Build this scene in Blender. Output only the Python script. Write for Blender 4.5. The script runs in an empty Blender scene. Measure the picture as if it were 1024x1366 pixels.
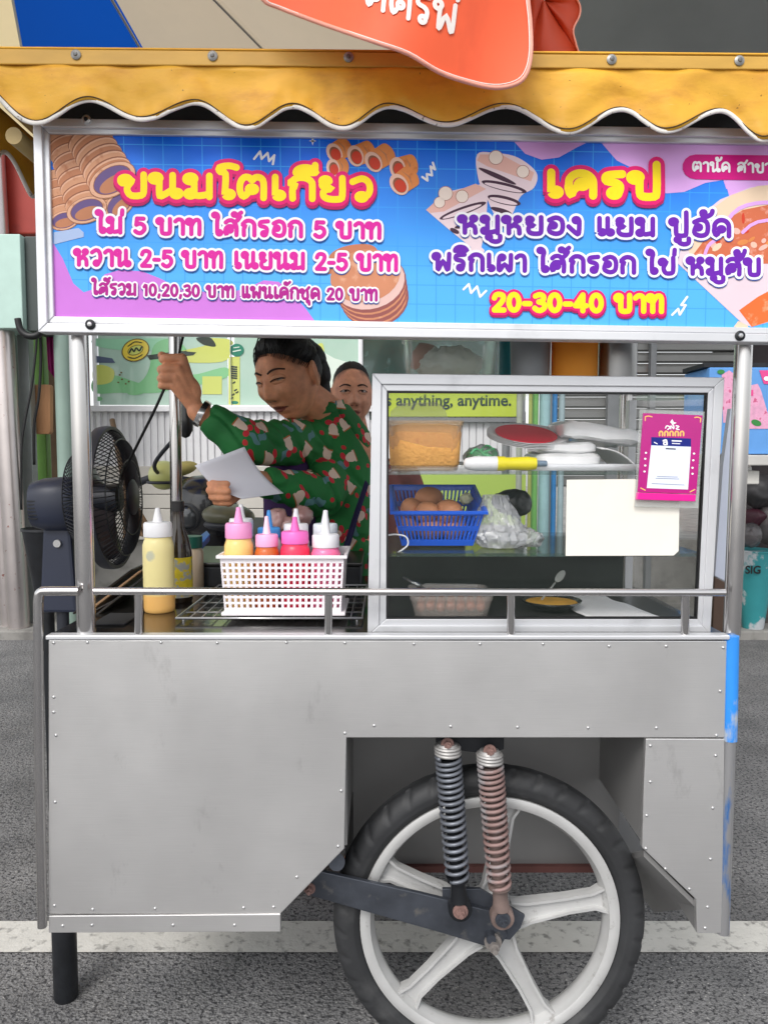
import bpy, bmesh, math, random
from math import sin, cos, pi, atan, radians, sqrt, exp, tan
from mathutils import Vector, Matrix, noise
random.seed(11)
sc = bpy.context.scene
col = sc.collection
# ------------------------------------------------------------------ camera, sky, sun, exposure
FPX, CX, CY = 1000.0, 512.0, 683.0
PITCH = atan(0.073)
CAMH = 1.21
cd = bpy.data.cameras.new("camera"); cam = bpy.data.objects.new("camera", cd); col.objects.link(cam)
cd.sensor_fit = 'VERTICAL'; cd.sensor_height = 36; cd.sensor_width = 27; cd.lens = 36 * FPX / 1366
cd.clip_start = 0.05; cd.clip_end = 500
cam.location = (0, 0, CAMH); cam.rotation_euler = (pi / 2 - PITCH, 0, 0)
sc.camera = cam
w = bpy.data.worlds.new("World"); sc.world = w; w.use_nodes = True
wn = w.node_tree
for n in list(wn.nodes): wn.nodes.remove(n)
sky = wn.nodes.new('ShaderNodeTexSky'); sky.sky_type = 'NISHITA'; sky.sun_disc = False
SUN_EL, SUN_AZ = radians(46), radians(205)
sky.sun_elevation = SUN_EL; sky.sun_rotation = SUN_AZ; sky.dust_density = 2.0; sky.air_density = 1.0
hs = wn.nodes.new('ShaderNodeHueSaturation'); hs.inputs['Saturation'].default_value = 0.22
bg = wn.nodes.new('ShaderNodeBackground'); bg.inputs['Strength'].default_value = 0.15
wo = wn.nodes.new('ShaderNodeOutputWorld')
ov = wn.nodes.new('ShaderNodeMix'); ov.data_type = 'RGBA'; ov.blend_type = 'ADD'; ov.inputs[0].default_value = 1.0
ov.inputs[7].default_value = (1.9, 1.9, 1.93, 1)      # even cloud cover added to the clear sky
wn.links.new(sky.outputs[0], hs.inputs['Color']); wn.links.new(hs.outputs[0], ov.inputs[6]); wn.links.new(ov.outputs[2], bg.inputs[0]); wn.links.new(bg.outputs[0], wo.inputs[0])
ld = bpy.data.lights.new("sun", 'SUN'); ld.energy = 1.75; ld.angle = radians(25); ld.color = (1.0, 0.97, 0.93)
sun = bpy.data.objects.new("sun", ld); col.objects.link(sun); sun.location = (-2, -3, 6)
sd = Vector((sin(SUN_AZ) * cos(SUN_EL), cos(SUN_AZ) * cos(SUN_EL), sin(SUN_EL)))
sun.rotation_euler = sd.to_track_quat('Z', 'Y').to_euler()
sc.view_settings.view_transform = 'Standard'; sc.view_settings.look = 'None'
sc.view_settings.gamma = 1.0; sc.view_settings.exposure = 0.21
sc.cycles.max_bounces = 10; sc.cycles.transparent_max_bounces = 24

# ------------------------------------------------------------------ helpers
def at(px, py, Y):
    """the real point that stands at depth Y in direction (px, py) of the 1024x1366 photograph"""
    xn = (px - CX) / FPX; yn = (CY - py) / FPX
    d = Vector((xn, cos(PITCH) + yn * sin(PITCH), yn * cos(PITCH) - sin(PITCH)))
    return Vector((0, 0, CAMH)) + d * (Y / d.y)
def lin(c):
    return tuple(((v / 255.0) / 12.92 if v / 255.0 <= 0.04045 else ((v / 255.0 + 0.055) / 1.055) ** 2.4) for v in c[:3])

class E:
    """tiny expression builder for math nodes"""
    def __init__(s, nt, sock): s.nt, s.s = nt, sock
    def _op(s, op, o=None, r=False):
        n = s.nt.nodes.new('ShaderNodeMath'); n.operation = op
        a, b = (o, s) if r else (s, o)
        for i, v in enumerate((a, b)):
            if v is None: continue
            if isinstance(v, E): s.nt.links.new(v.s, n.inputs[i])
            else: n.inputs[i].default_value = v
        return E(s.nt, n.outputs[0])
    def __add__(s, o): return s._op('ADD', o)
    def __radd__(s, o): return s._op('ADD', o)
    def __sub__(s, o): return s._op('SUBTRACT', o)
    def __rsub__(s, o): return s._op('SUBTRACT', o, True)
    def __mul__(s, o): return s._op('MULTIPLY', o)
    def __rmul__(s, o): return s._op('MULTIPLY', o)
    def __truediv__(s, o): return s._op('DIVIDE', o)
    def lt(s, o): return s._op('LESS_THAN', o)
    def gt(s, o): return s._op('GREATER_THAN', o)
    def sin(s): return s._op('SINE')
    def cos(s): return s._op('COSINE')
    def abs(s): return s._op('ABSOLUTE')
    def max(s, o): return s._op('MAXIMUM', o)
    def min(s, o): return s._op('MINIMUM', o)
    def frac(s): return s._op('FRACT')
def mixc(nt, fac, a, b):
    n = nt.nodes.new('ShaderNodeMix'); n.data_type = 'RGBA'
    for i, v in ((0, fac), (6, a), (7, b)):
        if isinstance(v, E): nt.links.new(v.s, n.inputs[i])
        elif isinstance(v, bpy.types.NodeSocket): nt.links.new(v, n.inputs[i])
        else: n.inputs[i].default_value = v if i == 0 else (*v[:3], 1)
    return n.outputs[2]
def noise_tex(nt, vec, scale, detail=4, rough=.55):
    n = nt.nodes.new('ShaderNodeTexNoise'); n.inputs['Scale'].default_value = scale
    n.inputs['Detail'].default_value = detail; n.inputs['Roughness'].default_value = rough
    nt.links.new(vec, n.inputs['Vector']); return n.outputs[0]
def ramp(nt, fac, a, b, ca=(0, 0, 0), cb=(1, 1, 1)):
    n = nt.nodes.new('ShaderNodeMapRange'); n.inputs[1].default_value = a; n.inputs[2].default_value = b
    nt.links.new(fac.s if isinstance(fac, E) else fac, n.inputs[0]); return E(nt, n.outputs[0])
def objvec(nt, scale=None):
    t = nt.nodes.new('ShaderNodeTexCoord'); s = t.outputs['Object']
    if scale:
        m = nt.nodes.new('ShaderNodeMapping'); m.inputs['Scale'].default_value = scale
        nt.links.new(s, m.inputs[0]); s = m.outputs[0]
    return s
MATS = {}
def M(name, c, rough=.5, metal=0., var=0.0, vs=9., bump=0., bs=80., coat=0., stretch=None, c2=None, c2s=14., c2t=(.55, .68), sss=0., spec=.5, rvar=0.):
    """principled material: colour c (0-255), mottled by noise, a second colour c2 in noise patches"""
    if name in MATS: return MATS[name]
    m = bpy.data.materials.new(name); MATS[name] = m; m.use_nodes = True
    nt = m.node_tree; p = nt.nodes['Principled BSDF']
    L = lin(c); p.inputs['Base Color'].default_value = (*L, 1)
    p.inputs['Roughness'].default_value = rough; p.inputs['Metallic'].default_value = metal
    p.inputs['Coat Weight'].default_value = coat; p.inputs['Specular IOR Level'].default_value = spec
    if sss: p.inputs['Subsurface Weight'].default_value = sss; p.inputs['Subsurface Radius'].default_value = (.012, .005, .003); p.inputs['Subsurface Scale'].default_value = .6
    v = objvec(nt, stretch)
    out = None
    if var:
        f = ramp(nt, noise_tex(nt, v, vs), .3, .7)
        out = mixc(nt, f, tuple(x * (1 - var) for x in L), tuple(min(1, x * (1 + var)) for x in L))
    if c2:
        f = ramp(nt, noise_tex(nt, v, c2s, 6, .6), *c2t)
        out = mixc(nt, f, out if out is not None else L, lin(c2))
    if out is not None: nt.links.new(out, p.inputs['Base Color'])
    if rvar:
        f = ramp(nt, noise_tex(nt, v, vs * 1.7), .3, .7)
        nt.links.new((f * (2 * rvar) + (rough - rvar)).s, p.inputs['Roughness'])
    if bump:
        b = nt.nodes.new('ShaderNodeBump'); b.inputs['Strength'].default_value = bump; b.inputs['Distance'].default_value = .004
        nt.links.new(noise_tex(nt, v, bs, 5), b.inputs['Height']); nt.links.new(b.outputs[0], p.inputs['Normal'])
    return m
def clear(name, c=(230, 240, 235), alpha=.12, rough=.05, gloss=.5):
    """see-through sheet: transparent + a thin coloured body + a mirror skin by Fresnel"""
    if name in MATS: return MATS[name]
    m = bpy.data.materials.new(name); MATS[name] = m; m.use_nodes = True
    nt = m.node_tree; p = nt.nodes['Principled BSDF']; o = nt.nodes['Material Output']
    p.inputs['Base Color'].default_value = (*lin(c), 1); p.inputs['Roughness'].default_value = .4
    t = nt.nodes.new('ShaderNodeBsdfTransparent'); g = nt.nodes.new('ShaderNodeBsdfGlossy'); g.inputs['Roughness'].default_value = rough
    mx = nt.nodes.new('ShaderNodeMixShader'); mx.inputs[0].default_value = alpha
    nt.links.new(t.outputs[0], mx.inputs[1]); nt.links.new(p.outputs[0], mx.inputs[2])
    fr = nt.nodes.new('ShaderNodeFresnel'); fr.inputs[0].default_value = 1.45
    f = E(nt, fr.outputs[0]) * gloss
    m2 = nt.nodes.new('ShaderNodeMixShader'); nt.links.new(f.s, m2.inputs[0])
    nt.links.new(mx.outputs[0], m2.inputs[1]); nt.links.new(g.outputs[0], m2.inputs[2]); nt.links.new(m2.outputs[0], o.inputs[0])
    return m

def canvas(name, c, c2=None, tr=.5):
    m = M(name, c, .75, 0, var=.06, vs=4, bump=.06, bs=9, c2=c2, c2s=3, c2t=(.5, .8)); nt = m.node_tree; p = nt.nodes['Principled BSDF']; o = nt.nodes['Material Output']
    tl = nt.nodes.new('ShaderNodeBsdfTranslucent'); tl.inputs[0].default_value = (*lin(c), 1); mx = nt.nodes.new('ShaderNodeMixShader'); mx.inputs[0].default_value = tr
    nt.links.new(p.outputs[0], mx.inputs[1]); nt.links.new(tl.outputs[0], mx.inputs[2]); nt.links.new(mx.outputs[0], o.inputs[0]); return m
def thing(name, label, cat, loc=(0, 0, 0), group=None, kind=None):
    o = bpy.data.objects.new(name, None); col.objects.link(o); o.location = loc; o.empty_display_size = .1
    o['label'] = label; o['category'] = cat
    if group: o['group'] = group
    if kind: o['kind'] = kind
    return o
def offset(o):
    v = Vector((0, 0, 0))
    while o is not None: v += Vector(o.location); o = o.parent
    return v
class MB:
    """collects closed shapes in world coordinates and links them as ONE mesh object"""
    def __init__(s): s.v = []; s.f = []
    def add(s, vs, fs):
        b = len(s.v); s.v += [Vector(x) for x in vs]; s.f += [tuple(i + b for i in f) for f in fs]; return s
    def box(s, c, d, R=None):
        c = Vector(c); h = Vector(d) / 2; pts = []
        for z in (-1, 1):
            for y in (-1, 1):
                for x in (-1, 1):
                    q = Vector((x * h.x, y * h.y, z * h.z)); pts.append(c + (R @ q if R else q))
        return s.add(pts, [(0, 2, 3, 1), (4, 5, 7, 6), (0, 1, 5, 4), (2, 6, 7, 3), (0, 4, 6, 2), (1, 3, 7, 5)])
    def span(s, a, b):
        a, b = Vector(a), Vector(b); return s.box((a + b) / 2, [abs(x) for x in (b - a)])
    def hexa(s, p):      # 8 points, bottom four then top four, both ccw seen from above
        return s.add(p, [(3, 2, 1, 0), (4, 5, 6, 7), (0, 1, 5, 4), (1, 2, 6, 5), (2, 3, 7, 6), (3, 0, 4, 7)])
    def prism(s, pts, dv):
        """polygon pts extruded by vector dv"""
        n = len(pts); dv = Vector(dv); a = [Vector(p) for p in pts]; b = [p + dv for p in a]
        return s.add(a + b, [tuple(range(n))[::-1], tuple(range(n, 2 * n))] + [(i, (i + 1) % n, n + (i + 1) % n, n + i) for i in range(n)])
    def tube(s, pts, r, seg=10, cap=True, closed=False):
        P = [Vector(p) for p in pts]; n = len(P); R = r if isinstance(r, (list, tuple)) else [r] * n
        up = None; vs = []
        for i in range(n):
            t = (P[(i + 1) % n] - P[i - 1]) if closed else (P[min(i + 1, n - 1)] - P[max(i - 1, 0)])
            t = t.normalized() if t.length > 1e-9 else Vector((0, 0, 1))
            if up is None:
                up = Vector((0, 0, 1)) if abs(t.z) < .9 else Vector((0, 1, 0))
            up = (up - t * up.dot(t)); up = up.normalized() if up.length > 1e-6 else t.orthogonal().normalized()
            sd_ = t.cross(up)
            for k in range(seg):
                a = 2 * pi * k / seg; vs.append(P[i] + (up * cos(a) + sd_ * sin(a)) * R[i])
        fs = []
        for i in range(n if closed else n - 1):
            j = (i + 1) % n
            for k in range(seg):
                l = (k + 1) % seg; fs.append((i * seg + k, j * seg + k, j * seg + l, i * seg + l))
        if cap and not closed: fs += [tuple(range(seg)), tuple((n - 1) * seg + k for k in range(seg))[::-1]]
        return s.add(vs, fs)
    def cyl(s, a, b, r, r2=None, seg=20): return s.tube([a, b], [r, r if r2 is None else r2], seg)
    def capsule(s, a, b, ra, rb=None, seg=14, k=4):
        rb = ra if rb is None else rb; a, b = Vector(a), Vector(b); d = b - a; L = d.length or 1e-6; d = d / L
        pts, rs = [], []
        for i in range(k + 1):
            t = pi / 2 * i / k; pts.append(a - d * ra * cos(t)); rs.append(max(ra * sin(t), 1e-4))
        for i in range(k + 1):
            t = pi / 2 * (1 - i / k); pts.append(b + d * rb * cos(t)); rs.append(max(rb * sin(t), 1e-4))
        return s.tube(pts, rs, seg)
    def lathe(s, prof, o, axis=(0, 0, 1), seg=28, close=False):
        """prof = (radius, height) list revolved about axis through o"""
        ax = Vector(axis).normalized(); u = ax.orthogonal().normalized()
        if abs(ax.z) > .99: u = Vector((1, 0, 0))
        v = ax.cross(u); o = Vector(o); vs = []; n = len(prof)
        for k in range(seg):
            a = 2 * pi * k / seg; e = u * cos(a) + v * sin(a)
            for r, h in prof: vs.append(o + e * max(r, 1e-5) + ax * h)
        fs = []
        for k in range(seg):
            l = (k + 1) % seg
            for i in range(n if close else n - 1):
                j = (i + 1) % n; fs.append((k * n + i, l * n + i, l * n + j, k * n + j))
        return s.add(vs, fs)
    def loft(s, rings, cap=True):
        n = len(rings[0]); vs = [p for r in rings for p in r]; fs = []
        for i in range(len(rings) - 1):
            for k in range(n):
                l = (k + 1) % n; fs.append((i * n + k, i * n + l, (i + 1) * n + l, (i + 1) * n + k))
        if cap: fs += [tuple(range(n))[::-1], tuple((len(rings) - 1) * n + k for k in range(n))]
        return s.add(vs, fs)
    def ell(s, c, r, R=None, u=18, v=10):
        c = Vector(c); rings = []
        for j in range(v + 1):
            t = -pi / 2 + pi * j / v; rr = max(cos(t), 1e-3)
            ring = []
            for i in range(u):
                a = 2 * pi * i / u; q = Vector((r[0] * rr * cos(a), r[1] * rr * sin(a), r[2] * sin(t)))
                ring.append(c + (R @ q if R else q))
            rings.append(ring)
        return s.loft(rings)
    def grid(s, fn, nu, nv):
        vs = [fn(i / nu, j / nv) for j in range(nv + 1) for i in range(nu + 1)]
        return s.add(vs, [(j * (nu + 1) + i, j * (nu + 1) + i + 1, (j + 1) * (nu + 1) + i + 1, (j + 1) * (nu + 1) + i) for j in range(nv) for i in range(nu)])
    def mesh(s, name, off=Vector((0, 0, 0))):
        me = bpy.data.meshes.new(name); me.from_pydata([tuple(v - off) for v in s.v], [], s.f); me.validate(); me.update()
        b = bmesh.new(); b.from_mesh(me); bmesh.ops.recalc_face_normals(b, faces=b.faces); b.to_mesh(me); b.free()
        return me
    def build(s, name, m, parent=None, smooth=None, bevel=0, solid=0, label=None, sub=0):
        me = s.mesh(name, offset(parent)); o = bpy.data.objects.new(name, me); col.objects.link(o)
        if parent is not None: o.parent = parent
        if m: me.materials.append(m)
        if smooth:
            for p in me.polygons: p.use_smooth = True
            if smooth is not True:
                b = bmesh.new(); b.from_mesh(me)
                for e in b.edges:
                    if len(e.link_faces) == 2 and e.calc_face_angle(0) > radians(smooth): e.smooth = False
                b.to_mesh(me); b.free()
        if solid:
            d = o.modifiers.new('solid', 'SOLIDIFY'); d.thickness = solid; d.offset = 0
        if bevel:
            d = o.modifiers.new('bevel', 'BEVEL'); d.width = bevel; d.segments = 2; d.limit_method = 'ANGLE'; d.angle_limit = radians(40)
        if sub:
            d = o.modifiers.new('sub', 'SUBSURF'); d.levels = d.render_levels = sub
        if label: o['label'] = label
        return o
def tag(o, label, cat, group=None, kind=None):
    o['label'] = label; o['category'] = cat
    if group: o['group'] = group
    if kind: o['kind'] = kind
    return o
def struct(name, mb, m, **k):
    o = mb.build(name, m, **k); o['kind'] = 'structure'; o['label'] = name.replace('_', ' '); return o
def smooth01(t): t = max(0., min(1., t)); return t * t * (3 - 2 * t)
def catmull(P, n=6, closed=False):
    P = [Vector(p) for p in P]
    if len(P) < 3 and not closed: return P
    out = []; N = len(P)
    for i in range(N if closed else N - 1):
        if closed: a, b, c, d = P[i - 1], P[i], P[(i + 1) % N], P[(i + 2) % N]
        else: a, b, c, d = P[max(i - 1, 0)], P[i], P[i + 1], P[min(i + 2, N - 1)]
        for k in range(n):
            t = k / n
            out.append(.5 * ((2 * b) + (c - a) * t + (2 * a - 5 * b + 4 * c - d) * t * t + (3 * b - a - 3 * c + d) * t ** 3))
    if not closed: out.append(P[-1])
    return out
def crumple(mb, amp, freq, seed=0.):
    for i, p in enumerate(mb.v):
        n = noise.noise_vector(p * freq + Vector((seed, seed, seed))) + .5 * noise.noise_vector(p * freq * 2.3 + Vector((seed + 9, 0, 0)))
        mb.v[i] = p + n * amp
    return mb
# ------------------------------------------------------------------ materials shared by the cart
def brushed(name, c, rough, metal=.85, along=(2, 60, 120), var=.10, bump=.03, c2=None):
    m = M(name, c, rough, metal, var=var, vs=2.2, rvar=.07, c2=c2, c2s=5, c2t=(.5, .75))
    nt = m.node_tree; p = nt.nodes['Principled BSDF']
    b = nt.nodes.new('ShaderNodeBump'); b.inputs['Strength'].default_value = bump; b.inputs['Distance'].default_value = .002
    h = E(nt, noise_tex(nt, objvec(nt, along), 8, 3)) + E(nt, noise_tex(nt, objvec(nt), 3.0, 2)) * 2.0
    nt.links.new(h.s, b.inputs['Height']); nt.links.new(b.outputs[0], p.inputs['Normal']); return m
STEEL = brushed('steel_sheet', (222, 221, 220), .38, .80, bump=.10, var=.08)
nt = STEEL.node_tree; p = nt.nodes['Principled BSDF']; v = objvec(nt, (3, 30, 260)); cur = p.inputs['Base Color'].links[0].from_socket
grain = ramp(nt, noise_tex(nt, v, 4, 4, .7), .35, .65)
sc_ = ramp(nt, noise_tex(nt, objvec(nt, (40, 3, 5)), 6, 2), .70, .74) * ramp(nt, noise_tex(nt, objvec(nt), 3, 2), .5, .62)
cg = mixc(nt, grain * .10, cur, lin((160, 160, 161))); cg = mixc(nt, sc_ * .30, cg, lin((226, 226, 226)))
sm = ramp(nt, noise_tex(nt, objvec(nt, (1, 1, .5)), 11, 6, .7), .60, .78) * .45; cg = mixc(nt, sm, cg, lin((140, 138, 136)))
nt.links.new(cg, p.inputs['Base Color'])
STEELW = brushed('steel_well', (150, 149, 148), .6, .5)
TUBE = brushed('steel_tube', (205, 203, 202), .2, 1., along=(90, 90, 2), var=.06, bump=.015)
TUBER = brushed('steel_tube_rail', (205, 203, 202), .24, 1., along=(2, 90, 90), var=.06, bump=.015)
ALU = M('aluminium', (216, 217, 220), .42, .5, var=.05, vs=5, bump=.02, bs=200, c2=(190, 191, 194), c2s=9, c2t=(.58, .8))
COUNTER = M('counter_steel', (92, 90, 88), .16, .9, var=.25, vs=4, rvar=.08, bump=.03, bs=30)
BLACKM = M('black_metal', (34, 36, 40), .5, .3, var=.3, vs=20, bump=.1, bs=120)
DARKP = M('dark_plastic', (38, 41, 50), .45, 0, var=.12, vs=12)
ARM = M('arm_paint', (74, 78, 86), .42, .5, var=.3, vs=14, bump=.15, bs=90, c2=(110, 108, 106), c2s=30, c2t=(.6, .72))
RUST = M('rust', (132, 104, 98), .8, .2, var=.3, vs=40, bump=.25, bs=140)
RUBBER = M('rubber', (44, 45, 47), .62, 0, var=.25, vs=12, bump=.12, bs=220, c2=(78, 78, 78), c2s=9, c2t=(.55, .85))
RIM = M('rim_paint', (192, 192, 191), .40, .25, var=.08, vs=14, bump=.04, bs=90, c2=(136, 132, 128), c2s=36, c2t=(.62, .76))
BLUEP = M('blue_paint', (44, 138, 226), .5, 0, var=.10, vs=20, c2=(168, 176, 184), c2s=26, c2t=(.56, .64), stretch=(1, 1, .3))
SCREW = M('screw', (196, 196, 196), .32, .8)
WHITE = M('white_plastic', (236, 236, 238), .35, 0, var=.02, vs=8, coat=.2)

# ------------------------------------------------------------------ ground
YF = 1.31
ASPH = M('asphalt', (92, 92, 94), .85)
nt = ASPH.node_tree; p = nt.nodes['Principled BSDF']; v = objvec(nt)
vo = nt.nodes.new('ShaderNodeTexVoronoi'); vo.inputs['Scale'].default_value = 170; nt.links.new(v, vo.inputs['Vector'])
sp = nt.nodes.new('ShaderNodeSeparateColor'); nt.links.new(vo.outputs['Color'], sp.inputs[0])
g = E(nt, sp.outputs[0])
c0 = mixc(nt, ramp(nt, noise_tex(nt, v, 5, 5), .3, .7), lin((110, 110, 111)), lin((136, 135, 135)))
c1 = mixc(nt, g.gt(.93) * (E(nt, vo.outputs['Distance']).lt(.36)) * .75, c0, lin((188, 186, 182)))
c2 = mixc(nt, ramp(nt, noise_tex(nt, v, 95, 4, .7), .50, .60), c1, lin((52, 52, 55)))
c3 = mixc(nt, ramp(nt, noise_tex(nt, v, 1.6, 5, .65), .50, .70) * .45, c2, lin((58, 57, 57))); c3 = mixc(nt, ramp(nt, noise_tex(nt, v, 24, 3), .66, .72) * .5, c3, lin((46, 45, 45)))
nt.links.new(c3, p.inputs['Base Color'])
b = nt.nodes.new('ShaderNodeBump'); b.inputs['Strength'].default_value = .9; b.inputs['Distance'].default_value = .006
hh = E(nt, noise_tex(nt, v, 110, 4)) + E(nt, vo.outputs['Distance']) * -.6
nt.links.new(hh.s, b.inputs['Height']); nt.links.new(b.outputs[0], p.inputs['Normal'])
struct('road', MB().add([(-60, -60, 0), (60, -60, 0), (60, 4.93, 0), (-60, 4.93, 0)], [(0, 1, 2, 3)]), ASPH)
LINE = M('road_paint', (200, 198, 192), .75, 0, var=.06, vs=12, bump=.5, bs=90, c2=(138, 136, 132), c2s=40, c2t=(.54, .68))
ya, yb = 1.749, 1.872
struct('road_line', MB().add([(-30, ya, .004), (30, ya, .004), (30, yb, .004), (-30, yb, .004)], [(0, 1, 2, 3)]), LINE)
PAVE = M('pavement_concrete', (138, 136, 132), .85, 0, var=.18, vs=4, bump=.3, bs=40, c2=(92, 90, 88), c2s=6, c2t=(.5, .75))
struct('pavement', MB().span((-60, 4.9, -.3), (60, 30, .06)), PAVE, bevel=.01)

# ------------------------------------------------------------------ the cart
cart = thing('food_cart', 'stainless steel street food cart on one motorcycle wheel with riveted panels', 'food cart', at(520, 1240, YF) * 1.0)
cart.location = (0, YF, 0)
def F(px, py, y=YF): return at(px, py, y)
T = .012
def plate(pts, name, y=YF, th=T, m=STEEL, bevel=.0012, parent=cart, label=None):
    return MB().prism([F(a, b_, y) for a, b_ in pts], (0, th, 0)).build(name, m, parent, bevel=bevel, label=label)
main = plate([(65, 854), (969, 855), (966, 984), (462, 984), (459, 1132), (374, 1219), (65, 1219)], 'front_panel')
skirt = plate([(65, 1222), (374, 1219.5), (374, 1243), (65, 1244.5)], 'skirt_panel', YF - .002)
lowr = plate([(861, 985.5), (966, 986), (962, 1245), (929, 1245), (928, 1200), (856, 1131), (858, 1050)], 'wheel_guard_panel', YF - .001)
ZC = at(500, 850, YF).z
edge = MB().span((F(62, 850).x, YF - .004, ZC - .004), (F(972, 850).x, YF + .02, ZC + .004)).build('counter_edge', ALU, cart, bevel=.002)
YR = 1.95
top = MB().span((F(60, 850).x, YF + .02, ZC - .03), (F(975, 850).x, YR + .05, ZC)).build('counter_top', COUNTER, cart)
XL, XRR = F(66, 900).x, F(966, 900).x
ZB = at(200, 1243, YF).z
wl = F(462, 1050).x; wr = F(859, 1050).x
YW = 1.60
MB().span((XL, YF + T, ZB), (XL + .01, YR, ZC - .03)).build('side_panel', STEEL, cart)
MB().span((XRR - .01, YF + T, at(0, 985, YF).z), (XRR, YR, ZC - .03)).build('side_panel', STEEL, cart)
ZW = at(600, 1152, YW).z
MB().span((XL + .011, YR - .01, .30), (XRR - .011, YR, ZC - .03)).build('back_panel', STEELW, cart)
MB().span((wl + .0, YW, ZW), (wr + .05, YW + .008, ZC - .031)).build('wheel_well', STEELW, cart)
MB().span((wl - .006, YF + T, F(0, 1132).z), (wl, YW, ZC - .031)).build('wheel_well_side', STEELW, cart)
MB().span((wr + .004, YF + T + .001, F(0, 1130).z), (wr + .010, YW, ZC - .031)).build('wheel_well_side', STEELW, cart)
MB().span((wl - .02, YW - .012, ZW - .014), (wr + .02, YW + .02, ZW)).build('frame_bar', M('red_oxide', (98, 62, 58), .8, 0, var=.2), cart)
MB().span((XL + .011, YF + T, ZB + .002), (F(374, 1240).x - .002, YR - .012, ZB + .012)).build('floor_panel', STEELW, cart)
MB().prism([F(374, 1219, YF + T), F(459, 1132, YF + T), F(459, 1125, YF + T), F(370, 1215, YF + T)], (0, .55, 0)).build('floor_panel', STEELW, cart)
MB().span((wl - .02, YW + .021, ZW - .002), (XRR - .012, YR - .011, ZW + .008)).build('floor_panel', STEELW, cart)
# the inner cheek behind the lower right panel
a0, a1 = F(858, 1134, YF + T), F(927, 1202, YF + T)
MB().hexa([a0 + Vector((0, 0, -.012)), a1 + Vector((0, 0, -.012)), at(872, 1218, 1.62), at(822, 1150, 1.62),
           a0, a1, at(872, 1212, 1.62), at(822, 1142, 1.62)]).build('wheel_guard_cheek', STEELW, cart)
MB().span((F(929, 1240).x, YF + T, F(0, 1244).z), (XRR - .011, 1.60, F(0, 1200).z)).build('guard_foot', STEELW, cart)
# rivets: one mesh, many rivets, each under its panel
rv = MB().lathe([(0, -.0020), (.0018, -.0018), (.0028, -.0008), (.0031, .0002), (0, .0002)], (0, 0, 0), (0, 1, 0), 10).mesh('rivet'); rv.materials.append(SCREW)
for q in rv.polygons: q.use_smooth = True
def rivets(pts, par, y):
    for a, b_ in pts:
        o = bpy.data.objects.new('rivet', rv); col.objects.link(o); o.parent = par; o.location = F(a, b_, y) - offset(par)
rivets([(72, 857.5), (117, 857), (215, 857), (290, 857.5), (382, 857), (460, 857.5), (552, 859), (640, 859), (724, 859), (812, 862), (888, 862), (964, 864),
        (72, 930), (72, 950), (75, 981), (74, 1070), (73, 1208), (124, 1213), (207, 1212), (325, 1211), (365, 1210), (396, 1170), (451, 1129), (455, 1055),
        (460, 978), (499, 968), (601, 969), (690, 970), (784, 971), (875, 971), (955, 981), (960, 922)], main, YF)
rivets([(84, 1235), (123, 1234), (231, 1234), (313, 1234)], skirt, YF - .002)
rivets([(867, 995), (954, 1008), (867, 1043), (862, 1088), (861, 1132), (950, 1078), (947, 1146), (887, 1159), (919, 1186), (943, 1210), (940, 1238)], lowr, YF - .001)
# posts, rail and stubs
YP = 1.335
def post(p, r, y, name='post', m=TUBE):
    return MB().tube([at(a, b_, y) for a, b_ in p], r, 24).build(name, m, cart, smooth=40)
post([(105, 440), (116, 851)], .0165, YP)
pr = post([(992, 440), (975, 848)], .0150, YP)
post([(233, 430), (236, 774)], .0150, YR - .02)
post([(838, 430), (826, 774)], .0150, YR - .02)
yl = 1.305
cor = MB().tube(catmull([at(57, 1236, yl), at(53, 1010, yl), at(51.5, 830, yl), at(52, 799, yl), at(55, 790, yl), at(66, 788.5, yl), at(106, 788.5, yl)], 6), .0085, 18).build('corner_rail', TUBE, cart, smooth=40)
MB().tube([at(126, 788.5, yl), at(540, 789.5, yl), at(966, 790.5, yl)], .0068, 16).build('hand_rail', TUBER, cart, smooth=40)
for x in (185, 438, 681, 913):
    st = MB().tube([at(x, 792, yl + .006), at(x, 849, yl + .012)], .0072, 16); st.cyl(at(x, 846, yl + .012), at(x, 850, yl + .012), .0095)
    st.build('rail_stub', TUBE, cart, smooth=40)
MB().tube([at(974.5, 848, 1.318), at(972, 987, 1.318)], .0135, 20).build('corner_post', BLUEP, cart, smooth=40, label='corner post smeared with blue paint')
MB().tube([at(971.5, 987, 1.318), at(963, 1244, 1.318)], .0118, 20).build('corner_post', M('steel_blue_smear', (190, 190, 192), .35, .8, var=.08, c2=(70, 140, 220), c2s=16, c2t=(.52, .60), stretch=(1, 1, .25)), cart, smooth=40)
MB().lathe([(0, 0), (.024, 0), (.0262, .005), (.0262, .18), (0, .18)], (at(88, 1310, 1.60).x, 1.60, 0), (0, 0, 1), 24).build('leg', BLACKM, cart, smooth=40)
MB().lathe([(0, 0), (.024, 0), (.0262, .005), (.0262, .34), (0, .34)], (at(88, 1310, 1.60).x, 1.88, 0), (0, 0, 1), 24).build('leg', BLACKM, cart, smooth=40)

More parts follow.
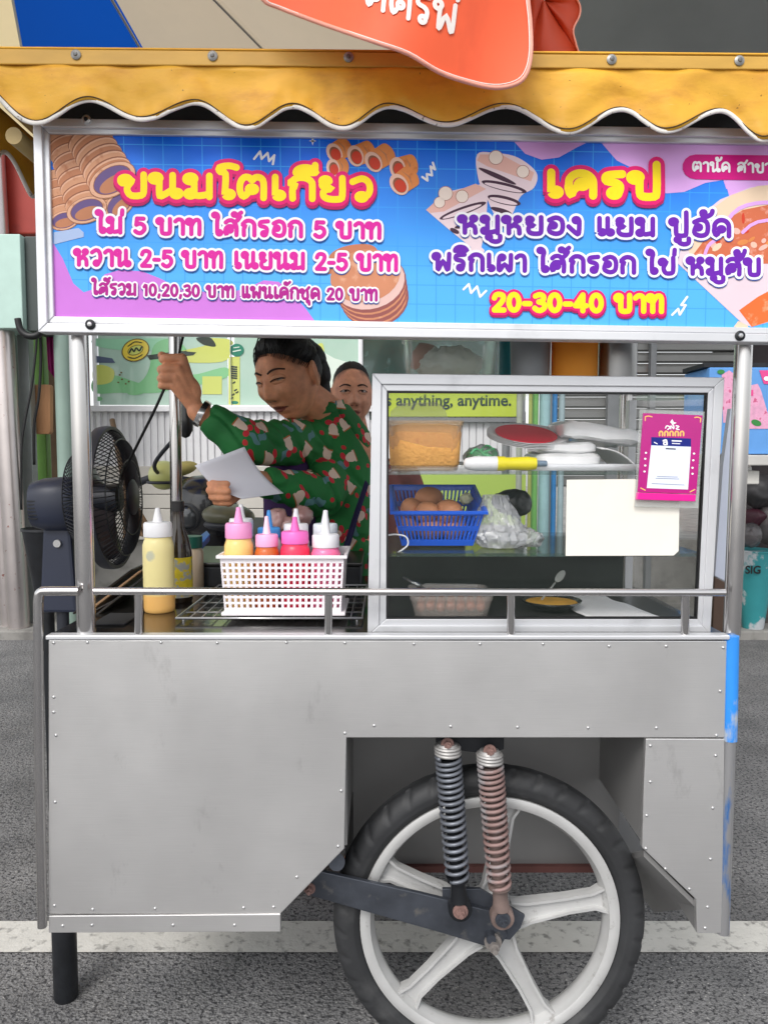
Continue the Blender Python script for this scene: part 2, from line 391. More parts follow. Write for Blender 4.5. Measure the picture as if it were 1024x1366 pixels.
# ------------------------------------------------------------------ the wheel
YWH = 1.422
wc = at(651, 1221, YWH); R0 = wc.z            # tyre stands on the road
S = R0 / 194.0                                 # metres per photo pixel on the wheel
wheel = bpy.data.objects.new('wheel', None); col.objects.link(wheel); wheel.parent = cart; wheel.location = wc - offset(cart)
mb = MB(); NS = 360
prof = [(160, .018), (163, .024), (167.5, .0305), (169, .0322), (170.5, .0318), (175, .0345), (179.5, .0340), (185, .0310), (189.5, .0255), (192.5, .017), (194.2, .008), (194.6, 0)]
prof = prof + [(r, -h) for r, h in prof[-2::-1]]
vs, n = [], len(prof)
for k in range(NS):
    for i, (r, h) in enumerate(prof):
        ii = min(i, n - 1 - i)
        gr = 0
        if ii in (6, 7, 8, 9): gr = (1.2, 2.2, 2.9, 2.9)[ii - 6] if (k + ii) % 10 == 0 or ((k + ii) % 10 == 1 and ii > 6) else 0
        if ii == 11: gr = 3.0
        a = 2 * pi * k / NS; q = (r - gr * .8) * S; h = h - (gr * .0011 if h > 0 else -gr * .0011)
        vs.append(wc + Vector((q * cos(a), h * (1 if r < 170 else 1), q * sin(a))))
fs = []
for k in range(NS):
    l = (k + 1) % NS
    for i in range(n):
        j = (i + 1) % n; fs.append((k * n + i, l * n + i, l * n + j, k * n + j))
mb.add(vs, fs).build('tyre', RUBBER, wheel, smooth=50)
# raised ring on the sidewall
rim = MB()
rim.lathe([(146, -.014), (148, -.0235), (152, -.0265), (157, -.0265), (160.5, -.0245), (161, .020), (158, .026), (150, .026), (146, .014), (143, .006), (143, -.006)], (0, 0, 0), (0, 1, 0), 120, close=True)
rim.v = [Vector((v_.x * S, v_.y, v_.z * S)) for v_ in rim.v]
for k in range(5):
    a = radians(10 + 72 * k); d = Vector((cos(a), 0, sin(a))); t = Vector((-sin(a), 0, cos(a)))
    def sec(r, wdt, y0, y1): c_ = d * (r * S); return [c_ + t * (wdt * S) + Vector((0, y0, 0)), c_ - t * (wdt * S) + Vector((0, y0, 0)), c_ - t * (wdt * S) + Vector((0, y1, 0)), c_ + t * (wdt * S) + Vector((0, y1, 0))]
    rim.loft([sec(18, 20, -.009, .012), sec(40, 14, -.008, .011), sec(100, 11, -.006, .009), sec(132, 11, -.006, .009), sec(147, 17, -.006, .009)])
    for s_ in (-1, 1):   # two raised ribs along every spoke
        def rs(r, o_, h): c_ = d * (r * S) + t * (o_ * S * s_); return [c_ + t * (2.4 * S) + Vector((0, -.004, 0)), c_ + t * (1.7 * S) + Vector((0, -h, 0)), c_ - t * (1.7 * S) + Vector((0, -h, 0)), c_ - t * (2.4 * S) + Vector((0, -.004, 0))]
        rim.loft([rs(30, 17, .018), rs(50, 12.2, .017), rs(100, 9, .014), rs(132, 9.5, .014), rs(146, 15, .018)])
rim.lathe([(0, -.024), (24 * S, -.024), (30 * S, -.019), (34 * S, -.008), (34 * S, .02), (0, .02)], (0, 0, 0), (0, 1, 0), 40)
rim.v = [v_ + wc for v_ in rim.v]
rim.build('rim', RIM, wheel, smooth=35)
ax_ = at(655, 1254, 1.35)
def bolt(p, r=.009, l=.016, parent=cart, m=RUST):
    mb = MB(); p = Vector(p)
    mb.lathe([(0, -l * .2), (r * 1.55, -l * .2), (r * 1.6, 0), (0, 0)], p, (0, 1, 0), 20)
    mb.lathe([(0, -l), (r * .95, -l), (r, -l * .85), (r, -l * .2), (0, -l * .2)], p, (0, 1, 0), 6)
    mb.lathe([(0, -l * 1.5), (r * .5, -l * 1.5), (r * .55, -l), (0, -l)], p, (0, 1, 0), 12)
    return mb.build('bolt', m, parent, smooth=30)
YA = 1.368
MB().prism([at(a, b_, YA) for a, b_ in [(413, 1166), (424, 1162), (560, 1192), (652, 1215), (668, 1228), (676, 1248), (668, 1262), (652, 1264), (600, 1248), (416, 1196), (409, 1182)]], (0, .010, 0)).build('swing_arm', ARM, cart, bevel=.0015)
MB().prism([at(a, b_, YA + .09) for a, b_ in [(413, 1166), (560, 1186), (672, 1232), (664, 1252), (416, 1196)]], (0, .010, 0)).build('swing_arm', ARM, cart, bevel=.0015)
MB().cyl(at(449, 1150, YA + .02), at(449, 1150, YA + .30), .016).build('pivot_tube', ARM, cart, smooth=40)
MB().prism([at(a, b_, YA + .010) for a, b_ in [(590, 1186), (640, 1186), (700, 1222), (694, 1238), (680, 1254), (640, 1250), (590, 1222)]], (0, .008, 0)).build('hub_plate', ARM, cart, bevel=.001)
bolt(at(413, 1185, YA), .007, .012)
mb = MB(); mb.cyl(ax_, (ax_.x, 1.49, ax_.z), .009); mb.build('axle', ARM, cart, smooth=40)
bolt((at(657, 1256, 1.365)), .0105, .022, m=M('nut_grey', (140, 134, 130), .5, .4, var=.2, vs=60))
YSH = 1.342
MB().prism([at(a, b_, YSH + .014) for a, b_ in [(582, 978), (672, 978), (672, 1000), (650, 1006), (600, 1000), (582, 996)]], (0, .030, 0)).build('shock_mount', BLACKM, cart, bevel=.002)
def shock(top, bot, c0, c1, mcoil, mbody, rpx):
    """top/bottom eye pixels and the pixel rows between which the coil runs"""
    A, B = at(*top, YSH), at(*bot, YSH)
    def on(py): t = (py - top[1]) / (bot[1] - top[1]); return A.lerp(B, t)
    root = bpy.data.objects.new('shock_absorber', None); col.objects.link(root); root.parent = cart; root.location = A - offset(cart)
    C0, C1 = on(c0), on(c1); ax = (C1 - C0).normalized(); u = ax.orthogonal().normalized(); v_ = ax.cross(u)
    R = rpx * YSH / 1000 / .96; pts = []; turns = 19; n = turns * 18
    for i in range(n + 1):
        t = i / n; tt = t ** .86 if t > 0 else 0
        a = 2 * pi * turns * t
        rr = R * (1 - .10 * (t ** 3))
        pts.append(C0.lerp(C1, (t * .75 + .25 * t * t) if True else tt) + (u * cos(a) + v_ * sin(a)) * rr)
    MB().tube(pts, .0036, 7).build('coil_spring', mcoil, root, smooth=True)
    cap = MB(); L = (C0 - A).length
    for k in range(3): cap.lathe([(0, -.0028), (R * 1.08, -.0028), (R * 1.15, 0), (R * 1.08, .0028), (0, .0028)], A + ax * (L - .017 + .006 * k), ax, 24)
    cap.lathe([(0, 0), (R * .8, 0), (R * 1.0, .008), (R * 1.0, L - .02), (0, L - .02)], A + ax * .002, ax, 24)
    cap.build('spring_cap', M('shock_cap', (168, 166, 164), .5, .4, var=.12, vs=30), root, smooth=35)
    body = MB(); body.tube([on(c0 + 4), C1], R * .62, 18); body.tube([C1 - ax * .004, C1 + ax * .004], R * .98, 22)
    body.tube([C1, on(bot[1] - 22), on(bot[1] - 10)], [R * .62, R * .66, R * .78], 18)
    body.lathe([(0, -.010), (R * .98, -.010), (R * 1.02, -.008), (R * 1.02, .010), (0, .010)], B, (0, 1, 0), 24)
    body.build('damper', mbody, root, smooth=35)
    b1 = bolt(A + Vector((0, -.008, 0)), .0075, .010, root, RUST); b2 = bolt(B + Vector((0, -.011, 0)), .009, .012, root, RUST if mcoil is not COILR else ARM)
    return root
COILD = M('coil_dark', (112, 116, 124), .42, .4, var=.2, vs=30)
COILR = M('coil_rusty', (142, 116, 112), .6, .2, var=.2, vs=18, c2=(150, 148, 150), c2s=14, c2t=(.45, .6))
shock((596, 990), (613, 1211), 1008, 1170, COILD, M('damper_black', (36, 38, 42), .4, .4, var=.2), 15.5)
s2 = shock((652, 999), (669, 1222), 1018, 1180, COILR, M('damper_rust', (130, 112, 106), .6, .4, var=.25, vs=30), 15.5)
s2['label'] = 'rusty shock absorber'
# ------------------------------------------------------------------ stroke lettering (rounded hand-drawn letters)
def arc(cx, cy, rx, ry, a0, a1, n=7): return [(cx + rx * cos(radians(a0 + (a1 - a0) * i / n)), cy + ry * sin(radians(a0 + (a1 - a0) * i / n))) for i in range(n + 1)]
def loop(cx, cy, a0, d=1, r=.15): return arc(cx, cy, r, r, a0, a0 + 330 * d, 8)
TL = loop(.15, .84, -20)[::-1]
G = {  # glyph: (advance, [strokes]); x height 1
 'ก': (.86, [[(.14, 0), (.14, .48), (.24, .6), (.06, .72)] + arc(.42, .66, .33, .34, 150, 0) + [(.75, 0)]]),
 'ข': (.86, [loop(.17, .72, 250, -1)[::-1] + [(.36, .78), (.34, .62), (.24, .42), (.24, .2), (.36, 0), (.62, 0), (.74, .16), (.74, 1)]]),
 'ช': (.90, [loop(.17, .72, 250, -1)[::-1] + [(.36, .78), (.34, .62), (.24, .42), (.24, .2), (.36, 0), (.60, 0), (.72, .16), (.68, .7), (.58, .8)], [(.62, .8), (.84, 1.08)]]),
 'น': (.98, [TL + [(.27, .8), (.27, .06), (.36, .02), (.66, .3)], [(.68, 1), (.68, .25)] + arc(.80, .13, .12, .12, 180, 480)]),
 'ม': (.90, [TL + [(.27, .8), (.27, .25)], arc(.15, .13, .12, .12, 40, 360) + [(.27, .13), (.4, .04), (.72, .12)], [(.74, 1), (.74, 0)]]),
 'บ': (.90, [TL + [(.27, .8), (.27, .16), (.36, 0), (.64, 0), (.74, .16), (.74, 1)]]),
 'ป': (.90, [TL + [(.27, .8), (.27, .16), (.36, 0), (.64, 0), (.74, .16), (.74, 1.42)]]),
 'ท': (.92, [TL + [(.27, .8), (.27, 0)], [(.27, .55), (.42, .86), (.58, .98), (.74, .84), (.74, 0)]]),
 'ห': (.95, [TL + [(.27, .8), (.27, 0)], [(.27, .34), (.50, .52), (.70, .80)], arc(.68, .87, .11, .11, -60, 270), [(.50, .5), (.72, .36), (.76, 0)]]),
 'ด': (.90, [loop(.42, .42, 200, -1, .12)[::-1] + [(.32, .30), (.18, .04), (.08, .3)] + arc(.43, .56, .34, .43, 190, 0) + [(.77, 0)]]),
 'ค': (.90, [loop(.46, .50, 200, 1, .12)[::-1] + [(.36, .44), (.22, .22), (.16, .02), (.08, .3)] + arc(.43, .56, .34, .43, 190, 0) + [(.77, 0)]]),
 'ต': (.92, [loop(.44, .40, 200, -1, .12)[::-1] + [(.34, .28), (.18, .04), (.07, .3), (.08, .7), (.2, .96), (.36, .95), (.44, .82), (.54, .96), (.70, .95), (.80, .72), (.80, 0)]]),
 'ร': (.70, [loop(.36, .13, 60, 1, .12) + [(.50, .2), (.52, .44), (.40, .58), (.14, .66), (.12, .86), (.26, .94), (.58, .98)]]),
 'อ': (.86, [loop(.30, .52, 120, -1, .12)[::-1] + [(.14, .40), (.14, .14), (.42, 0), (.68, .12), (.75, .5), (.68, .86), (.42, 1), (.12, .84)]]),
 'ว': (.74, [loop(.34, .13, 60, 1, .12) + [(.52, .2), (.60, .5), (.54, .85), (.34, 1), (.06, .84)]]),
 'ย': (.88, [loop(.20, .85, 0, 1, .12) + [(.10, .74), (.14, .56), (.40, .50), (.16, .40), (.14, .14), (.30, 0), (.62, 0), (.72, .16), (.72, 1)]]),
 'ส': (.92, [loop(.34, .34, 200, -1, .12)[::-1] + [(.22, .22), (.12, .04), (.08, .36), (.28, .6), (.66, .54)], [(.72, 0), (.72, .6), (.52, .96), (.26, .98), (.10, .84)], [(.58, .86), (.80, 1.02), (.94, 1.26)]]),
 'พ': (.98, [TL + [(.24, .78), (.22, .1), (.28, .02), (.50, .55), (.72, .02), (.80, .1), (.84, 1)]]),
 'ผ': (.92, [loop(.30, .84, 190, 1, .12) + [(.14, .72), (.12, .1), (.2, .02), (.44, .40), (.68, .02), (.76, .1), (.78, 1)]]),
 'ง': (.70, [loop(.42, .86, 0, 1, .12) + [(.56, .8), (.54, .1), (.44, .02), (.06, .46)]]),
 'เ': (.44, [[(.14, 1), (.14, .2)] + arc(.26, .13, .12, .12, 180, 480)]),
 'แ': (.80, [[(.14, 1), (.14, .2)] + arc(.26, .13, .12, .12, 180, 480), [(.52, 1), (.52, .2)] + arc(.64, .13, .12, .12, 180, 480)]),
 'โ': (.52, [[(.58, 1.42), (.34, 1.50), (.04, 1.40), (.08, 1.2), (.24, 1.12), (.22, .2)] + arc(.34, .13, .12, .12, 180, 480)]),
 'ไ': (.50, [loop(.06, 1.34, 300, -1, .10)[::-1] + [(.06, 1.44), (.20, 1.38), (.26, 1.2), (.20, .9), (.20, .2)] + arc(.32, .13, .12, .12, 180, 480)]),
 'า': (.62, [[(.06, .84), (.22, .98), (.42, .94), (.50, .7), (.50, 0)]]),
 'ศ': (.92, [loop(.42, .42, 200, -1, .12)[::-1] + [(.32, .30), (.18, .04), (.08, .3)] + arc(.43, .56, .34, .43, 190, 0) + [(.77, 0)], [(.66, .9), (.9, 1.12)]]),
 'ี': (0, [[(-.72, 1.22)] + arc(-.42, 1.24, .30, .24, 180, 0) + [(-.72, 1.22)], [(-.12, 1.24), (-.12, 1.6)]]),
 'ิ': (0, [[(-.72, 1.22)] + arc(-.42, 1.24, .30, .24, 180, 0) + [(-.72, 1.22)]]),
 '่': (0, [[(-.16, 1.22), (-.14, 1.52)]]),
 '้': (0, [loop(-.42, 1.40, 0, 1, .09) + [(-.36, 1.24), (-.02, 1.54)]]),
 'ั': (0, [loop(-.42, 1.42, 0, 1, .09) + [(-.50, 1.28), (-.30, 1.18), (-.06, 1.34), (0, 1.54)]]),
 '็': (0, [loop(-.3, 1.26, 0, 1, .08) + [(-.5, 1.3), (-.5, 1.46), (-.2, 1.5), (.0, 1.58)]]),
 'ู': (0, [loop(-.66, -.26, 0, 1, .09) + [(-.58, -.44), (-.38, -.54), (-.16, -.46), (-.14, -.2)]]),
 'ุ': (0, [loop(-.26, -.26, 0, 1, .09) + [(-.14, -.3), (-.14, -.54)]]),
 '0': (.74, [arc(.34, .5, .27, .5, 90, 450, 14)]),
 '1': (.44, [[(.06, .78), (.26, .98), (.26, 0)]]),
 '2': (.70, [[(.08, .76), (.16, .94), (.34, 1), (.54, .92), (.56, .7), (.40, .4), (.08, .02)], [(.08, 0), (.60, 0)]]),
 '3': (.70, [[(.10, .9), (.34, 1), (.54, .88), (.50, .64), (.28, .54)], [(.28, .54), (.54, .44), (.60, .2), (.40, 0), (.20, .02), (.06, .14)]]),
 '4': (.74, [[(.46, 0), (.46, 1)], [(.46, 1), (.06, .32)], [(.06, .32), (.64, .32)]]),
 '5': (.68, [[(.54, .98), (.16, .98)], [(.16, .98), (.12, .56)], [(.12, .56), (.34, .64), (.56, .50), (.58, .22), (.38, 0), (.18, .02), (.06, .12)]]),
 ',': (.30, [[(.12, .06), (.06, -.2)]]), '-': (.46, [[(.06, .42), (.36, .42)]]), ' ': (.46, []),
}
def layout(txt):
    x, out = 0, []
    for ch in txt:
        adv, st = G[ch]
        for s_ in st: out.append([(x + a, b_) for a, b_ in s_])
        x += adv + (.10 if adv else 0)
    return out, x - .18
def ribbon(mb, P, r, fn, hk):
    """a flat rounded stroke of half width r; fn(u, v, k) maps to the world, hk is the layer height"""
    Q = [Vector((a, b_, 0)) for a, b_ in P]
    sharp = len(Q) == 2
    Q = Q if sharp else catmull(Q, 3)
    Q = [q for i, q in enumerate(Q) if i == 0 or (q - Q[i - 1]).length > 1e-3]
    n = len(Q)
    if n < 2: return
    prof = [(-1, 0), (-.8, .5), (0, .7), (.8, .5), (1, 0)]
    vs = []; T0 = None
    for i in range(n):
        t = (Q[min(i + 1, n - 1)] - Q[max(i - 1, 0)]).normalized(); nn = Vector((-t.y, t.x, 0))
        vs += [fn(Q[i].x + nn.x * o * r, Q[i].y + nn.y * o * r, hk + h) for o, h in prof]
    fs = [(i * 5 + j, (i + 1) * 5 + j, (i + 1) * 5 + j + 1, i * 5 + j + 1) for i in range(n - 1) for j in range(4)]
    for e, sg in ((0, -1), (n - 1, 1)):
        t = (Q[1] - Q[0]).normalized() if e == 0 else (Q[-1] - Q[-2]).normalized(); nn = Vector((-t.y, t.x, 0)); b0 = len(vs)
        vs.append(fn(Q[e].x, Q[e].y, hk + .7))
        for k in range(9):
            a = -pi / 2 + pi * k / 8; d = t * (cos(a) * sg) + nn * sin(a)
            vs.append(fn(Q[e].x + d.x * r, Q[e].y + d.y * r, hk + .02))
        fs += [(b0, b0 + 1 + k, b0 + 2 + k) for k in range(8)]
    mb.add(vs, fs)
class Picture:
    """one printed picture: many flat coloured shapes in ONE mesh with several materials"""
    def __init__(s): s.mb = MB(); s.mi = []; s.ms = []
    def mark(s, m, n0):
        if m not in s.ms: s.ms.append(m)
        s.mi += [s.ms.index(m)] * (len(s.mb.f) - n0)
    def build(s, name, par):
        me = bpy.data.meshes.new(name); off = offset(par)
        me.from_pydata([tuple(v - off) for v in s.mb.v], [], s.mb.f)
        for m in s.ms: me.materials.append(m)
        me.polygons.foreach_set('material_index', s.mi); me.update()
        o = bpy.data.objects.new(name, me); col.objects.link(o); o.parent = par; return o
def text_line(parent, name, txt, x0, x1, yl, yr, hgt, layers, fn, sx=None):
    """layers = [(half width, material, dy, layer)]; the line runs from pixel x0 to x1 on a baseline yl..yr"""
    st, wid = layout(txt); k = (x1 - x0) / wid
    pc = Picture()
    for r, m, dy, lay in layers:
        mb = pc.mb; n0 = len(mb.f)
        for s_ in st:
            P = []
            for a, b_ in s_:
                X = x0 + a * k; P.append((X, yl + (yr - yl) * (X - x0) / (x1 - x0) - b_ * hgt + dy))
            ribbon(mb, P, r, fn, lay)
        pc.mark(m, n0)
    return pc.build(name, parent)
# ------------------------------------------------------------------ sign board
YS = 1.292
sign = thing('sign_board', 'wide aluminium framed menu sign, blue and pink with yellow Thai headings', 'sign', at(560, 447, YS))
def SP(u, v_, k=0): return at(u, v_, YS - .0001 * k)
def pm(name, c, c2=None, var=.03): return M('print_' + name, c, .45, 0, var=var, vs=14, spec=.22, c2=c2, c2s=40)
def sl(y, x): return y + .0155 * (x - 66)          # the sign hangs a little lower on its right
XR = 1092
# blue printed sheet with its own printed gradient and grid
BLUE = M('print_blue_sheet', (60, 150, 240), .4, spec=.25)
nt = BLUE.node_tree; p = nt.nodes['Principled BSDF']
tc = nt.nodes.new('ShaderNodeTexCoord'); sx = nt.nodes.new('ShaderNodeSeparateXYZ'); nt.links.new(tc.outputs['Object'], sx.inputs[0])
zz, xx = E(nt, sx.outputs[2]), E(nt, sx.outputs[0])
zr = zz + xx * .0155
gr = ramp(nt, zr + (E(nt, noise_tex(nt, tc.outputs['Object'], 5, 2)) - .5) * .10, .10, .30)
base = mixc(nt, gr, lin((84, 178, 250)), lin((0, 104, 232)))
gx = (xx * (1 / .0326) + 40.2).frac(); gz = (zr * (1 / .0318) + 40.4).frac()
line = gx.lt(.05).max(gz.lt(.05))
colr = mixc(nt, line * .75, base, mixc(nt, gr, lin((60, 150, 240)), lin((60, 170, 250))))
nt.links.new(colr, p.inputs['Base Color'])
q = [(64, sl(177, 64)), (XR, sl(177, XR)), (XR, sl(424, XR)), (70, sl(423, 70))]
MB().prism([at(a, b_, YS) for a, b_ in q], (0, .006, 0)).build('printed_sheet', BLUE, sign)
MB().prism([at(48, 168, YS + .010), at(XR + 14, 184, YS + .010), at(XR + 14, 452, YS + .010), at(54, 436, YS + .010)], (0, .004, 0)).build('backing_board', ALU, sign)
# frame: four mitred bars with a raised outer lip
OU = [(43.5, 157), (XR + 20, 172.5), (XR + 14, 458), (51, 443)]
IN = [(65.5, 178), (XR, 193.5), (XR - 4, 438), (72, 422)]
ML = [(OU[i][0] * .42 + IN[i][0] * .58, OU[i][1] * .42 + IN[i][1] * .58) for i in range(4)]
for i, nm in enumerate(('frame_bar',) * 4):
    j = (i + 1) % 4; mb = MB()
    mb.prism([at(*OU[i], YS - .012), at(*OU[j], YS - .012), at(*ML[j], YS - .012), at(*ML[i], YS - .012)], (0, .03, 0))
    mb.prism([at(*ML[i], YS - .006), at(*ML[j], YS - .006), at(*IN[j], YS - .006), at(*IN[i], YS - .006)], (0, .008, 0))
    mb.build(nm, ALU, sign, bevel=.0016)
def washer(px, py, par, y, r=.0085, m=BLACKM, m2=SCREW):
    mb = MB().lathe([(0, -.004), (r * .55, -.004), (r, -.002), (r, 0), (0, 0)], at(px, py, y), (0, 1, 0), 20); o = mb.build('screw', m, par, smooth=40)
    MB().lathe([(0, -.0062), (r * .4, -.0056), (r * .48, -.004), (0, -.004)], at(px, py, y), (0, 1, 0), 14).build('screw_head', m2, o, smooth=40)
for a, b_ in ((121, 433), (986, 448)): washer(a, b_, sign, YS - .012)
washer(116, 160, sign, YS - .012, .0075, SCREW, BLACKM)
MAG, YEL, CRIM = pm('magenta', (224, 28, 112)), pm('yellow', (255, 222, 30)), pm('crimson', (176, 24, 92))
PINKT, PURT, WHT = pm('pink_letter', (218, 36, 158)), pm('purple_letter', (108, 34, 172)), pm('white', (240, 240, 244))
NAVY, LILAC, LILAC2 = pm('dark_blue_edge', (60, 84, 160)), pm('lilac', (206, 124, 218)), pm('pale_lilac', (220, 168, 232))
PIC = Picture()
def flush(name, par=None):
    global PIC
    o = PIC.build(name, par or sign); PIC = Picture(); return o
def poly(pts, m, k, smoothp=False):
    P = [(a, b_) for a, b_ in pts]
    if smoothp: P = [(v_.x, v_.y) for v_ in catmull([Vector((a, b_, 0)) for a, b_ in P], 5, True)]
    vs = [SP(a, b_, k) for a, b_ in P]; n0 = len(PIC.mb.f); PIC.mb.add(vs, [tuple(range(len(vs)))]); PIC.mark(m, n0)
def ellipse(cx, cy, rx, ry, rot=0, n=26):
    c_, s_ = cos(radians(rot)), sin(radians(rot))
    return [(cx + rx * cos(2 * pi * i / n) * c_ - ry * sin(2 * pi * i / n) * s_, cy + rx * cos(2 * pi * i / n) * s_ + ry * sin(2 * pi * i / n) * c_) for i in range(n)]
# lilac waves
poly([(70, 322), (84, 345), (98, 378), (112, 390), (124, 386), (140, 366), (160, 360), (190, 362), (215, 372), (240, 386), (300, 392), (330, 384), (352, 374), (372, 376), (390, 392), (408, 412), (421, 430), (72, 424)], LILAC, 3)
flush('lilac_wave')
poly([(684, 187.5), (700, 205), (722, 213), (745, 210), (770, 196), (784, 189.5)], LILAC2, 3)
flush('lilac_wave')
poly([(802, 191), (822, 214), (846, 226), (868, 248), (888, 258), (912, 256), (940, 244), (964, 240), (968, 252), (985, 250), (1050, 210), (XR, 200), (XR, 194.5)], LILAC2, 3)
poly([(966, 240), (972, 262), (1010, 300), (XR, 300), (XR, 220)], LILAC2, 4)
flush('lilac_wave')
# printed food: rolled wafers
BR = [pm('wafer_' + str(i), c, (176, 112, 78), .10) for i, c in enumerate(((206, 150, 116), (188, 126, 92), (222, 172, 142)))]
BRD, BRP = pm('wafer_shadow', (142, 90, 66)), pm('taro_filling', (104, 84, 132))
def wafer(p0, p1, w, n, k, cut=None):
    """rolled wafer from p0 to its open end p1, drawn as overlapping bands"""
    p0, p1 = Vector((*p0, 0)), Vector((*p1, 0)); d = (p1 - p0); ang = math.degrees(math.atan2(d.y, d.x)); t = d.normalized(); nn = Vector((-t.y, t.x, 0))
    for i in range(n + 1):
        a = p0 + d * (i / n); ww = w * (.90 + .10 * i / n)
        for (r_, m, kk, sh_) in ((1.0, BRD, 0, 0), (.985, BR[2], .15, .05), (.97, BR[i % 2], .3, .12)):
            q_ = a + t * (ww * sh_); poly(ellipse(q_.x, q_.y, ww * .55 * r_, ww * r_, ang), m, k + i * .5 + kk)
    for r_, m, kk in ((1.03, BRD, 1), (1.0, BR[2], 1.3), (.84, BRD, 1.6), (.80, BRP, 1.9)):
        poly(ellipse(p1.x, p1.y, w * .62 * r_ , w * r_, ang), m, k + n * .5 + kk)
    poly(ellipse(p1.x + t.x * w * .16, p1.y + t.y * w * .16, w * .30, w * .66, ang), BR[1], k + n * .5 + 2.2)
def inframe(fn_): return fn_
wafer((72, 236), (86, 294), 20, 5, 4)
wafer((140, 250), (160, 272), 24, 3, 6)
wafer((84, 182), (116, 280), 27, 9, 9)
wafer((118, 184), (150, 240), 33, 6, 16)
poly([(72, 310), (105, 304), (112, 310), (112, 316), (72, 326)], pm('wafer_base', (170, 190, 226)), 7)
flush('wafer_picture')
# sausage rolls top centre
ORG, SAUS, CRST = pm('roll_orange', (224, 140, 78), (196, 104, 56), .10), pm('sausage', (206, 66, 44)), pm('roll_cream', (232, 190, 170))
for cx_, cy_, a_, L_, w_ in ((446, 204, -30, 22, 16), (474, 208, -20, 26, 17), (498, 216, -32, 30, 17), (530, 224, -12, 26, 17), (532, 246, -35, 26, 18), (444, 224, -10, 18, 14)):
    t = Vector((cos(radians(a_)), sin(radians(a_)), 0)); nn = Vector((-t.y, t.x, 0)); c_ = Vector((cx_, cy_, 0))
    kk = 6 + cx_ * .01 + (cy_ - 200) * .05
    P = [c_ - nn * w_ * .8] + [c_ + t * L_ * .75 + nn * w_ * sin(radians(u)) * .85 + t * (8 * cos(radians(u))) for u in range(-90, 91, 18)] + [c_ + nn * w_ * .8]
    poly([(v_.x, v_.y) for v_ in P], ORG, kk)
    for f_ in (.25, .5): poly([(v_.x, v_.y) for v_ in [c_ + t * L_ * f_ - nn * w_ * .8, c_ + t * (L_ * f_ + 5) , c_ + t * L_ * f_ + nn * w_ * .8, c_ + t * (L_ * f_ + 3)]], BR[1], kk + .2)
    poly(ellipse(cx_, cy_, w_ * .62, w_ * .86, a_), CRST, kk + .5); poly(ellipse(cx_ + 1, cy_ + 1, w_ * .44, w_ * .62, a_), BRD, kk + .8); poly(ellipse(cx_ + 2, cy_ + 2, w_ * .4, w_ * .5, a_), SAUS, kk + 1.1)
flush('sausage_roll_picture')
# pancakes
PAN, PANE, PANL = pm('pancake', (206, 138, 104), (224, 170, 140), .10), pm('pancake_edge', (150, 88, 84)), pm('pancake_side', (226, 190, 182))
poly([(440, 340), (462, 328), (492, 326), (502, 336), (470, 345), (446, 362), (436, 364)], pm('pancake_back', (196, 124, 92)), 5, smoothp=True)
for i, dy in enumerate((28, 21, 14, 7)):
    poly(ellipse(490 + dy * .35, 370 + dy, 51 - dy * .2, 38, -12), PANE, 6 + i); poly(ellipse(490 + dy * .35 - 1, 368.5 + dy, 50 - dy * .2, 37, -12), PANL if i == 3 else PAN, 6.4 + i)
    if i < 3: poly(ellipse(490 + dy * .35 - 2, 366 + dy, 50 - dy * .2, 37, -12), PANE, 6.7 + i)
poly(ellipse(487, 368, 47, 35, -12), PAN, 11)
flush('pancake_picture')
# crepe cones (cream with chocolate stripes)
CRE, CREP, CHOC = pm('crepe', (236, 214, 220)), pm('crepe_peach', (232, 184, 172)), pm('chocolate', (74, 48, 66))
cone2 = [(636, 206), (660, 204), (690, 210), (715, 230), (712, 250), (694, 262), (680, 290), (662, 290), (648, 262), (638, 240)]
poly(cone2, CRE, 6, smoothp=True); poly([(640, 206), (668, 206), (712, 230), (708, 242), (650, 222), (636, 214)], CREP, 7)
cone1 = [(568, 280), (600, 255), (640, 246), (650, 262), (648, 300), (640, 338), (628, 330), (596, 304)]
poly(cone1, CRE, 7.5); poly([(568, 280), (588, 262), (634, 245), (648, 252), (592, 282), (574, 284)], CREP, 8.2)
for c_ in ((661, 210, 9), (697, 229, 8), (594, 258, 9), (586, 270, 7), (616, 262, 8)):
    poly(ellipse(c_[0], c_[1], c_[2] + .8, c_[2] + .8), pm('crepe_line', (170, 120, 110)), 9); poly(ellipse(c_[0], c_[1], c_[2], c_[2]), pm('banana', (242, 226, 214)), 9.4)
def stripe(P, r, m, k):
    n0 = len(PIC.mb.f); ribbon(PIC.mb, P, r, SP, k); PIC.mark(m, n0)
def lens(x0, y0, x1, y1, w0, kk, inner=0):
    c_ = ((x0 + x1) / 2, (y0 + y1) / 2); L_ = math.hypot(x1 - x0, y1 - y0) / 2; a_ = math.degrees(math.atan2(y1 - y0, x1 - x0))
    poly(ellipse(c_[0], c_[1], L_, w0, a_), CHOC, kk)
    if inner: poly(ellipse(c_[0] - 1, c_[1] + 1.2, L_ * .84, w0 * .55, a_), CRE, kk + .3)
lens(638, 224, 688, 246, 3.2, 9); lens(642, 242, 702, 256, 5.4, 9.1, 1); lens(650, 262, 694, 272, 5.6, 9.2, 1); lens(654, 277, 682, 285, 3.2, 9.3)
lens(586, 292, 648, 270, 5.2, 9, 1); lens(606, 304, 644, 294, 3.6, 9.1); lens(600, 305, 612, 311, 3, 9.2)
poly([(618, 334), (638, 326), (646, 334), (640, 350), (622, 342)], CRE, 8)
flush('crepe_cone_picture')
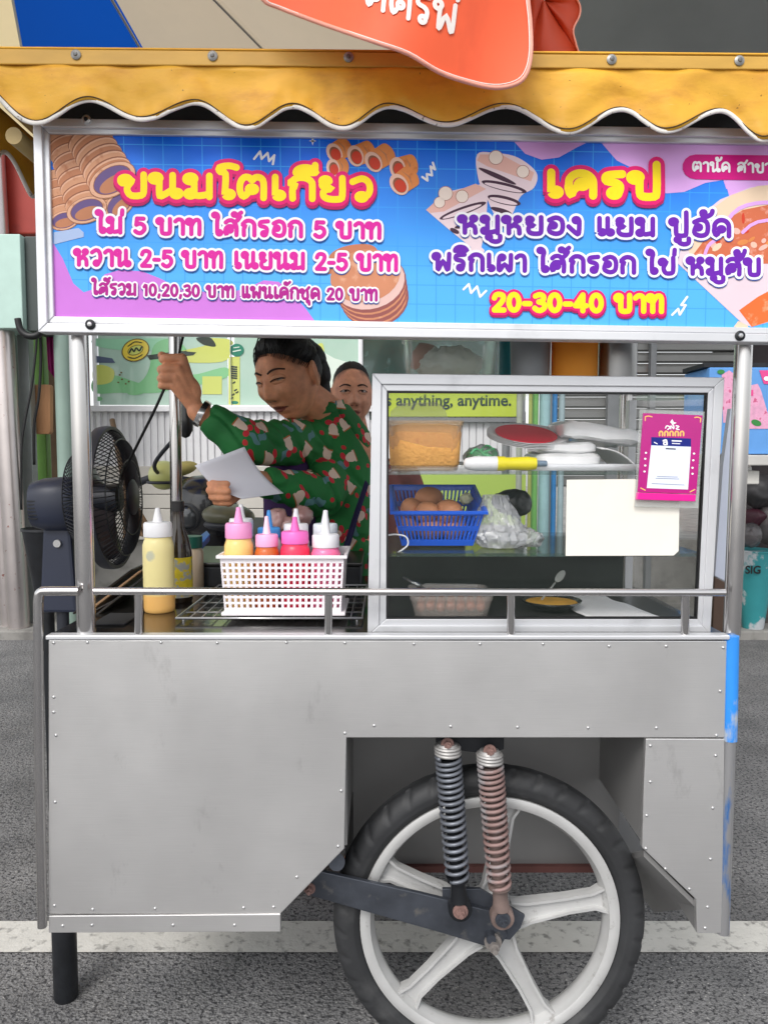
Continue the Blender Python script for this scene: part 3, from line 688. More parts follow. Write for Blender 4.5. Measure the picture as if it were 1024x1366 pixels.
# big crepe on the right
CR1, CR2, CR3 = pm('crepe_wrap', (232, 206, 178)), pm('crepe_fill', (206, 110, 76), c2=(232, 168, 150)), pm('crepe_paper', (226, 206, 216))
poly([(902, 350), (912, 318), (930, 290), (960, 266), (1000, 250), (1050, 244), (XR, 246), (XR, 400), (1060, 420), (1002, 436), (990, 432), (960, 404), (930, 376)], CR3, 6)
poly([(944, 282), (975, 260), (1010, 248), (1060, 244), (XR, 246), (XR, 300), (1030, 280), (980, 290), (950, 320), (920, 345), (916, 322)], CR1, 7)
poly([(920, 345), (950, 305), (990, 280), (1030, 272), (XR, 290), (XR, 350), (1030, 352), (960, 350)], CR2, 8)
random.seed(5)
for i in range(34):
    x_ = random.uniform(940, 1060); y_ = random.uniform(288, 345)
    poly(ellipse(x_, y_, random.uniform(3, 8), random.uniform(2, 5), random.uniform(0, 180), 9), random.choice([CR1, SAUS, ORG, CRST, CR2, CREP]), 9 + i * .05)
stripe([(965, 300), (985, 278), (1020, 270), (1060, 276)], 2.6, LILAC2, 12); stripe([(990, 310), (1010, 296), (1060, 290)], 2.2, LILAC2, 12); stripe([(938, 345), (944, 328), (954, 320)], 2.2, LILAC2, 12)
poly([(985, 414), (1010, 396), (1040, 380), (XR, 372), (XR, 408), (1040, 424), (1002, 436)], pm('crepe_sauce', (228, 112, 56), c2=(240, 170, 130)), 8)
poly([(978, 436), (984, 428), (996, 434), (998, 438)], CR1, 8)
flush('crepe_picture')
# doodles
for P in ([(339, 212), (347, 202), (349, 212), (357, 204), (359, 215), (366, 207), (364, 219)][::1], [(563, 236), (570, 241), (569, 232), (576, 234), (574, 222), (580, 226), (577, 217)], [(618, 386), (625, 379), (628, 391), (636, 382), (640, 396), (648, 388)], [(896, 420), (904, 412), (906, 420), (914, 407), (908, 407), (916, 396)]):
    for i in range(len(P) - 1): stripe([P[i], P[i + 1]], 1.5, WHT, 5)
    flush('doodle')
for dx, dy in ((5, 0), (-5, 0), (0, 6), (0, -6)): poly([(417 + dx, 188 + dy), (417 - dy * .3, 188 + dx * .3), (417 + dy * .3, 188 - dx * .3)], WHT, 5)
flush('doodle')
# lettering
def yellow_on_magenta(txt, x0, x1, yl, yr, h, r, ro, dy):
    text_line(sign, 'lettering', txt, x0, x1, yl, yr, h, [(ro, CRIM, dy, 24), (ro, MAG, 0, 26), (r, YEL, 0, 29)], SP)
yellow_on_magenta('ขนมโตเกียว', 160, 496, 260.5, 266.5, 28, 4.5, 9.6, 4)
yellow_on_magenta('เครป', 728, 879, 260, 262.5, 30, 5.4, 11, 4)
yellow_on_magenta('20-30-40 บาท', 657, 884, 413.5, 415.5, 21, 3.6, 7, 3)
def lined(txt, x0, x1, yl, yr, h, r, ro, m): text_line(sign, 'lettering', txt, x0, x1, yl, yr, h, [(ro, NAVY, 1.6, 20), (ro, WHT, 0, 22), (r, m, 0, 25)], SP)
lined('ไม่ 5 บาท ไส้กรอก 5 บาท', 130, 508, 309.5, 317.5, 19.5, 2.9, 5.9, PINKT)
lined('หวาน 2-5 บาท เนยนม 2-5 บาท', 100, 530, 353, 360.5, 20, 2.8, 5.8, PINKT)
lined('ไส้รวม 10,20,30 บาท แพนเค้กชุด 20 บาท', 124, 503, 392, 400.5, 14, 1.95, 4.1, pm('plum_letter', (176, 30, 140)))
lined('หมูหยอง แยม ปูอัด', 612, 973, 310, 315, 21.5, 3.25, 6.5, PURT)
lined('พริกเผา ไส้กรอก ไข่ หมูสับ', 578, 1013, 359, 366.5, 20.5, 3.1, 6.3, PURT)
pill = [(v_[0], v_[1]) for v_ in [(927, 206)] + [(1120, 208)] + [(1120, 242)]] + arc(927, 222.5, 17.5, 16.5, 90, 270)
poly([(min(a, XR), b_) for a, b_ in pill], pm('pill_magenta', (206, 20, 128)), 13)
flush('pill_badge')
text_line(sign, 'lettering', 'ตานัด สาขา', 923, 1027, 228, 230, 12, [(1.5, WHT, 0, 18)], SP)
# ------------------------------------------------------------------ glass display case on the counter
GLASS = clear('case_glass', (150, 170, 160), .015, .02, .22)
SHELFG = clear('shelf_glass', (80, 116, 102), .20, .04, .5)
PLAST = clear('clear_plastic', (225, 232, 228), .22, .12, .5)
YG = 1.352
case = thing('display_case', 'aluminium framed glass display case full of food on the cart counter', 'display case', at(720, 849, YG))
OC = [(496.5, 498), (966, 503.5), (947, 849), (490, 848)]; IC = [(516, 521.5), (944, 524), (930, 826), (515, 826)]
MC = [(OC[i][0] * .38 + IC[i][0] * .62, OC[i][1] * .38 + IC[i][1] * .62) for i in range(4)]
for i in range(4):
    j = (i + 1) % 4; mb = MB()
    mb.prism([at(*OC[i], YG), at(*OC[j], YG), at(*MC[j], YG), at(*MC[i], YG)], (0, .022, 0))
    mb.prism([at(*MC[i], YG + .004), at(*MC[j], YG + .004), at(*IC[j], YG + .004), at(*IC[i], YG + .004)], (0, .014, 0))
    mb.build('frame_bar', ALU, case, bevel=.0012)
gask = MB()
for i in range(4):
    j = (i + 1) % 4
    def inn(p, f=.012): return (p[0] + (723 - p[0]) * f, p[1] + (675 - p[1]) * f * 1.3)
    gask.prism([at(*IC[i], YG + .006), at(*IC[j], YG + .006), at(*inn(IC[j]), YG + .006), at(*inn(IC[i]), YG + .006)], (0, .010, 0))
gask.build('gasket', M('black_gasket', (22, 22, 24), .6), case)
MB().prism([at(*p_, YG + .0125) for p_ in IC], (0, .003, 0)).build('glass_pane', GLASS, case)
ZT = at(600, 500, YG).z; YB = 1.80
xl, xr_ = at(500, 600, YG).x, at(947, 840, YG).x
xr2 = at(960, 505, YG).x
MB().span((xl, YG + .022, ZT - .012), (xr2, YB, ZT - .002)).build('case_roof', GLASS, case)
for x in (xl + .006, xr_ - .012):
    for y in (YB - .012,):
        MB().span((x - .009, y - .012, ZC + .004), (x + .009, y + .012, ZT - .013)).build('corner_post', ALU, case, bevel=.001)
MB().span((xl + .001, YG + .023, ZC + .004), (xl + .005, YB - .03, ZT - .013)).build('side_pane', GLASS, case)
MB().hexa([(xr_ - .004, YG + .023, ZC + .004), (xr_, YG + .023, ZC + .004), (xr_, YB - .03, ZC + .004), (xr_ - .004, YB - .03, ZC + .004),
           (xr2 - .012, YG + .023, ZT - .013), (xr2 - .008, YG + .023, ZT - .013), (xr2 - .008, YB - .03, ZT - .013), (xr2 - .012, YB - .03, ZT - .013)]).build('side_pane', GLASS, case)
Z1 = at(600, 629, YG + .03).z; Z2 = at(600, 738, YG + .03).z
for z in (Z1, Z2):
    MB().span((xl + .007, YG + .028, z - .006), (xr_ - .006, YB - .03, z)).build('shelf', SHELFG, case)
MB().span((xl + .02, YB - .02, ZC + .004), (xr_ - .024, YB - .012, Z2 - .01)).build('back_board', M('case_dark_board', (44, 48, 46), .35, .2, var=.3, vs=7), case)
MB().span((xl + .007, YG + .03, ZC + .0035), (xr_ - .006, YB - .03, ZC + .006)).build('case_floor', M('case_floor', (74, 74, 74), .3, .6, var=.2, vs=9), case)
MB().tube([(xl + .02, YB - .005, Z1 + .012), (xr_ - .02, YB - .005, Z1 + .012)], .004, 10).build('slide_rail', ALU, case)

# food and packs in the case
def tub(name, label, cat, px0, px1, pyt, pyb, y0, y1, m, taper=.9, th=.003, lip=.004, zb=None, group=None, parts=True):
    """open rounded tub whose front face fills the given pixels"""
    a, b_ = at(px0, pyt, y0), at(px1, pyt, y0); zt = a.z; zb = at(px0, pyb, y0).z if zb is None else zb
    c_ = Vector(((a.x + b_.x) / 2, (y0 + y1) / 2, zb)); hx, hy = (b_.x - a.x) / 2, (y1 - y0) / 2
    t = thing(name, label, cat, c_, group)
    def ring(k, z, ins=0):
        x_, y_ = hx * k - ins, hy * k - ins; rr = min(x_, y_) * .28; P = []
        for cx_, cy_, a0 in ((x_ - rr, y_ - rr, 0), (-x_ + rr, y_ - rr, 90), (-x_ + rr, -y_ + rr, 180), (x_ - rr, -y_ + rr, 270)):
            for i in range(6): P.append(Vector((c_.x + cx_ + rr * cos(radians(a0 + i * 18)), c_.y + cy_ + rr * sin(radians(a0 + i * 18)), z)))
        return P
    mb = MB().loft([ring(taper * .97, zb), ring(taper, zb + .004), ring(.985, zt - .012), ring(.985, zt - .010), ring(1.02, zt - .009), ring(1.03, zt), ring(.99, zt), ring(.97, zt - .01), ring(taper, zb + .006, th), ring(taper * .9, zb + .005, th)])
    mb.build('tub_wall', m, t, smooth=40)
    return t, c_, hx, hy, zt, zb, ring
FOODO = M('orange_floss', (252, 180, 96), .9, 0, var=.12, vs=60, bump=.8, bs=160, c2=(206, 110, 56), c2s=60, c2t=(.6, .75))
t, c_, hx, hy, zt, zb, ring = tub('food_tub', 'clear plastic tub of orange shredded filling on the upper shelf', 'food tub', 517, 618, 561, 627, 1.40, 1.62, clear('tub_amber', (240, 196, 140), .30, .15, .4), zb=Z1 + .001)
mb = MB().loft([ring(.88, zb + .008), ring(.93, zb + .012), ring(.955, zt - .022), ring(.90, zt - .010), ring(.45, zt - .002)]); crumple(mb, .0025, 70); mb.build('filling', FOODO, t, smooth=True)
lid = MB().prism([c_ + Vector((hx * a, hy * .98, zt - zb + b_)) for a, b_ in ((-.95, 0), (.95, 0), (.72, .040), (.5, .050), (-.6, .048), (-.9, .03))], (0, .003, 0)); lid.build('open_lid', PLAST, t)
GREENB = M('green_straps', (40, 200, 110), .35, 0, var=.3, vs=60, c2=(120, 215, 160), c2s=60, c2t=(.55, .65))
gb = MB(); random.seed(3); c0 = at(642, 603, 1.47); c0.z = Z1 + .024
gbag = thing('bag_of_bands', 'small clear bag of bright green bands beside the orange tub', 'bag', c0)
for i in range(34):
    rr = random.uniform(.012, .023); R = Matrix.Rotation(random.uniform(0, 6), 3, 'X') @ Matrix.Rotation(random.uniform(0, 6), 3, 'Z')
    o_ = Vector((random.uniform(-.014, .014), random.uniform(-.014, .014), random.uniform(-.008, .008)))
    gb.tube([c0 + o_ + R @ Vector((rr * cos(k / 14 * 2 * pi), rr * .6 * sin(k / 14 * 2 * pi), .004 * sin(k))) for k in range(14)], .0022, 6, closed=True)
for i, v_ in enumerate(gb.v): gb.v[i].z = max(v_.z, Z1 + .004)
gb.build('bands', GREENB, gbag, smooth=True)
BAGM = clear('bag_film', (236, 238, 240), .12, .15, .8)
crumple(MB().ell(c0 + Vector((0, 0, .002)), (.036, .034, .0235), None, 26, 14), .006, 45, 3).build('bag_film', BAGM, gbag, smooth=True)
# yellow and white cutter lying on the shelf
a, b_ = at(618, 618, 1.40), at(716, 617, 1.40); a.z = b_.z = Z1 + .0145
cut = thing('peeler_knife', 'yellow and white handled tool lying on the upper shelf edge', 'knife', a)
MB().tube([a, a + Vector((.004, 0, 0)), a + Vector((.02, 0, 0)), a + Vector((.062, 0, 0))], [.005, .010, .0135, .0135], 18).build('white_sleeve', WHITE, cut, smooth=40)
YELM = M('yellow_plastic', (238, 222, 30), .35, 0, var=.05, coat=.2)
mb = MB().tube([a + Vector((.0621, 0, 0)), a + Vector((.075, 0, 0)), a + Vector((.08, 0, 0)), a + Vector((.12, 0, 0)), a + Vector((.135, 0, 0)), b_ + Vector((-.004, 0, 0))], [.0135, .0135, .0115, .013, .011, .008], 18); mb.build('yellow_handle', YELM, cut, smooth=40)
MB().cyl(b_ + Vector((-.003, 0, 0)), b_ + Vector((.018, .004, 0)), .006, .0055, 14).build('end_cap', M('grey_blue', (120, 140, 160), .4), cut, smooth=40)
# wrapped plates with red paper, flat packs
def lens_pack(name, label, cat, px, py, y, rx, ry, rz, m, tilt=0):
    c_ = at(px, py, y); mb = MB().ell(c_, (rx, ry, rz), Matrix.Rotation(tilt, 3, 'Y'), 40, 10); return c_, mb
PAPERW = M('paper_white', (246, 246, 247), .6, 0, var=.04, vs=20, bump=.05)
pl = thing('plate_pack', 'film wrapped round plates with a red paper on top', 'plates', at(705, 592, 1.50))
cP = at(703, 582, 1.52)
mb = MB()
for k in range(4): mb.lathe([(0, 0), (.055, 0), (.081, .006), (.082, .0055), (.057, -.002), (0, -.002)], cP + Vector((0, 0, -.008 + .003 * k)), (.05, -.30, 1), 40)
mb.build('plate_stack', PAPERW, pl, smooth=40)
MB().lathe([(0, .0012), (.062, .0012), (.062, 0), (0, 0)], cP + Vector((-.004, -.006, .0050)), (.06, -.335, 1), 32).build('red_paper', M('red_paper', (246, 30, 66), .45, 0, var=.08), pl)
FILMW = M('film_packs', (246, 247, 248), .25, 0, var=.10, vs=16, bump=.25, bs=22, coat=.6, c2=(205, 206, 208), c2s=12, c2t=(.58, .7))
def slab(name, label, cat, pts, y0, y1, zb, h, m, amp=.003, group=None, tilt=0):
    x0, x1 = at(pts[0], 600, y0).x, at(pts[1], 600, y0).x; c_ = Vector(((x0 + x1) / 2, (y0 + y1) / 2, zb))
    mb = MB(); nx, ny = 14, 10; top_, bot = [], []
    rings = []
    for k, (s_, z) in enumerate(((.9, 0), (1, h * .2), (1, h * .8), (.92, h), (.5, h * 1.06))):
        P = []
        for i in range(40):
            a = 2 * pi * i / 40; ca, sa = cos(a), sin(a); e = .35
            ux = (abs(ca) ** e) * (1 if ca > 0 else -1); uy = (abs(sa) ** e) * (1 if sa > 0 else -1)
            P.append(c_ + Vector((ux * (x1 - x0) / 2 * s_, uy * (y1 - y0) / 2 * s_, z + tilt * ux)))
        rings.append(P)
    mb.loft(rings); crumple(mb, amp, 26, zb * 10 + pts[0])
    o = mb.build(name, m, None, smooth=45); tag(o, label, cat, group); return o
slab('paper_pack', 'lowest flat white pack of paper bags on the upper shelf', 'paper pack', (716, 806), 1.43, 1.60, Z1 + .004, .028, FILMW)
slab('paper_pack', 'middle white pack lying over the lowest pack', 'paper pack', (722, 800), 1.45, 1.62, Z1 + .034, .020, FILMW, .003)
slab('paper_pack', 'film wrapped pack topmost of the white packs', 'paper pack', (752, 862), 1.44, 1.64, Z1 + .057, .030, FILMW, .008, tilt=-.010)
P0 = Z1 + .042
o = MB().grid(lambda u, v_: Vector((at(800, 600, 1.44).x + u * .072, 1.43 + v_ * .16, P0 - .040 * (u ** 2.2) + .004 * sin(v_ * 4))), 14, 8).build('paper_sheet', PAPERW, None, smooth=True, solid=.002)
tag(o, 'white sheet curling down at the right of the packs', 'paper')
slab('drain_tray', 'grey flat tray under the packs on the upper shelf', 'tray', (690, 860), 1.405, 1.43, Z1 + .001, .012, ALU, .0005)
# blue basket with eggs on the lower shelf
BLUEB = M('basket_blue', (24, 98, 226), .32, 0, var=.04, coat=.2)
def slotted(c_, x0, x1, y0, y1, h, tap, m, par, name, rows, ncol, bar=.4, th=.0022, lipw=.006, holes_side=True):
    """basket with real slots: every wall a lattice of bars between solid bands"""
    mb = MB()
    cx_, cy_ = (x0 + x1) / 2, (y0 + y1) / 2
    def P(u, v_, side, off=0):
        k = tap + (1 - tap) * v_; hx, hy = (x1 - x0) / 2 * k - off, (y1 - y0) / 2 * k - off
        s_ = 2 * u - 1; z = c_ + v_ * h
        return {0: Vector((cx_ + s_ * hx, cy_ - hy, z)), 1: Vector((cx_ + hx, cy_ + s_ * hy, z)), 2: Vector((cx_ - s_ * hx, cy_ + hy, z)), 3: Vector((cx_ - hx, cy_ - s_ * hy, z))}[side]
    for side in range(4):
        n = ncol if side % 2 == 0 else max(3, int(ncol * (y1 - y0) / (x1 - x0)))
        def cell(u0, u1, v0, v1): mb.hexa([P(u0, v0, side), P(u1, v0, side), P(u1, v0, side, th), P(u0, v0, side, th), P(u0, v1, side), P(u1, v1, side), P(u1, v1, side, th), P(u0, v1, side, th)])
        vv = [0] + [x for r in rows for x in r] + [1]
        for i in range(0, len(vv), 2): cell(0, 1, vv[i], vv[i + 1])
        for v0, v1 in rows:
            for k in range(n + 1):
                u0 = (k - bar / 2) / n; u1 = (k + bar / 2) / n; cell(max(0, u0), min(1, u1), v0, v1)
    k = tap
    mb.span((cx_ - (x1 - x0) / 2 * k, cy_ - (y1 - y0) / 2 * k, c_), (cx_ + (x1 - x0) / 2 * k, cy_ + (y1 - y0) / 2 * k, c_ + .0025))
    z = c_ + h
    for a_, b2 in (((x0 - lipw, y0 - lipw), (x1 + lipw, y0)), ((x0 - lipw, y1), (x1 + lipw, y1 + lipw)), ((x0 - lipw, y0), (x0, y1)), ((x1, y0), (x1 + lipw, y1))):
        mb.span((a_[0], a_[1], z - .004), (b2[0], b2[1], z + .002))
    return mb.build(name, m, par, bevel=.0006)
x0, x1 = at(524, 682, 1.44).x, at(645, 682, 1.44).x
eb = thing('egg_basket', 'bright blue slotted plastic basket holding brown eggs', 'basket', ((x0 + x1) / 2, 1.52, Z2))
hB = at(580, 681, 1.44).z - Z2
slotted(Z2 + .001, x0, x1, 1.44, 1.64, hB, .80, BLUEB, eb, 'basket_body', [(.18, .44), (.58, .88)], 20, .45)
EGG = M('egg_shell', (206, 140, 98), .55, 0, var=.08, vs=30, bump=.05, bs=200)
eb.rotation_euler.x = radians(12); eb.location.z += .016
o = MB().span((x0 + .02, 1.575, Z2 + .0005), (x1 - .02, 1.635, Z2 + .030)).build('flat_carton', M('carton_brown', (150, 112, 78), .8, 0, var=.1), None, bevel=.001); tag(o, 'flat brown carton propping up the rear of the blue basket', 'carton')
random.seed(8)
EG = MB().lathe([(.0225 * math.sin(t_ * pi / 14) * (1 + .12 * cos(t_ * pi / 14)), -.029 * cos(t_ * pi / 14)) for t_ in range(15)], (0, 0, 0), (0, 0, 1), 22).mesh('egg'); EG.materials.append(EGG)
for q in EG.polygons: q.use_smooth = True
ES = [(548, 670, 1.52, 'egg at the left end of the blue basket', .92), (572, 664, 1.56, 'large brown egg at the back of the blue basket', 1.1), (570, 674, 1.49, 'egg in front middle of the blue basket', .95), (598, 672, 1.49, 'biggest orange brown egg at the right in the blue basket', 1.12)]
for px, py, y, lb, s_ in ES:
    o = bpy.data.objects.new('egg', EG); col.objects.link(o); o.location = at(px, py, y); o.location.z = Z2 + hB * .78 + (y - 1.44) * .21 + (.008 if y > 1.55 else 0); o.scale = (s_, s_, s_); o.rotation_euler = (1.4, random.uniform(-.4, .4), random.uniform(0, 3)); tag(o, lb, 'egg', 'brown eggs in the blue basket')
lowe = MB()
for i in range(6):
    o = bpy.data.objects.new('egg', EG); col.objects.link(o); o.location = (x0 + .03 + (i % 3) * .047, 1.495 + (i // 3) * .055, Z2 + .034 + .012 * (i // 3)); o.rotation_euler = (1.5, .2 * i, i); tag(o, 'brown egg lying below the others in the blue basket', 'egg', 'brown eggs in the blue basket')
crumple(MB().ell(at(620, 668, 1.55), (.013, .013, .012), None, 20, 12), .0035, 160).build('foam_net', M('foam_net', (205, 205, 170), .7), eb, smooth=True)
# crumpled clear bag and black pouch
cb = at(668, 706, 1.47); cb.z = Z2 + .042
bag = thing('plastic_bag', 'crumpled clear plastic bag standing right of the blue basket', 'plastic bag', (cb.x, cb.y, Z2))
mb = MB(); rings = []
for i in range(40):
    t = i / 39; rr = .054 * (1 - .55 * t ** 1.5) * (.75 + .25 * min(1, t * 6)); P = []
    for k in range(64):
        a = 2 * pi * k / 64; f = 1 - .10 * abs(noise.noise(Vector((cos(a) * 14, sin(a) * 14, t * 12)))) + .18 * noise.noise(Vector((cos(a) * 3, sin(a) * 3, t * 4))) + .10 * noise.noise(Vector((cos(a) * 9, sin(a) * 9, t * 9)))
        P.append(Vector((cb.x - .012 * t + rr * f * cos(a), cb.y + rr * .8 * f * sin(a), Z2 + .002 + .102 * t)))
    rings.append(P)
mb.loft(rings); mb.build('bag_film', clear('bag_film_heavy', (236, 238, 241), .36, .16, 1.2), bag, smooth=24)
mb = MB().ell((cb.x + .045, cb.y - .01, Z2 + .020), (.035, .03, .019), None, 24, 12); crumple(mb, .008, 60, 4); mb.build('bag_tail', MATS['bag_film_heavy'], bag)
mb = MB().ell(at(682, 662, 1.55), (.042, .03, .026), None, 26, 14); crumple(mb, .010, 40, 2); o = mb.build('black_pouch', M('black_pouch', (26, 26, 30), .3, 0, var=.3), None, smooth=True); o.location.z -= .012; tag(o, 'dark pouch behind the crumpled clear bag', 'pouch')
# white charging cord hanging at the left of the lower shelf
o = MB().tube(catmull([at(517, 714, 1.40), at(528, 713, 1.41), at(541, 716, 1.41), at(544, 726, 1.41), at(537, 733, 1.41), at(530, 737, 1.41)], 6), .0016, 8).build('cord', WHITE, None, smooth=True); tag(o, 'thin white cord looped at the left end of the lower shelf', 'cord')
# bottom: sausage tub, bowl, paper, spatula
MEAT = M('sausage_meat', (150, 86, 62), .5, 0, var=.2, vs=30, coat=.3)
t, c_, hx, hy, zt, zb, ring = tub('food_tub', 'low clear tub of brown sausages on the case floor', 'food tub', 548, 658, 796, 828, 1.42, 1.56, clear('tub_clear', (215, 205, 196), .25, .15, .5), zb=ZC + .007)
for i in range(7):
    x_ = c_.x - hx * .75 + i * hx * .25
    MB().capsule((x_, c_.y - .035, zb + .017 + .002 * (i % 2)), (x_ + .008, c_.y + .04, zb + .019), .0095, .0085, 12).build('sausage', MEAT, t, smooth=True)
lidp = MB().prism([at(a, b_, 1.58) for a, b_ in ((560, 788), (640, 789), (634, 779), (566, 778))], (0, .003, 0)); lidp.build('open_lid', PLAST, t)
bw = thing('mixing_bowl', 'dark metal bowl with yellow batter and a spoon', 'bowl', at(735, 822, 1.52))
cB = at(735, 800, 1.52); hb = cB.z - ZC - .006
MB().lathe([(0, 0), (.030, 0), (.045, .008), (.059, hb), (.061, hb), (.060, hb - .003), (.046, .011), (.03, .004), (0, .004)], (cB.x, 1.52, ZC + .0065), (0, 0, 1), 36).build('bowl_wall', M('bowl_metal', (120, 122, 120), .25, .9, var=.1), bw, smooth=40)
MB().lathe([(0, hb * .80), (.052, hb * .80), (.05, hb * .7), (0, hb * .7)], (cB.x, 1.52, ZC + .0065), (0, 0, 1), 30).build('batter', M('batter', (226, 170, 62), .5, 0, var=.12, vs=40, bump=.2), bw, smooth=40)
sp0, sp1 = at(722, 800, 1.50), at(752, 762, 1.54)
mb = MB().tube([sp0, sp0.lerp(sp1, .6)], .0022, 8); d = (sp1 - sp0).normalized(); mb.ell(sp0.lerp(sp1, .82), (.008, .003, .017), Vector((0, 0, 1)).rotation_difference(d).to_matrix(), 16, 10); mb.build('spoon', clear('spoon_plastic', (200, 205, 200), .4, .1, .8), bw, smooth=True)
o = MB().grid(lambda u, v_: at(788 + 104 * u + 22 * v_ * (1 - u) - 18 * v_, 824, 1.40 + .0 * u) * 1.0 + Vector((-.03 * v_, .26 * v_, .004 + .006 * sin(u * 3) * v_)), 10, 10).build('paper_sheet', PAPERW, None, smooth=True, solid=.0015); tag(o, 'white paper sheets spread on the case floor at the right', 'paper')
for v_ in o.data.vertices: v_.co.z = ZC + .009 + .010 * noise.noise(v_.co * 14) * .5 + .003
kn = MB().tube([at(538, 770, 1.50), at(560, 782, 1.47)], [.002, .006], 8); kn.tube([at(560, 782, 1.47), at(574, 790, 1.455)], .0025, 8); o = kn.build('spatula', M('spatula_steel', (150, 152, 152), .25, .9), None, smooth=True); tag(o, 'thin steel spatula leaning on the sausage tub', 'spatula')
# cards and payment stand on the front glass
YK = YG + .0015
card = thing('beige_card', 'plain beige card taped on the case glass', 'card', at(830, 740, YK))
MB().prism([at(a, b_, YK) for a, b_ in ((755.5, 640), (846, 639), (905.5, 668), (904.5, 735), (898, 741), (754, 741.5))], (0, .0016, 0)).build('card_sheet', M('card_beige', (234, 230, 220), .55, 0, var=.02, vs=20, c2=(222, 216, 204), c2s=8, c2t=(.55, .8)), card)
MB().prism([at(a, b_, YK - .0022) for a, b_ in ((846.5, 640), (905.5, 640), (905.5, 676), (845, 675))], (0, .0016, 0)).build('card_sheet', MATS['card_beige'], card)
QM = M('qr_magenta', (182, 12, 126), .25, 0, var=.05, vs=12, coat=.3, c2=(150, 18, 110), c2s=5, c2t=(.5, .8))
qs = thing('payment_stand', 'magenta payment card in an acrylic stand stuck on the case glass', 'card stand', at(890, 670, YK))
YQ = YK - .012
def QP(u, v_, k=0): return at(u, v_, YQ - .0001 * k)
MB().prism([at(a, b_, YQ + .004) for a, b_ in ((853, 546), (939, 549), (931, 678), (846, 676))], (0, .003, 0)).build('acrylic_back', PLAST, qs)
MB().prism([QP(a, b_) for a, b_ in ((857.5, 551), (936.5, 554), (928, 659), (850, 656))], (0, .003, 0)).build('magenta_card', QM, qs)
MB().prism([at(a, b_, YQ - .004) for a, b_ in ((850.5, 657), (928, 660), (927, 669), (849, 666.5))], (0, .010, 0)).build('stand_foot', M('hot_pink', (232, 14, 150), .3, coat=.4), qs, bevel=.001)
SPQ = SP; SP = QP
GOLD = pm('gold', (240, 190, 110))
poly([(868, 583), (921, 585), (921, 596), (868, 594)], pm('navy', (30, 42, 128)), 2)
poly([(868, 594), (921, 596), (917, 653), (862, 651)], pm('card_white', (226, 232, 246)), 2)
for P in (((869, 645), (912, 647)), ((874, 638), (905, 639)), ((876, 635.6), (903, 636.4))): stripe(P, .35, pm('grey_line', (120, 130, 160)), 4)
stripe([(888, 598.5), (900, 599)], .8, pm('ink', (40, 44, 70)), 4)
for cx_, cy_ in ((861, 604), (860, 612), (860, 621), (859, 629), (925, 605), (924, 614), (923, 624), (923, 632)): poly(ellipse(cx_, cy_, 1.5, 1.3), WHT, 3)
for P in ([(860, 556), (864, 555), (869, 556)], [(860, 556), (860, 561)], [(934, 558), (930, 556.5), (926, 557)], [(934, 558), (933.5, 563)], [(854, 651), (860, 654)], [(926, 653), (920, 656)]): stripe(P, .7, GOLD, 3)
poly([(896, 559), (898, 563), (902, 564), (898, 566), (897, 569), (895, 565), (893, 563)], WHT, 3)
for P in ([(887, 571), (889, 568), (893, 570), (890, 573)], [(894, 572), (894, 568), (898, 572), (898, 568)], [(901, 568), (905, 569), (901, 572), (905, 573)]): stripe(P, .8, WHT, 3)
for x_ in (879, 886, 893, 900, 907): stripe([(x_, 581), (x_, 577), (x_ + 2, 575.4), (x_ + 4, 577), (x_ + 4, 581)], 1.1, GOLD, 3)
stripe([(884, 588), (888, 587), (889, 593)], 1.1, WHT, 4); stripe([(889, 590), (885, 590), (885, 593), (889, 593)], 1.0, WHT, 4)
stripe([(872, 590), (876, 592)], .6, WHT, 4); stripe([(896, 588), (908, 588.5)], .9, WHT, 4); stripe([(896, 591.5), (906, 592)], .6, WHT, 4)
flush('card_print', qs); SP = SPQ

# ------------------------------------------------------------------ containers on top of the case
ZTT = ZT
t, c_, hx, hy, zt, zb, ring = tub('storage_box', 'large clear box of white foam net on the case roof', 'box', 541, 672, 428, 498, 1.385, 1.62, clear('box_green_clear', (190, 220, 202), .13, .10, .35), .92, zb=ZTT)
mb = MB().ell(c_ + Vector((.0, 0, .034)), (hx * .70, hy * .7, .034), None, 40, 20); crumple(mb, .009, 90, 3)
mb.build('foam_net', canvas('white_noodles', (252, 252, 248), (225, 225, 218), .4), t, smooth=True)
MB().lathe([(0, 0), (.024, 0), (.026, .03), (.016, .05), (0, .05)], c_ + Vector((-hx * .6, 0, .026)), (.2, 0, 1), 20).build('dish', M('faded_salmon', (196, 120, 104), .5), t, smooth=True)
def pail(name, label, cat, px0, px1, y, m, pyt=420, tp=.9, mlid=None):
    c_ = at((px0 + px1) / 2, 498, y); r = (px1 - px0) / 2 * y / 1010; h = at(0, pyt, y).z - ZTT
    t = thing(name, label, cat, (c_.x, y, ZTT))
    MB().lathe([(0, 0), (r * tp, 0), (r * tp * 1.01, .004), (r, h - .008), (r * 1.05, h - .008), (r * 1.06, h), (r * .98, h), (r * tp * .96, .006), (0, .006)], (c_.x, y, ZTT), (0, 0, 1), 40).build('pail_wall', m, t, smooth=40)
    MB().tube([Vector((c_.x, y, ZTT)) + Vector((r * 1.07 * cos(k / 12 * pi), -r * 1.07 * sin(k / 12 * pi) * .9, h - .01 - .0 * k)) for k in range(13)], .002, 8).build('pail_handle', SCREW, t, smooth=True)
    return t
pail('grey_pail', 'dark grey pail on the case roof beside the foam box', 'pail', 679, 734, 1.43, M('pail_grey', (128, 132, 136), .4, 0, var=.06))
pail('orange_pail', 'orange translucent pail on the case roof', 'pail', 735, 796, 1.425, canvas('pail_orange', (255, 190, 70), (255, 206, 104), .55), tp=.97)
pail('metal_canister', 'brushed metal canister at the right end of the case roof containers', 'canister', 797, 848, 1.43, brushed('canister', (150, 150, 150), .3, .9), tp=.98)
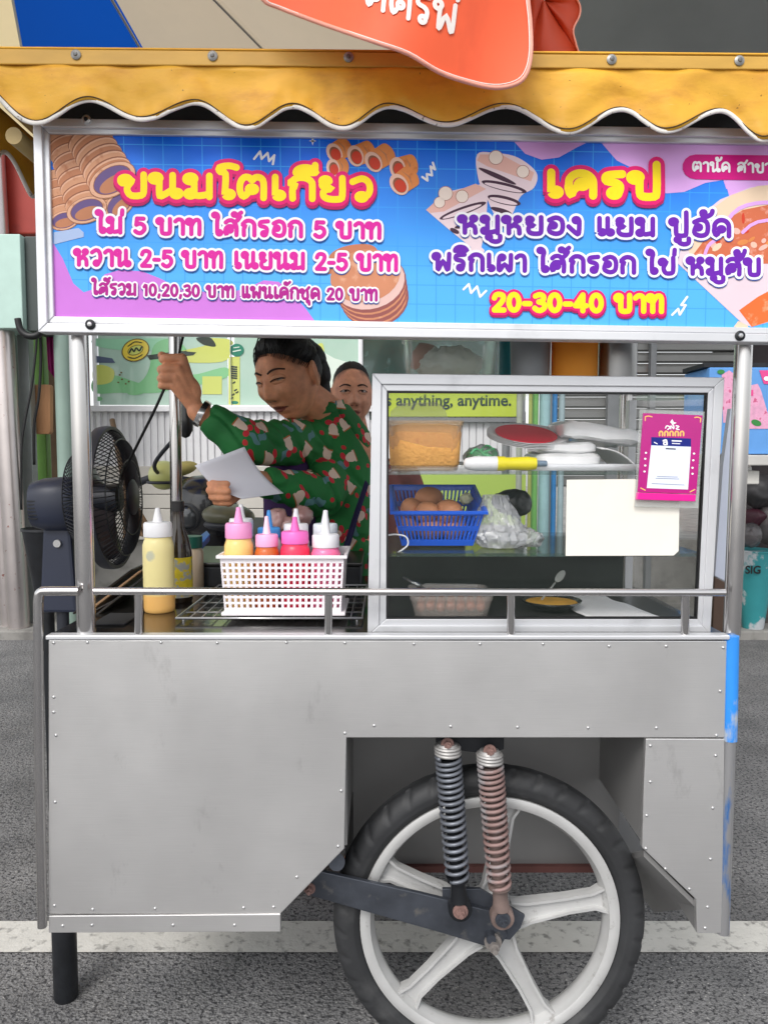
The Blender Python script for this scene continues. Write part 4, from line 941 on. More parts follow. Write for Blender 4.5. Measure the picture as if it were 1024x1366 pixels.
o = MB().lathe([(0, 0), (.016, 0), (.016, .10), (.006, .13), (0, .13)], (at(675, 500, 1.60).x, 1.60, ZTT), (0, 0, 1), 18).build('teal_bottle', M('teal_plastic', (40, 130, 140), .35), None, smooth=40); tag(o, 'slim teal bottle between the foam box and grey pail', 'bottle')
# ------------------------------------------------------------------ squeeze bottles, basket, rack
def squeeze(label, px, py_tip, py_cap0, py_cap1, w_px, y, zb, cbody, ccap, ctip=None, group=None, fill=None, nm='squeeze_bottle'):
    """py rows: nozzle tip, cap top, cap bottom"""
    X = at(px, py_cap1, y).x; zc1 = at(px, py_cap1, y).z; zc0 = at(px, py_cap0, y).z; zt = at(px, py_tip, y).z
    r = w_px / 2 * y / 1000; o = Vector((X, y, zb)); h = zc1 - zb
    t = thing(nm, label, 'squeeze bottle', o, group)
    key = '_'.join(str(int(c)) for c in cbody); kc = '_'.join(str(int(c)) for c in ccap)
    mbody = M('bottle_' + key, cbody, .34, 0, var=.04, vs=20, coat=.12, sss=.3, c2=fill)
    mb = MB().lathe([(0, 0), (r * .90, 0), (r * .98, .003), (r, .010), (r, h * .80), (r * .985, h * .90), (r * .90, h * .955), (r * .86, h * .97), (r * .86, h), (0, h)], o, (0, 0, 1), 36)
    mb.build('bottle_body', mbody, t, smooth=40)
    mc = M('cap_' + kc, ccap, .4, 0, var=.03, vs=40)
    H = zc0 - zc1
    cap = MB().lathe([(0, 0), (r * .90, 0), (r * .92, .002), (r * .91, H * .88), (r * .84, H), (r * .3, H + .001), (0, H + .001)], o + Vector((0, 0, h + .0008)), (0, 0, 1), 36).build('cap', mc, t, smooth=35)
    L = zt - zc0
    MB().lathe([(0, 0), (r * .33, 0), (r * .28, L * .25), (r * .17, L * .80), (r * .15, L * .97), (r * .08, L), (0, L)], o + Vector((0, 0, h + H + .001)), (0, 0, 1), 20).build('nozzle', M('cap_' + '_'.join(str(int(c)) for c in (ctip or ccap)), ctip or ccap, .4, 0, var=.03, vs=40), cap, smooth=40)
    return t
# the single bottle standing on the counter: pale custard with a lighter top
YB1 = 1.535
t = squeeze('tall bottle of pale custard standing alone on the counter behind the rail', 211, 678, 697, 716, 41, YB1, ZC + .0005, (238, 222, 150), (240, 240, 242))
mat = M('custard_bottle', (240, 226, 160), .3, coat=.15); nt = mat.node_tree; p = nt.nodes['Principled BSDF']
tc = nt.nodes.new('ShaderNodeTexCoord'); sx_ = nt.nodes.new('ShaderNodeSeparateXYZ'); nt.links.new(tc.outputs['Object'], sx_.inputs[0])
hz = E(nt, sx_.outputs[2]); xz = E(nt, sx_.outputs[0])
cc = mixc(nt, ramp(nt, hz + (E(nt, noise_tex(nt, tc.outputs['Object'], 30)) - .5) * .004, .040, .034), lin((240, 226, 160)), lin((244, 190, 110)))
dd = (xz + .008) * (xz + .008) + (hz - .118) * (hz - .118) * .8
cc = mixc(nt, ramp(nt, dd + (E(nt, noise_tex(nt, tc.outputs['Object'], 160)) - .5) * .00016, .00012, .00004) * .8, cc, lin((186, 190, 176)))
nt.links.new(cc, p.inputs['Base Color']); t.children[0].data.materials[0] = mat
# sauce bottle, green topped jar, cup behind it
o0 = at(240, 800, 1.64); jar = thing('sauce_bottle', 'dark sauce bottle with a yellow label behind the custard bottle', 'bottle', (o0.x, 1.64, ZC))
o_ = Vector((o0.x, 1.64, ZC + .0005))
MB().lathe([(0, 0), (.026, 0), (.028, .004), (.028, .11), (.022, .14), (.012, .165), (.012, .20), (0, .20)], o_, (0, 0, 1), 26).build('bottle_body', M('bottle_dark', (44, 34, 22), .15, 0, coat=.6), jar, smooth=40)
MB().lathe([(.0284, .012), (.0288, .012), (.0288, .10), (.0284, .10)], o_, (0, 0, 1), 30, close=True).build('label_band', M('label_yellow', (222, 200, 40), .5, 0, var=.2, vs=60, c2=(170, 172, 168), c2s=40, c2t=(.52, .56)), jar, smooth=40)
MB().lathe([(0, 0), (.0135, 0), (.0135, .022), (0, .022)], o_ + Vector((0, 0, .2)), (0, 0, 1), 18).build('cap', M('cap_black', (28, 26, 26), .4), jar, smooth=40)
o0 = at(254, 770, 1.80); j2 = thing('green_jar', 'pale jar with a dark green screw lid near the rear post', 'jar', (o0.x, 1.80, ZC)); o_ = Vector((o0.x, 1.80, ZC + .0005))
MB().lathe([(0, 0), (.030, 0), (.032, .004), (.032, .09), (.027, .10), (0, .10)], o_, (0, 0, 1), 26).build('jar_wall', M('jar_beige', (196, 176, 150), .3, coat=.3), j2, smooth=40)
MB().lathe([(0, .1005), (.030, .1005), (.030, .128), (0, .13)], o_, (0, 0, 1), 26).build('lid', M('lid_green', (16, 84, 70), .4), j2, smooth=40)
o0 = at(228, 720, 1.85); cp = thing('paper_cup', 'white cup with dried yellow flowers beside the rear post', 'cup', (o0.x, 1.85, ZC)); o_ = Vector((o0.x, 1.85, ZC + .0005))
MB().lathe([(0, 0), (.026, 0), (.036, .118), (.038, .12), (.034, .12), (.024, .004), (0, .004)], o_, (0, 0, 1), 26).build('cup_wall', WHITE, cp, smooth=40)
mb = MB(); random.seed(4)
for i in range(22):
    a = random.uniform(0, 6.28); r_ = random.uniform(0, .03); mb.ell(o_ + Vector((r_ * cos(a) + .012, r_ * sin(a), .122 + random.uniform(-.012, .012))), (.009, .005, .004), Matrix.Rotation(a, 3, 'Z'), 8, 5)
mb.build('dried_flowers', M('flower_yellow', (186, 172, 44), .8, 0, var=.3, vs=50), cp, smooth=True)
# white lattice basket
yb0, yb1 = 1.43, 1.575
WB = M('basket_white', (240, 234, 238), .35, 0, var=.02, coat=.15)
x0, x1 = at(293, 742, yb0).x, at(459, 742, yb0).x
bk = thing('bottle_basket', 'white lattice plastic basket on the wire rack holding squeeze bottles', 'basket', ((x0 + x1) / 2, 1.50, ZC + .012))
zb = ZC + .014; hb = at(0, 742, yb0).z - zb
mb = MB(); rows = 8; ncol = 20
slotted(zb, x0, x1, yb0, yb1, hb, .94, WB, bk, 'basket_body', [(.12 + .10 * i, .12 + .10 * i + .058) for i in range(8)], 20, .46, .002, .006)
MB().span((x0 + .002, yb0 - .006, zb - .0005), (x1 + .002, yb1 + .004, zb + .006)).build('basket_base', WB, bk, bevel=.002)
GB = 'squeeze bottles in the white basket'; zz_ = zb + .0075; yf, yr2 = 1.470, 1.535
CAP, LPK, HPK, BLU = (232, 232, 236), (242, 176, 218), (244, 112, 196), (70, 150, 220)
squeeze('yellow squeeze bottle with a pink cap at the left front of the basket', 318.5, 677, 698, 718, 39, yf, zz_, (246, 208, 128), (240, 158, 208), None, GB)
squeeze('orange brown squeeze bottle with a pale pink cap in the basket front', 356, 689, 713, 729, 33, yf, zz_, (204, 104, 44), LPK, (250, 214, 232), GB)
squeeze('red squeeze bottle with a hot pink cap in the basket front', 393.5, 690, 709, 725, 40, yf, zz_, (238, 52, 92), HPK, (244, 110, 190), GB)
squeeze('pink squeeze bottle with a white cap at the right front of the basket', 434.5, 681, 713, 730, 40, yf, zz_, (246, 122, 168), CAP, None, GB)
squeeze('white capped clear bottle at the left rear of the basket', 322, 673, 692, 716, 35, yr2, zz_, (214, 214, 206), (222, 226, 226), None, GB)
squeeze('blue capped squeeze bottle in the rear of the basket', 359, 681, 704, 717, 33, yr2, zz_, (214, 216, 220), BLU, None, GB)
squeeze('white capped bottle behind the red bottle in the basket', 395, 679, 699, 714, 36, yr2, zz_, (226, 190, 200), CAP, None, GB)
squeeze('white capped bottle behind the pink bottle at the basket rear', 434, 681, 699, 715, 36, yr2, zz_, (206, 214, 220), (224, 232, 238), None, GB)
# wire rack under the basket
WIRE = M('rack_wire', (206, 206, 208), .3, .9)
ra = [at(236, 829, 1.0), at(480, 829, 1.0)]
xa, xb = at(237, 829, 1.435).x, at(483, 829, 1.435).x
rk = thing('wire_rack', 'chromed wire cooling rack on the counter under the white basket', 'rack', ((xa + xb) / 2, 1.55, ZC))
mb = MB(); z_ = ZC + .009
mb.tube(catmull([(xa, 1.425, z_), (xb, 1.425, z_), (xb, 1.80, z_), (xa, 1.80, z_)], 8, True) if False else [(xa, 1.425, z_), (xb, 1.425, z_), (xb, 1.80, z_), (xa, 1.80, z_)], .0026, 8, closed=True); mb.build('rack_frame', WIRE, rk, smooth=True)
mb = MB()
for i in range(1, 16): x_ = xa + (xb - xa) * i / 16; mb.tube([(x_, 1.425, z_ - .002), (x_, 1.80, z_ - .002)], .0012, 6)
for y in (1.50, 1.60, 1.70): mb.tube([(xa, y, z_ - .004), (xb, y, z_ - .004)], .0018, 6)
mb.build('rack_wires', WIRE, rk, smooth=True)
for x_, y in ((xa + .01, 1.44), (xb - .01, 1.44), (xa + .01, 1.78), (xb - .01, 1.78)): MB().cyl((x_, y, ZC + .0003), (x_, y, z_ - .0015), .0024, seg=8).build('rack_foot', WIRE, rk)
# griddle plate at the back of the counter
x0, x1 = at(150, 745, 1.9).x, at(482, 745, 1.9).x
gd = thing('griddle', 'black flat griddle plate behind the wire rack', 'griddle', ((x0 + x1) / 2, 1.9, ZC))
MB().span((x0 + .16, 1.815, ZC + .0004), (x1, 2.15, ZC + .052)).build('griddle_body', BLACKM, gd, bevel=.004)
MB().span((x0 + .155, 1.81, ZC + .0525), (x1 + .004, 2.16, ZC + .062)).build('griddle_plate', M('griddle_plate', (42, 42, 42), .3, .7, var=.3, vs=8), gd, bevel=.003)
# leaning trays left of the counter
for i, (dx, c_) in enumerate((( 0, (54, 52, 50)), (.012, (150, 120, 92)), (.026, (70, 70, 72)))):
    a, b_ = at(128 + i * 4, 800, 1.60), at(192 + i * 3, 752, 1.72)
    d = (b_ - a); nrm = Vector((-d.z, 0, d.x)).normalized()
    R = Matrix((d.normalized(), Vector((0, 1, 0)), nrm)).transposed()
    o = MB().box((a + b_) / 2 + Vector((dx, 0, -.004 - dx * .3)), (d.length * 1.15, .20, .005), R).build('baking_tray', M('tray_%d' % i, c_, .4, .6 if i != 1 else 0, var=.15), None, bevel=.002)
    tag(o, ('dark tray leaning lowest under the fan', 'brown board leaning between two dark trays', 'grey tray leaning topmost beside the custard bottle')[i], 'tray')
o = MB().span((at(135, 835, 1.45).x, 1.40, ZC + .0005), (at(178, 835, 1.45).x, 1.50, ZC + .004)).build('folded_cloth', M('cloth_black', (26, 27, 30), .9, 0, var=.3), None, bevel=.001); tag(o, 'folded black cloth on the counter under the rail', 'cloth')
bl = at(264, 722, 1.9); mb = MB().hexa([at(250, 737, 1.88), at(262, 742, 1.80), at(280, 722, 1.9), at(276, 716, 2.0), at(250, 728, 1.88), at(262, 734, 1.80), at(280, 712, 1.9), at(276, 707, 2.0)]); o = mb.build('blue_dustpan', M('blue_plastic_tray', (20, 104, 190), .35, coat=.3), None, bevel=.003); tag(o, 'bright blue plastic tray beside the rear post', 'tray')
# pink gloves pack behind the bottles
pk = MB().ell(at(372, 694, 1.78), (.022, .03, .030), None, 24, 14); pk.ell(at(402, 690, 1.78), (.026, .03, .026), None, 24, 14); pk.ell(at(387, 700, 1.78), (.045, .03, .02), None, 24, 12); crumple(pk, .010, 40, 6)
for v_ in pk.v: v_.z = max(v_.z, ZC + .001)
pkb = MB().span((at(372, 690, 1.78).x, 1.77, ZC + .0005), (at(402, 690, 1.78).x, 1.79, ZC + .11)); 
o = pk.build('bread_bag', clear('pink_film', (228, 176, 170), .72, .12, 1.6), None, smooth=True); tag(o, 'clear bag of pinkish rolls behind the squeeze bottles', 'bag')

# ------------------------------------------------------------------ awning
AW = M('awning_yellow', (228, 172, 56), .52, 0, var=.22, vs=4.5, bump=.38, bs=18, c2=(196, 136, 52), c2s=9, c2t=(.48, .74), stretch=(1, 1, 2.4), spec=.35)
nt = AW.node_tree; p = nt.nodes['Principled BSDF']; cur = p.inputs['Base Color'].links[0].from_socket
scr = ramp(nt, noise_tex(nt, objvec(nt, (5, 5, 60)), 6, 3), .68, .74) * .55; cur = mixc(nt, scr, cur, lin((232, 196, 120)))
spk = ramp(nt, noise_tex(nt, objvec(nt), 150, 2), .72, .76) * .7; cur = mixc(nt, spk, cur, lin((96, 66, 30))); nt.links.new(cur, p.inputs['Base Color'])
AWU = M('awning_underside', (150, 108, 40), .7, 0, var=.2)
TRIMW = M('trim_white', (226, 222, 216), .6, 0, var=.08, vs=30, c2=(120, 112, 104), c2s=70, c2t=(.62, .66))
YAW = 1.235
aw = thing('awning', 'faded yellow vinyl cart awning with a scalloped white trimmed edge', 'awning', at(512, 72, YAW))
LOW = [(-120, 160), (-40, 106), (48, 165), (117, 133), (188, 160), (260, 137), (328, 171), (390, 142), (457, 172), (517, 142), (594, 167), (672, 142), (757, 176), (827, 147), (887, 175), (959, 149), (1018, 186), (1075, 155), (1130, 180)]
def scallop(x):
    for (xa_, ya_), (xb_, yb_) in zip(LOW, LOW[1:]):
        if xa_ <= x <= xb_:
            t = (x - xa_) / (xb_ - xa_); return ya_ + (yb_ - ya_) * (.5 - .5 * cos(pi * t))
    return 170
def topy(x): return 86 + .007 * x
def wavy(x, t): return YAW + .006 * t * sin(x * .047) + .0035 * t * noise.noise(Vector((x * .06, t * 3, 5))) + .005 * noise.noise(Vector((x * .02, t * 2, 0)))
NX = 260; xs = [-60 + 1170 * i / NX for i in range(NX + 1)]
mb = MB(); mb.grid(lambda u, v_: at(-60 + 1170 * u, topy(-60 + 1170 * u) + (scallop(-60 + 1170 * u) - topy(-60 + 1170 * u)) * v_, wavy(-60 + 1170 * u, v_)), NX, 10)
mb.build('front_valance', AW, aw, smooth=True, solid=.002)
mb = MB().tube([at(x, scallop(x), wavy(x, 1) - .0) for x in xs], .0037, 8); mb.v = [Vector((v_.x, YAW + (v_.y - YAW) * .6, v_.z)) for v_ in mb.v]
mb.build('white_trim', TRIMW, aw, smooth=True)
MB().tube([at(x, scallop(x) - 4.4, wavy(x, .98) - .0022) for x in xs], .0009, 5).build('trim_stitching', M('stitch_dark', (70, 54, 36), .8), aw)
# top hem strip with screws
MB().prism([at(-60, 64, YAW - .004), at(1110, 76, YAW - .004), at(1110, 93, YAW - .004), at(-60, 85, YAW - .004)], (0, .004, 0)).build('hem_strip', M('awning_hem', (204, 158, 66), .5, 0, var=.12, vs=8, bump=.08, bs=20, stretch=(1, 1, 3)), aw, bevel=.0015)
for x_ in (102, 284, 465, 815, 985): washer(x_, 72.5 + .009 * x_, aw, YAW - .004, .0078, M('washer_grey', (150, 150, 148), .4, .4), M('screw_grey', (110, 110, 110), .4, .4))
e0, e1 = at(-60, 72, YAW), at(1110, 82, YAW)
MB().tube([e0 + Vector((0, .016, 0)), e1 + Vector((0, .016, 0))], .012, 16).build('awning_pipe', TUBE, aw, smooth=40)
MB().grid(lambda u, v_: Vector((e0.x + (e1.x - e0.x) * u, YAW + .005 + .86 * v_, e0.z + (e1.z - e0.z) * u + .02 * sin(v_ * pi) + .013)), 20, 8).build('roof_cloth', AW, aw, smooth=True, solid=.003)
MB().grid(lambda u, v_: Vector((e0.x + .01 + (e1.x - e0.x - .02) * u, YAW + .03 + .82 * v_, e0.z + (e1.z - e0.z) * u + .012 * sin(v_ * pi) + .004)), 20, 8).build('roof_shade_sheet', M('awning_shade_dark', (30, 29, 30), .9), aw, smooth=True, solid=.002)  # added dark sheet: shade under the roof put into colour behind the scallops
MB().grid(lambda u, v_: Vector((e0.x + .01 + (e1.x - e0.x - .02) * u, YAW + .85, e0.z + (e1.z - e0.z) * u - .14 * v_)), 4, 2).build('rear_shade_sheet', MATS['awning_shade_dark'], aw, solid=.002)  # same painted shade, added as a dark sheet closing the rear
# left side valance with its pipes
xL = e0.x
def sideg(u, v_):
    y = YAW + .02 + .80 * u; zt = e0.z - .02; zb = e0.z - .112 + .026 * cos(u * 2 * pi * 5.5)
    return Vector((xL + .006 * sin(u * 30) * v_, y, zt + (zb - zt) * v_))
MB().grid(sideg, 90, 8).build('side_valance', AW, aw, smooth=True, solid=.002)
MB().tube([sideg(i / 90, 1) for i in range(91)], .004, 8).build('white_trim', TRIMW, aw, smooth=True)
xR_ = e1.x
def sidegr(u, v_): q_ = sideg(u, v_); return Vector((xR_ - (q_.x - xL), q_.y, q_.z + e1.z - e0.z))
MB().grid(sidegr, 90, 8).build('side_valance', AW, aw, smooth=True, solid=.002)
HEMP = M('pipe_cream', (196, 170, 110), .45, 0, var=.1)
for dy, dz, r_ in ((0, -.045, .017), (.0, -.10, .014)):
    MB().tube([(xL + .06, YAW + .06, e0.z + dz), (xL + .06, YAW + .82, e0.z + dz)], r_, 16).build('side_pipe', HEMP, aw, smooth=40)
MB().tube([(xL + .02, YAW + .30, e0.z - .03), (-.30, YAW + .30, e0.z - .03)], .016, 16).build('cross_pipe', HEMP, aw, smooth=40)
MB().tube([(xL + .02, YAW + .84, e0.z - .03), (xR_ - .02, YAW + .84, e1.z - .03)], .016, 16).build('cross_pipe', HEMP, aw, smooth=40)
for px_, y in ((121, YR - .02), (826, YR - .02)): pass

# ------------------------------------------------------------------ parasols
def parasol(name, label, apex, R, drop, n, rot, mats, group=None, polez=0, fl=.0, tilt=None):
    t = thing(name, label, 'parasol', (apex.x, apex.y, polez))
    T_ = tilt or Matrix.Identity(3)
    def rimp(k): a = rot + 2 * pi * k / n; return apex + T_ @ Vector((R * cos(a), R * sin(a), -drop))
    ms = {}
    for k in range(n):
        a, b_ = rimp(k), rimp(k + 1); mb = MB()
        def pt(u, v_):
            q_ = a.lerp(b_, u); w_ = apex.lerp(q_, v_); return w_ + Vector((0, 0, -.05 * sin(pi * u) * v_ * (1 - .3 * v_) + .02 * sin(pi * v_)))
        mb.grid(pt, 8, 10); mb.build('canopy_panel', mats[k % len(mats)], t, smooth=True)
        MB().tube([apex + T_ @ Vector((0, 0, -.02)), a.lerp(apex, .5) + Vector((0, 0, -.005)), a + Vector((0, 0, -.004))], .005, 6).build('rib', SCREW, t)
        if fl:
            mf = MB().grid(lambda u, v_: pt(u, 1) + Vector((0, 0, -fl * v_ * (.55 + .45 * sin(pi * u)))), 10, 3); mf.build('valance', mats[k % len(mats)], t, smooth=True)
    MB().tube([(apex.x - .45, apex.y + .1, polez), (apex.x, apex.y, apex.z + .05)], .018, 14).build('pole', TUBE, t, smooth=40)
    return t
CBEI, CBLU, CTAN = canvas('canvas_cream', (242, 222, 176)), canvas('canvas_blue', (10, 84, 186)), canvas('canvas_tan', (216, 200, 176), (192, 178, 158))
ap = at(-45, -341, 2.05)
s1, s2_ = at(97, 200, 3.65), at(264, 200, 3.65)
PR = sqrt((s1.x - ap.x) ** 2 + (s1.y - ap.y) ** 2); a2 = math.atan2(s2_.y - ap.y, s2_.x - ap.x)
parasol('striped_parasol', 'big cream and blue parasol over the left of the cart', ap, PR, ap.z - s1.z, 14, a2, [CBLU, CBEI, CTAN, CBLU, CBEI, CTAN, CBLU, CBEI, CTAN, CBEI, CTAN, CTAN, CTAN, CTAN])
ORANGE = M('orange_vinyl', (236, 92, 48), .6, 0, var=.06, vs=7, bump=.06, bs=10, c2=(214, 78, 40), c2s=8, c2t=(.55, .8), stretch=(1, 1, .5))
par = thing('orange_parasol', 'half folded orange parasol with white lettering hanging before the awning', 'parasol', at(620, 0, 1.5))
YFL = 1.17
fl = [(330, -160), (338, -30), (352, 0), (372, 10), (430, 32), (500, 56), (545, 72), (585, 96), (625, 110), (660, 117), (688, 112), (702, 98), (708, 70), (707, 30), (704, 0), (700, -60), (694, -160)]
ctr = Vector((540, -20, 0))
def flapy(px, py): return YFL + .03 * cos((px - 540) / 190.) * -1 + .02 * sin(px * .02 + py * .01) - .00010 * py + .0
P2 = [(v_.x, v_.y) for v_ in catmull([Vector((a, b_, 0)) for a, b_ in fl], 4)]
rings = []
for s_ in [1, .985, .8, .6, .4, .2, .02]:
    rings.append([at(ctr.x + (a - ctr.x) * s_, ctr.y + (b_ - ctr.y) * s_, flapy(ctr.x + (a - ctr.x) * s_, ctr.y + (b_ - ctr.y) * s_)) for a, b_ in P2])
MB().loft(rings, cap=False).build('front_flap', ORANGE, par, smooth=True, solid=.003)
edge_ = [at(a, b_, flapy(a, b_) - .002) for a, b_ in P2[4:-4]]
MB().tube(edge_, .0032, 8).build('flap_trim', M('trim_pinkish', (236, 160, 140), .6, 0, var=.1, vs=40), par, smooth=True)
MB().tube([at(a + (ctr.x - a) * .014, b_ + (ctr.y - b_) * .03, flapy(a, b_) - .0045) for a, b_ in P2[4:-4]], .0009, 6).build('flap_stitching', M('stitch_white', (240, 226, 220), .7), par, smooth=True)
fb = [(640, -160), (700, -40), (706, 30), (704, 74), (720, 90), (745, 98), (772, 82), (768, 60), (764, 40), (772, 22), (773, 8), (765, -10), (750, -60), (740, -160)]
P3 = [(v_.x, v_.y) for v_ in catmull([Vector((a, b_, 0)) for a, b_ in fb], 4)]; c3 = (725, 0)
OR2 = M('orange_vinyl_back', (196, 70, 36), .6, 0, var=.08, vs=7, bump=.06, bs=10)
MB().loft([[at(c3[0] + (a - c3[0]) * s_, c3[1] + (b_ - c3[1]) * s_, 1.62 + .03 * sin(a * .05)) for a, b_ in P3] for s_ in (1, .6, .3, .02)], cap=False).build('rear_flap', OR2, par, smooth=True, solid=.003)
MB().tube([at(a, b_, 1.618 + .03 * sin(a * .05)) for a, b_ in P3[12:-4]], .0022, 6).build('flap_trim', MATS['trim_pinkish'], par, smooth=True)
# folded canopy above the flaps, and its pole
tops = [at(512 + 190 * cos(2 * pi * k / 24) + 40, -150 - 60 * sin(2 * pi * k / 24), 1.38 - .24 * sin(2 * pi * k / 24) * -1) for k in range(24)]
apx = at(600, -700, 1.55)
MB().loft([[q_ for q_ in tops], [q_.lerp(apx, .4) + Vector((.03 * cos(k * pi / 2), .03 * sin(k * pi / 2), 0)) for k, q_ in enumerate(tops)], [q_.lerp(apx, .8) for q_ in tops], [q_.lerp(apx, .98) for q_ in tops]], cap=False).build('folded_canopy', ORANGE, par, smooth=True, solid=.003)
MB().tube([(apx.x, 1.60, 1.95), (apx.x, apx.y, apx.z + .05)], .016, 14).build('pole', TUBE, par, smooth=40)
SPF = lambda u, v_, k=0: at(u, v_, flapy(u, v_) - .003 - .0001 * k)
def tline(txt, x0, x1, yl, yr, h, r, m, dxs=0):
    st, wid = layout(txt); k = (x1 - x0) / wid; mb = MB()
    for s_ in st:
        ribbon(mb, [(x0 + a * k + dxs * b_, yl + (yr - yl) * a / wid - b_ * h) for a, b_ in s_], r, SPF, 4)
    mb.build('lettering', m, par)
tline('ศตรพ่', 486, 606, 6, 44, 36, 3.0, M('flap_letter', (240, 232, 226), .6, 0, var=.06, vs=40), 3)
# ------------------------------------------------------------------ shop front behind the cart
YW_ = 5.9
def W(px, py, y=YW_): return at(px, py, y)
def wrect(mb, x0, y0, x1, y1, d0, d1, Y=YW_):
    """block on the wall between two photo corners, from depth Y+d0 to Y+d1"""
    a, b_ = at(x0, y0, Y + d0), at(x1, y1, Y + d0); return mb.span((a.x, Y + d0, b_.z), (b_.x, Y + d1, a.z))
GREYM = M('shop_grey', (120, 122, 124), .5, .3, var=.1)
shop = thing('shop_front', 'shop front with pale green windows, white ribbed wall and grey roller shutter', 'shop', (0, YW_, .06))
WALLW = M('wall_white', (212, 212, 214), .5, .1, var=.05, vs=3, c2=(170, 168, 166), c2s=3, c2t=(.6, .8))
# window glazing with its printed film
PG = M('window_film', (172, 200, 184), .25, 0, var=.07, vs=1.2, coat=.5, c2=(160, 196, 176), c2s=2.2, c2t=(.5, .7))
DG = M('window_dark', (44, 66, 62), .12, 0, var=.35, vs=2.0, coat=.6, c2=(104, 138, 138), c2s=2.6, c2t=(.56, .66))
def pane(x0, y0, x1, y1, m, nm='window_pane', d=.0): return wrect(MB(), x0, y0, x1, y1, d, d + .02).build(nm, m, shop)
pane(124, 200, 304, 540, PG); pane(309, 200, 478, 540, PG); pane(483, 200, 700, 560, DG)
FR = M('frame_white', (226, 226, 228), .4, .1, var=.03)
for x0, x1 in ((119, 125), (303, 308), (478, 483)): wrect(MB(), x0, 180, x1, 545, -.03, .03).build('mullion', FR, shop, bevel=.004)
wrect(MB(), 119, 541, 700, 549, -.05, .05).build('window_sill', FR, shop, bevel=.005)
mb = MB(); x = 119
while x < 700:
    wrect(mb, x, 549, x + 7.2, 622, -.012, .02); x += 9.4
wrect(mb, 119, 549, 700, 622, .004, .04); mb.build('ribbed_wall', WALLW, shop)
for i, (y0, y1) in enumerate(((622, 640), (641, 659), (660, 678), (679, 720))): wrect(MB(), 100, y0, 520, y1, -.06 - .004 * i, .06).build('wall_plank', M('plank_beige', (188, 184, 176), .7, 0, var=.08, vs=3, bump=.05, bs=20), shop, bevel=.004)
wrect(MB(), 100, 720, 1200, 830, -.02, .1).build('plinth', PAVE, shop)
# film graphics: one printed layer
LG, YG2, DGN, TEAL, NAV = (M('film_' + n_, c_, .35, coat=.3) for n_, c_ in (('green', (126, 190, 134)), ('lime', (198, 206, 104)), ('dark', (34, 50, 40)), ('teal', (20, 122, 96)), ('slate', (84, 96, 122))))
YE, BRN, PALE = M('film_yellow', (224, 200, 70), .35, coat=.3), M('film_brown', (110, 88, 40), .35), M('film_pale', (214, 226, 214), .35)
def SPW(u, v_, k=0): return at(u, v_, YW_ - .002 - .0008 * k)
SPQ = SP; SP = SPW
poly([(206, 460), (230, 452), (250, 470), (232, 500), (215, 512), (188, 526), (170, 524), (192, 505), (200, 488)], LG, 1, True)
poly([(222, 490), (255, 500), (300, 490), (303, 503), (260, 514), (230, 512)], LG, 1.4, True)
poly([(125, 506), (150, 500), (190, 512), (230, 516), (210, 524), (160, 524), (126, 524)], LG, .7, True)
poly([(125, 490), (138, 487), (152, 494), (150, 508), (136, 513), (125, 510)], YG2, 2, True)
poly([(238, 470), (270, 462), (303, 454), (303, 480), (262, 484), (240, 480)], YG2, 1, True)
poly([(125, 474), (150, 478), (154, 484), (125, 484)], NAV, 2); poly([(196, 474), (240, 468), (262, 470), (258, 474), (200, 480)], DGN, 2.4)
poly([(125, 452), (160, 452), (230, 452), (240, 462), (180, 468), (130, 462)], M('film_mint', (150, 206, 170), .35), .4, True)
poly(ellipse(181, 467, 19, 15, -20), BRN, 4); poly(ellipse(181, 467, 17.6, 13.6, -20), YE, 5); poly(ellipse(181, 467, 11, 6.5, -20), BRN, 6); poly(ellipse(181, 467, 10, 5.6, -20), YG2, 7)
stripe([(173, 470), (176, 465), (179, 469), (182, 464), (186, 468), (189, 463)], 1.1, DGN, 9); stripe([(171, 476), (180, 478), (190, 473)], .6, DGN, 9); stripe([(171, 462), (180, 456), (189, 457)], .6, DGN, 9)
poly([(270, 502), (296, 502), (296, 526), (270, 526)], YG2, 2)
poly([(305, 476), (320, 476), (320, 540), (305, 540)], YG2, 3); poly(ellipse(316, 467, 9.5, 8.5), TEAL, 4); poly(ellipse(316, 467, 8.5, 7.5), TEAL, 4.3)
stripe([(311, 469), (321, 467)], .7, PALE, 6); stripe([(312, 464), (319, 463)], .6, PALE, 6)
for y_ in range(489, 506, 3): stripe([(309.5, y_), (315.5, y_ + .6)], 1.1, DGN, 6)
for a_, b_ in ((311, 511), (313, 521), (310, 527), (315, 524), (308, 532)): stripe([(a_, b_), (a_ + 2.5, b_ - 1.5)], .9, DGN, 6)
poly(ellipse(313, 537, 5, 2.2), TEAL, 5)
poly([(262, 452), (303, 452), (310, 460), (285, 462)], YG2, .6, True); poly([(262, 451), (280, 450), (288, 462), (272, 460)], DGN, 1.2, True)
for a_, b_ in ((160, 500), (163, 506), (158, 510), (168, 512), (172, 509), (162, 497)): poly(ellipse(a_, b_, 1.3, 1.1), BRN, 3)
poly(ellipse(131, 532, 6, 3), LG, 2)
flush('window_graphics', shop)
poly([(432, 470), (446, 478), (470, 485), (478, 492), (478, 540), (425, 540), (420, 500)], PALE, 1)
poly([(420, 462), (430, 458), (432, 472), (425, 478), (417, 472)], YG2, 2, True)
flush('window_graphics', shop)
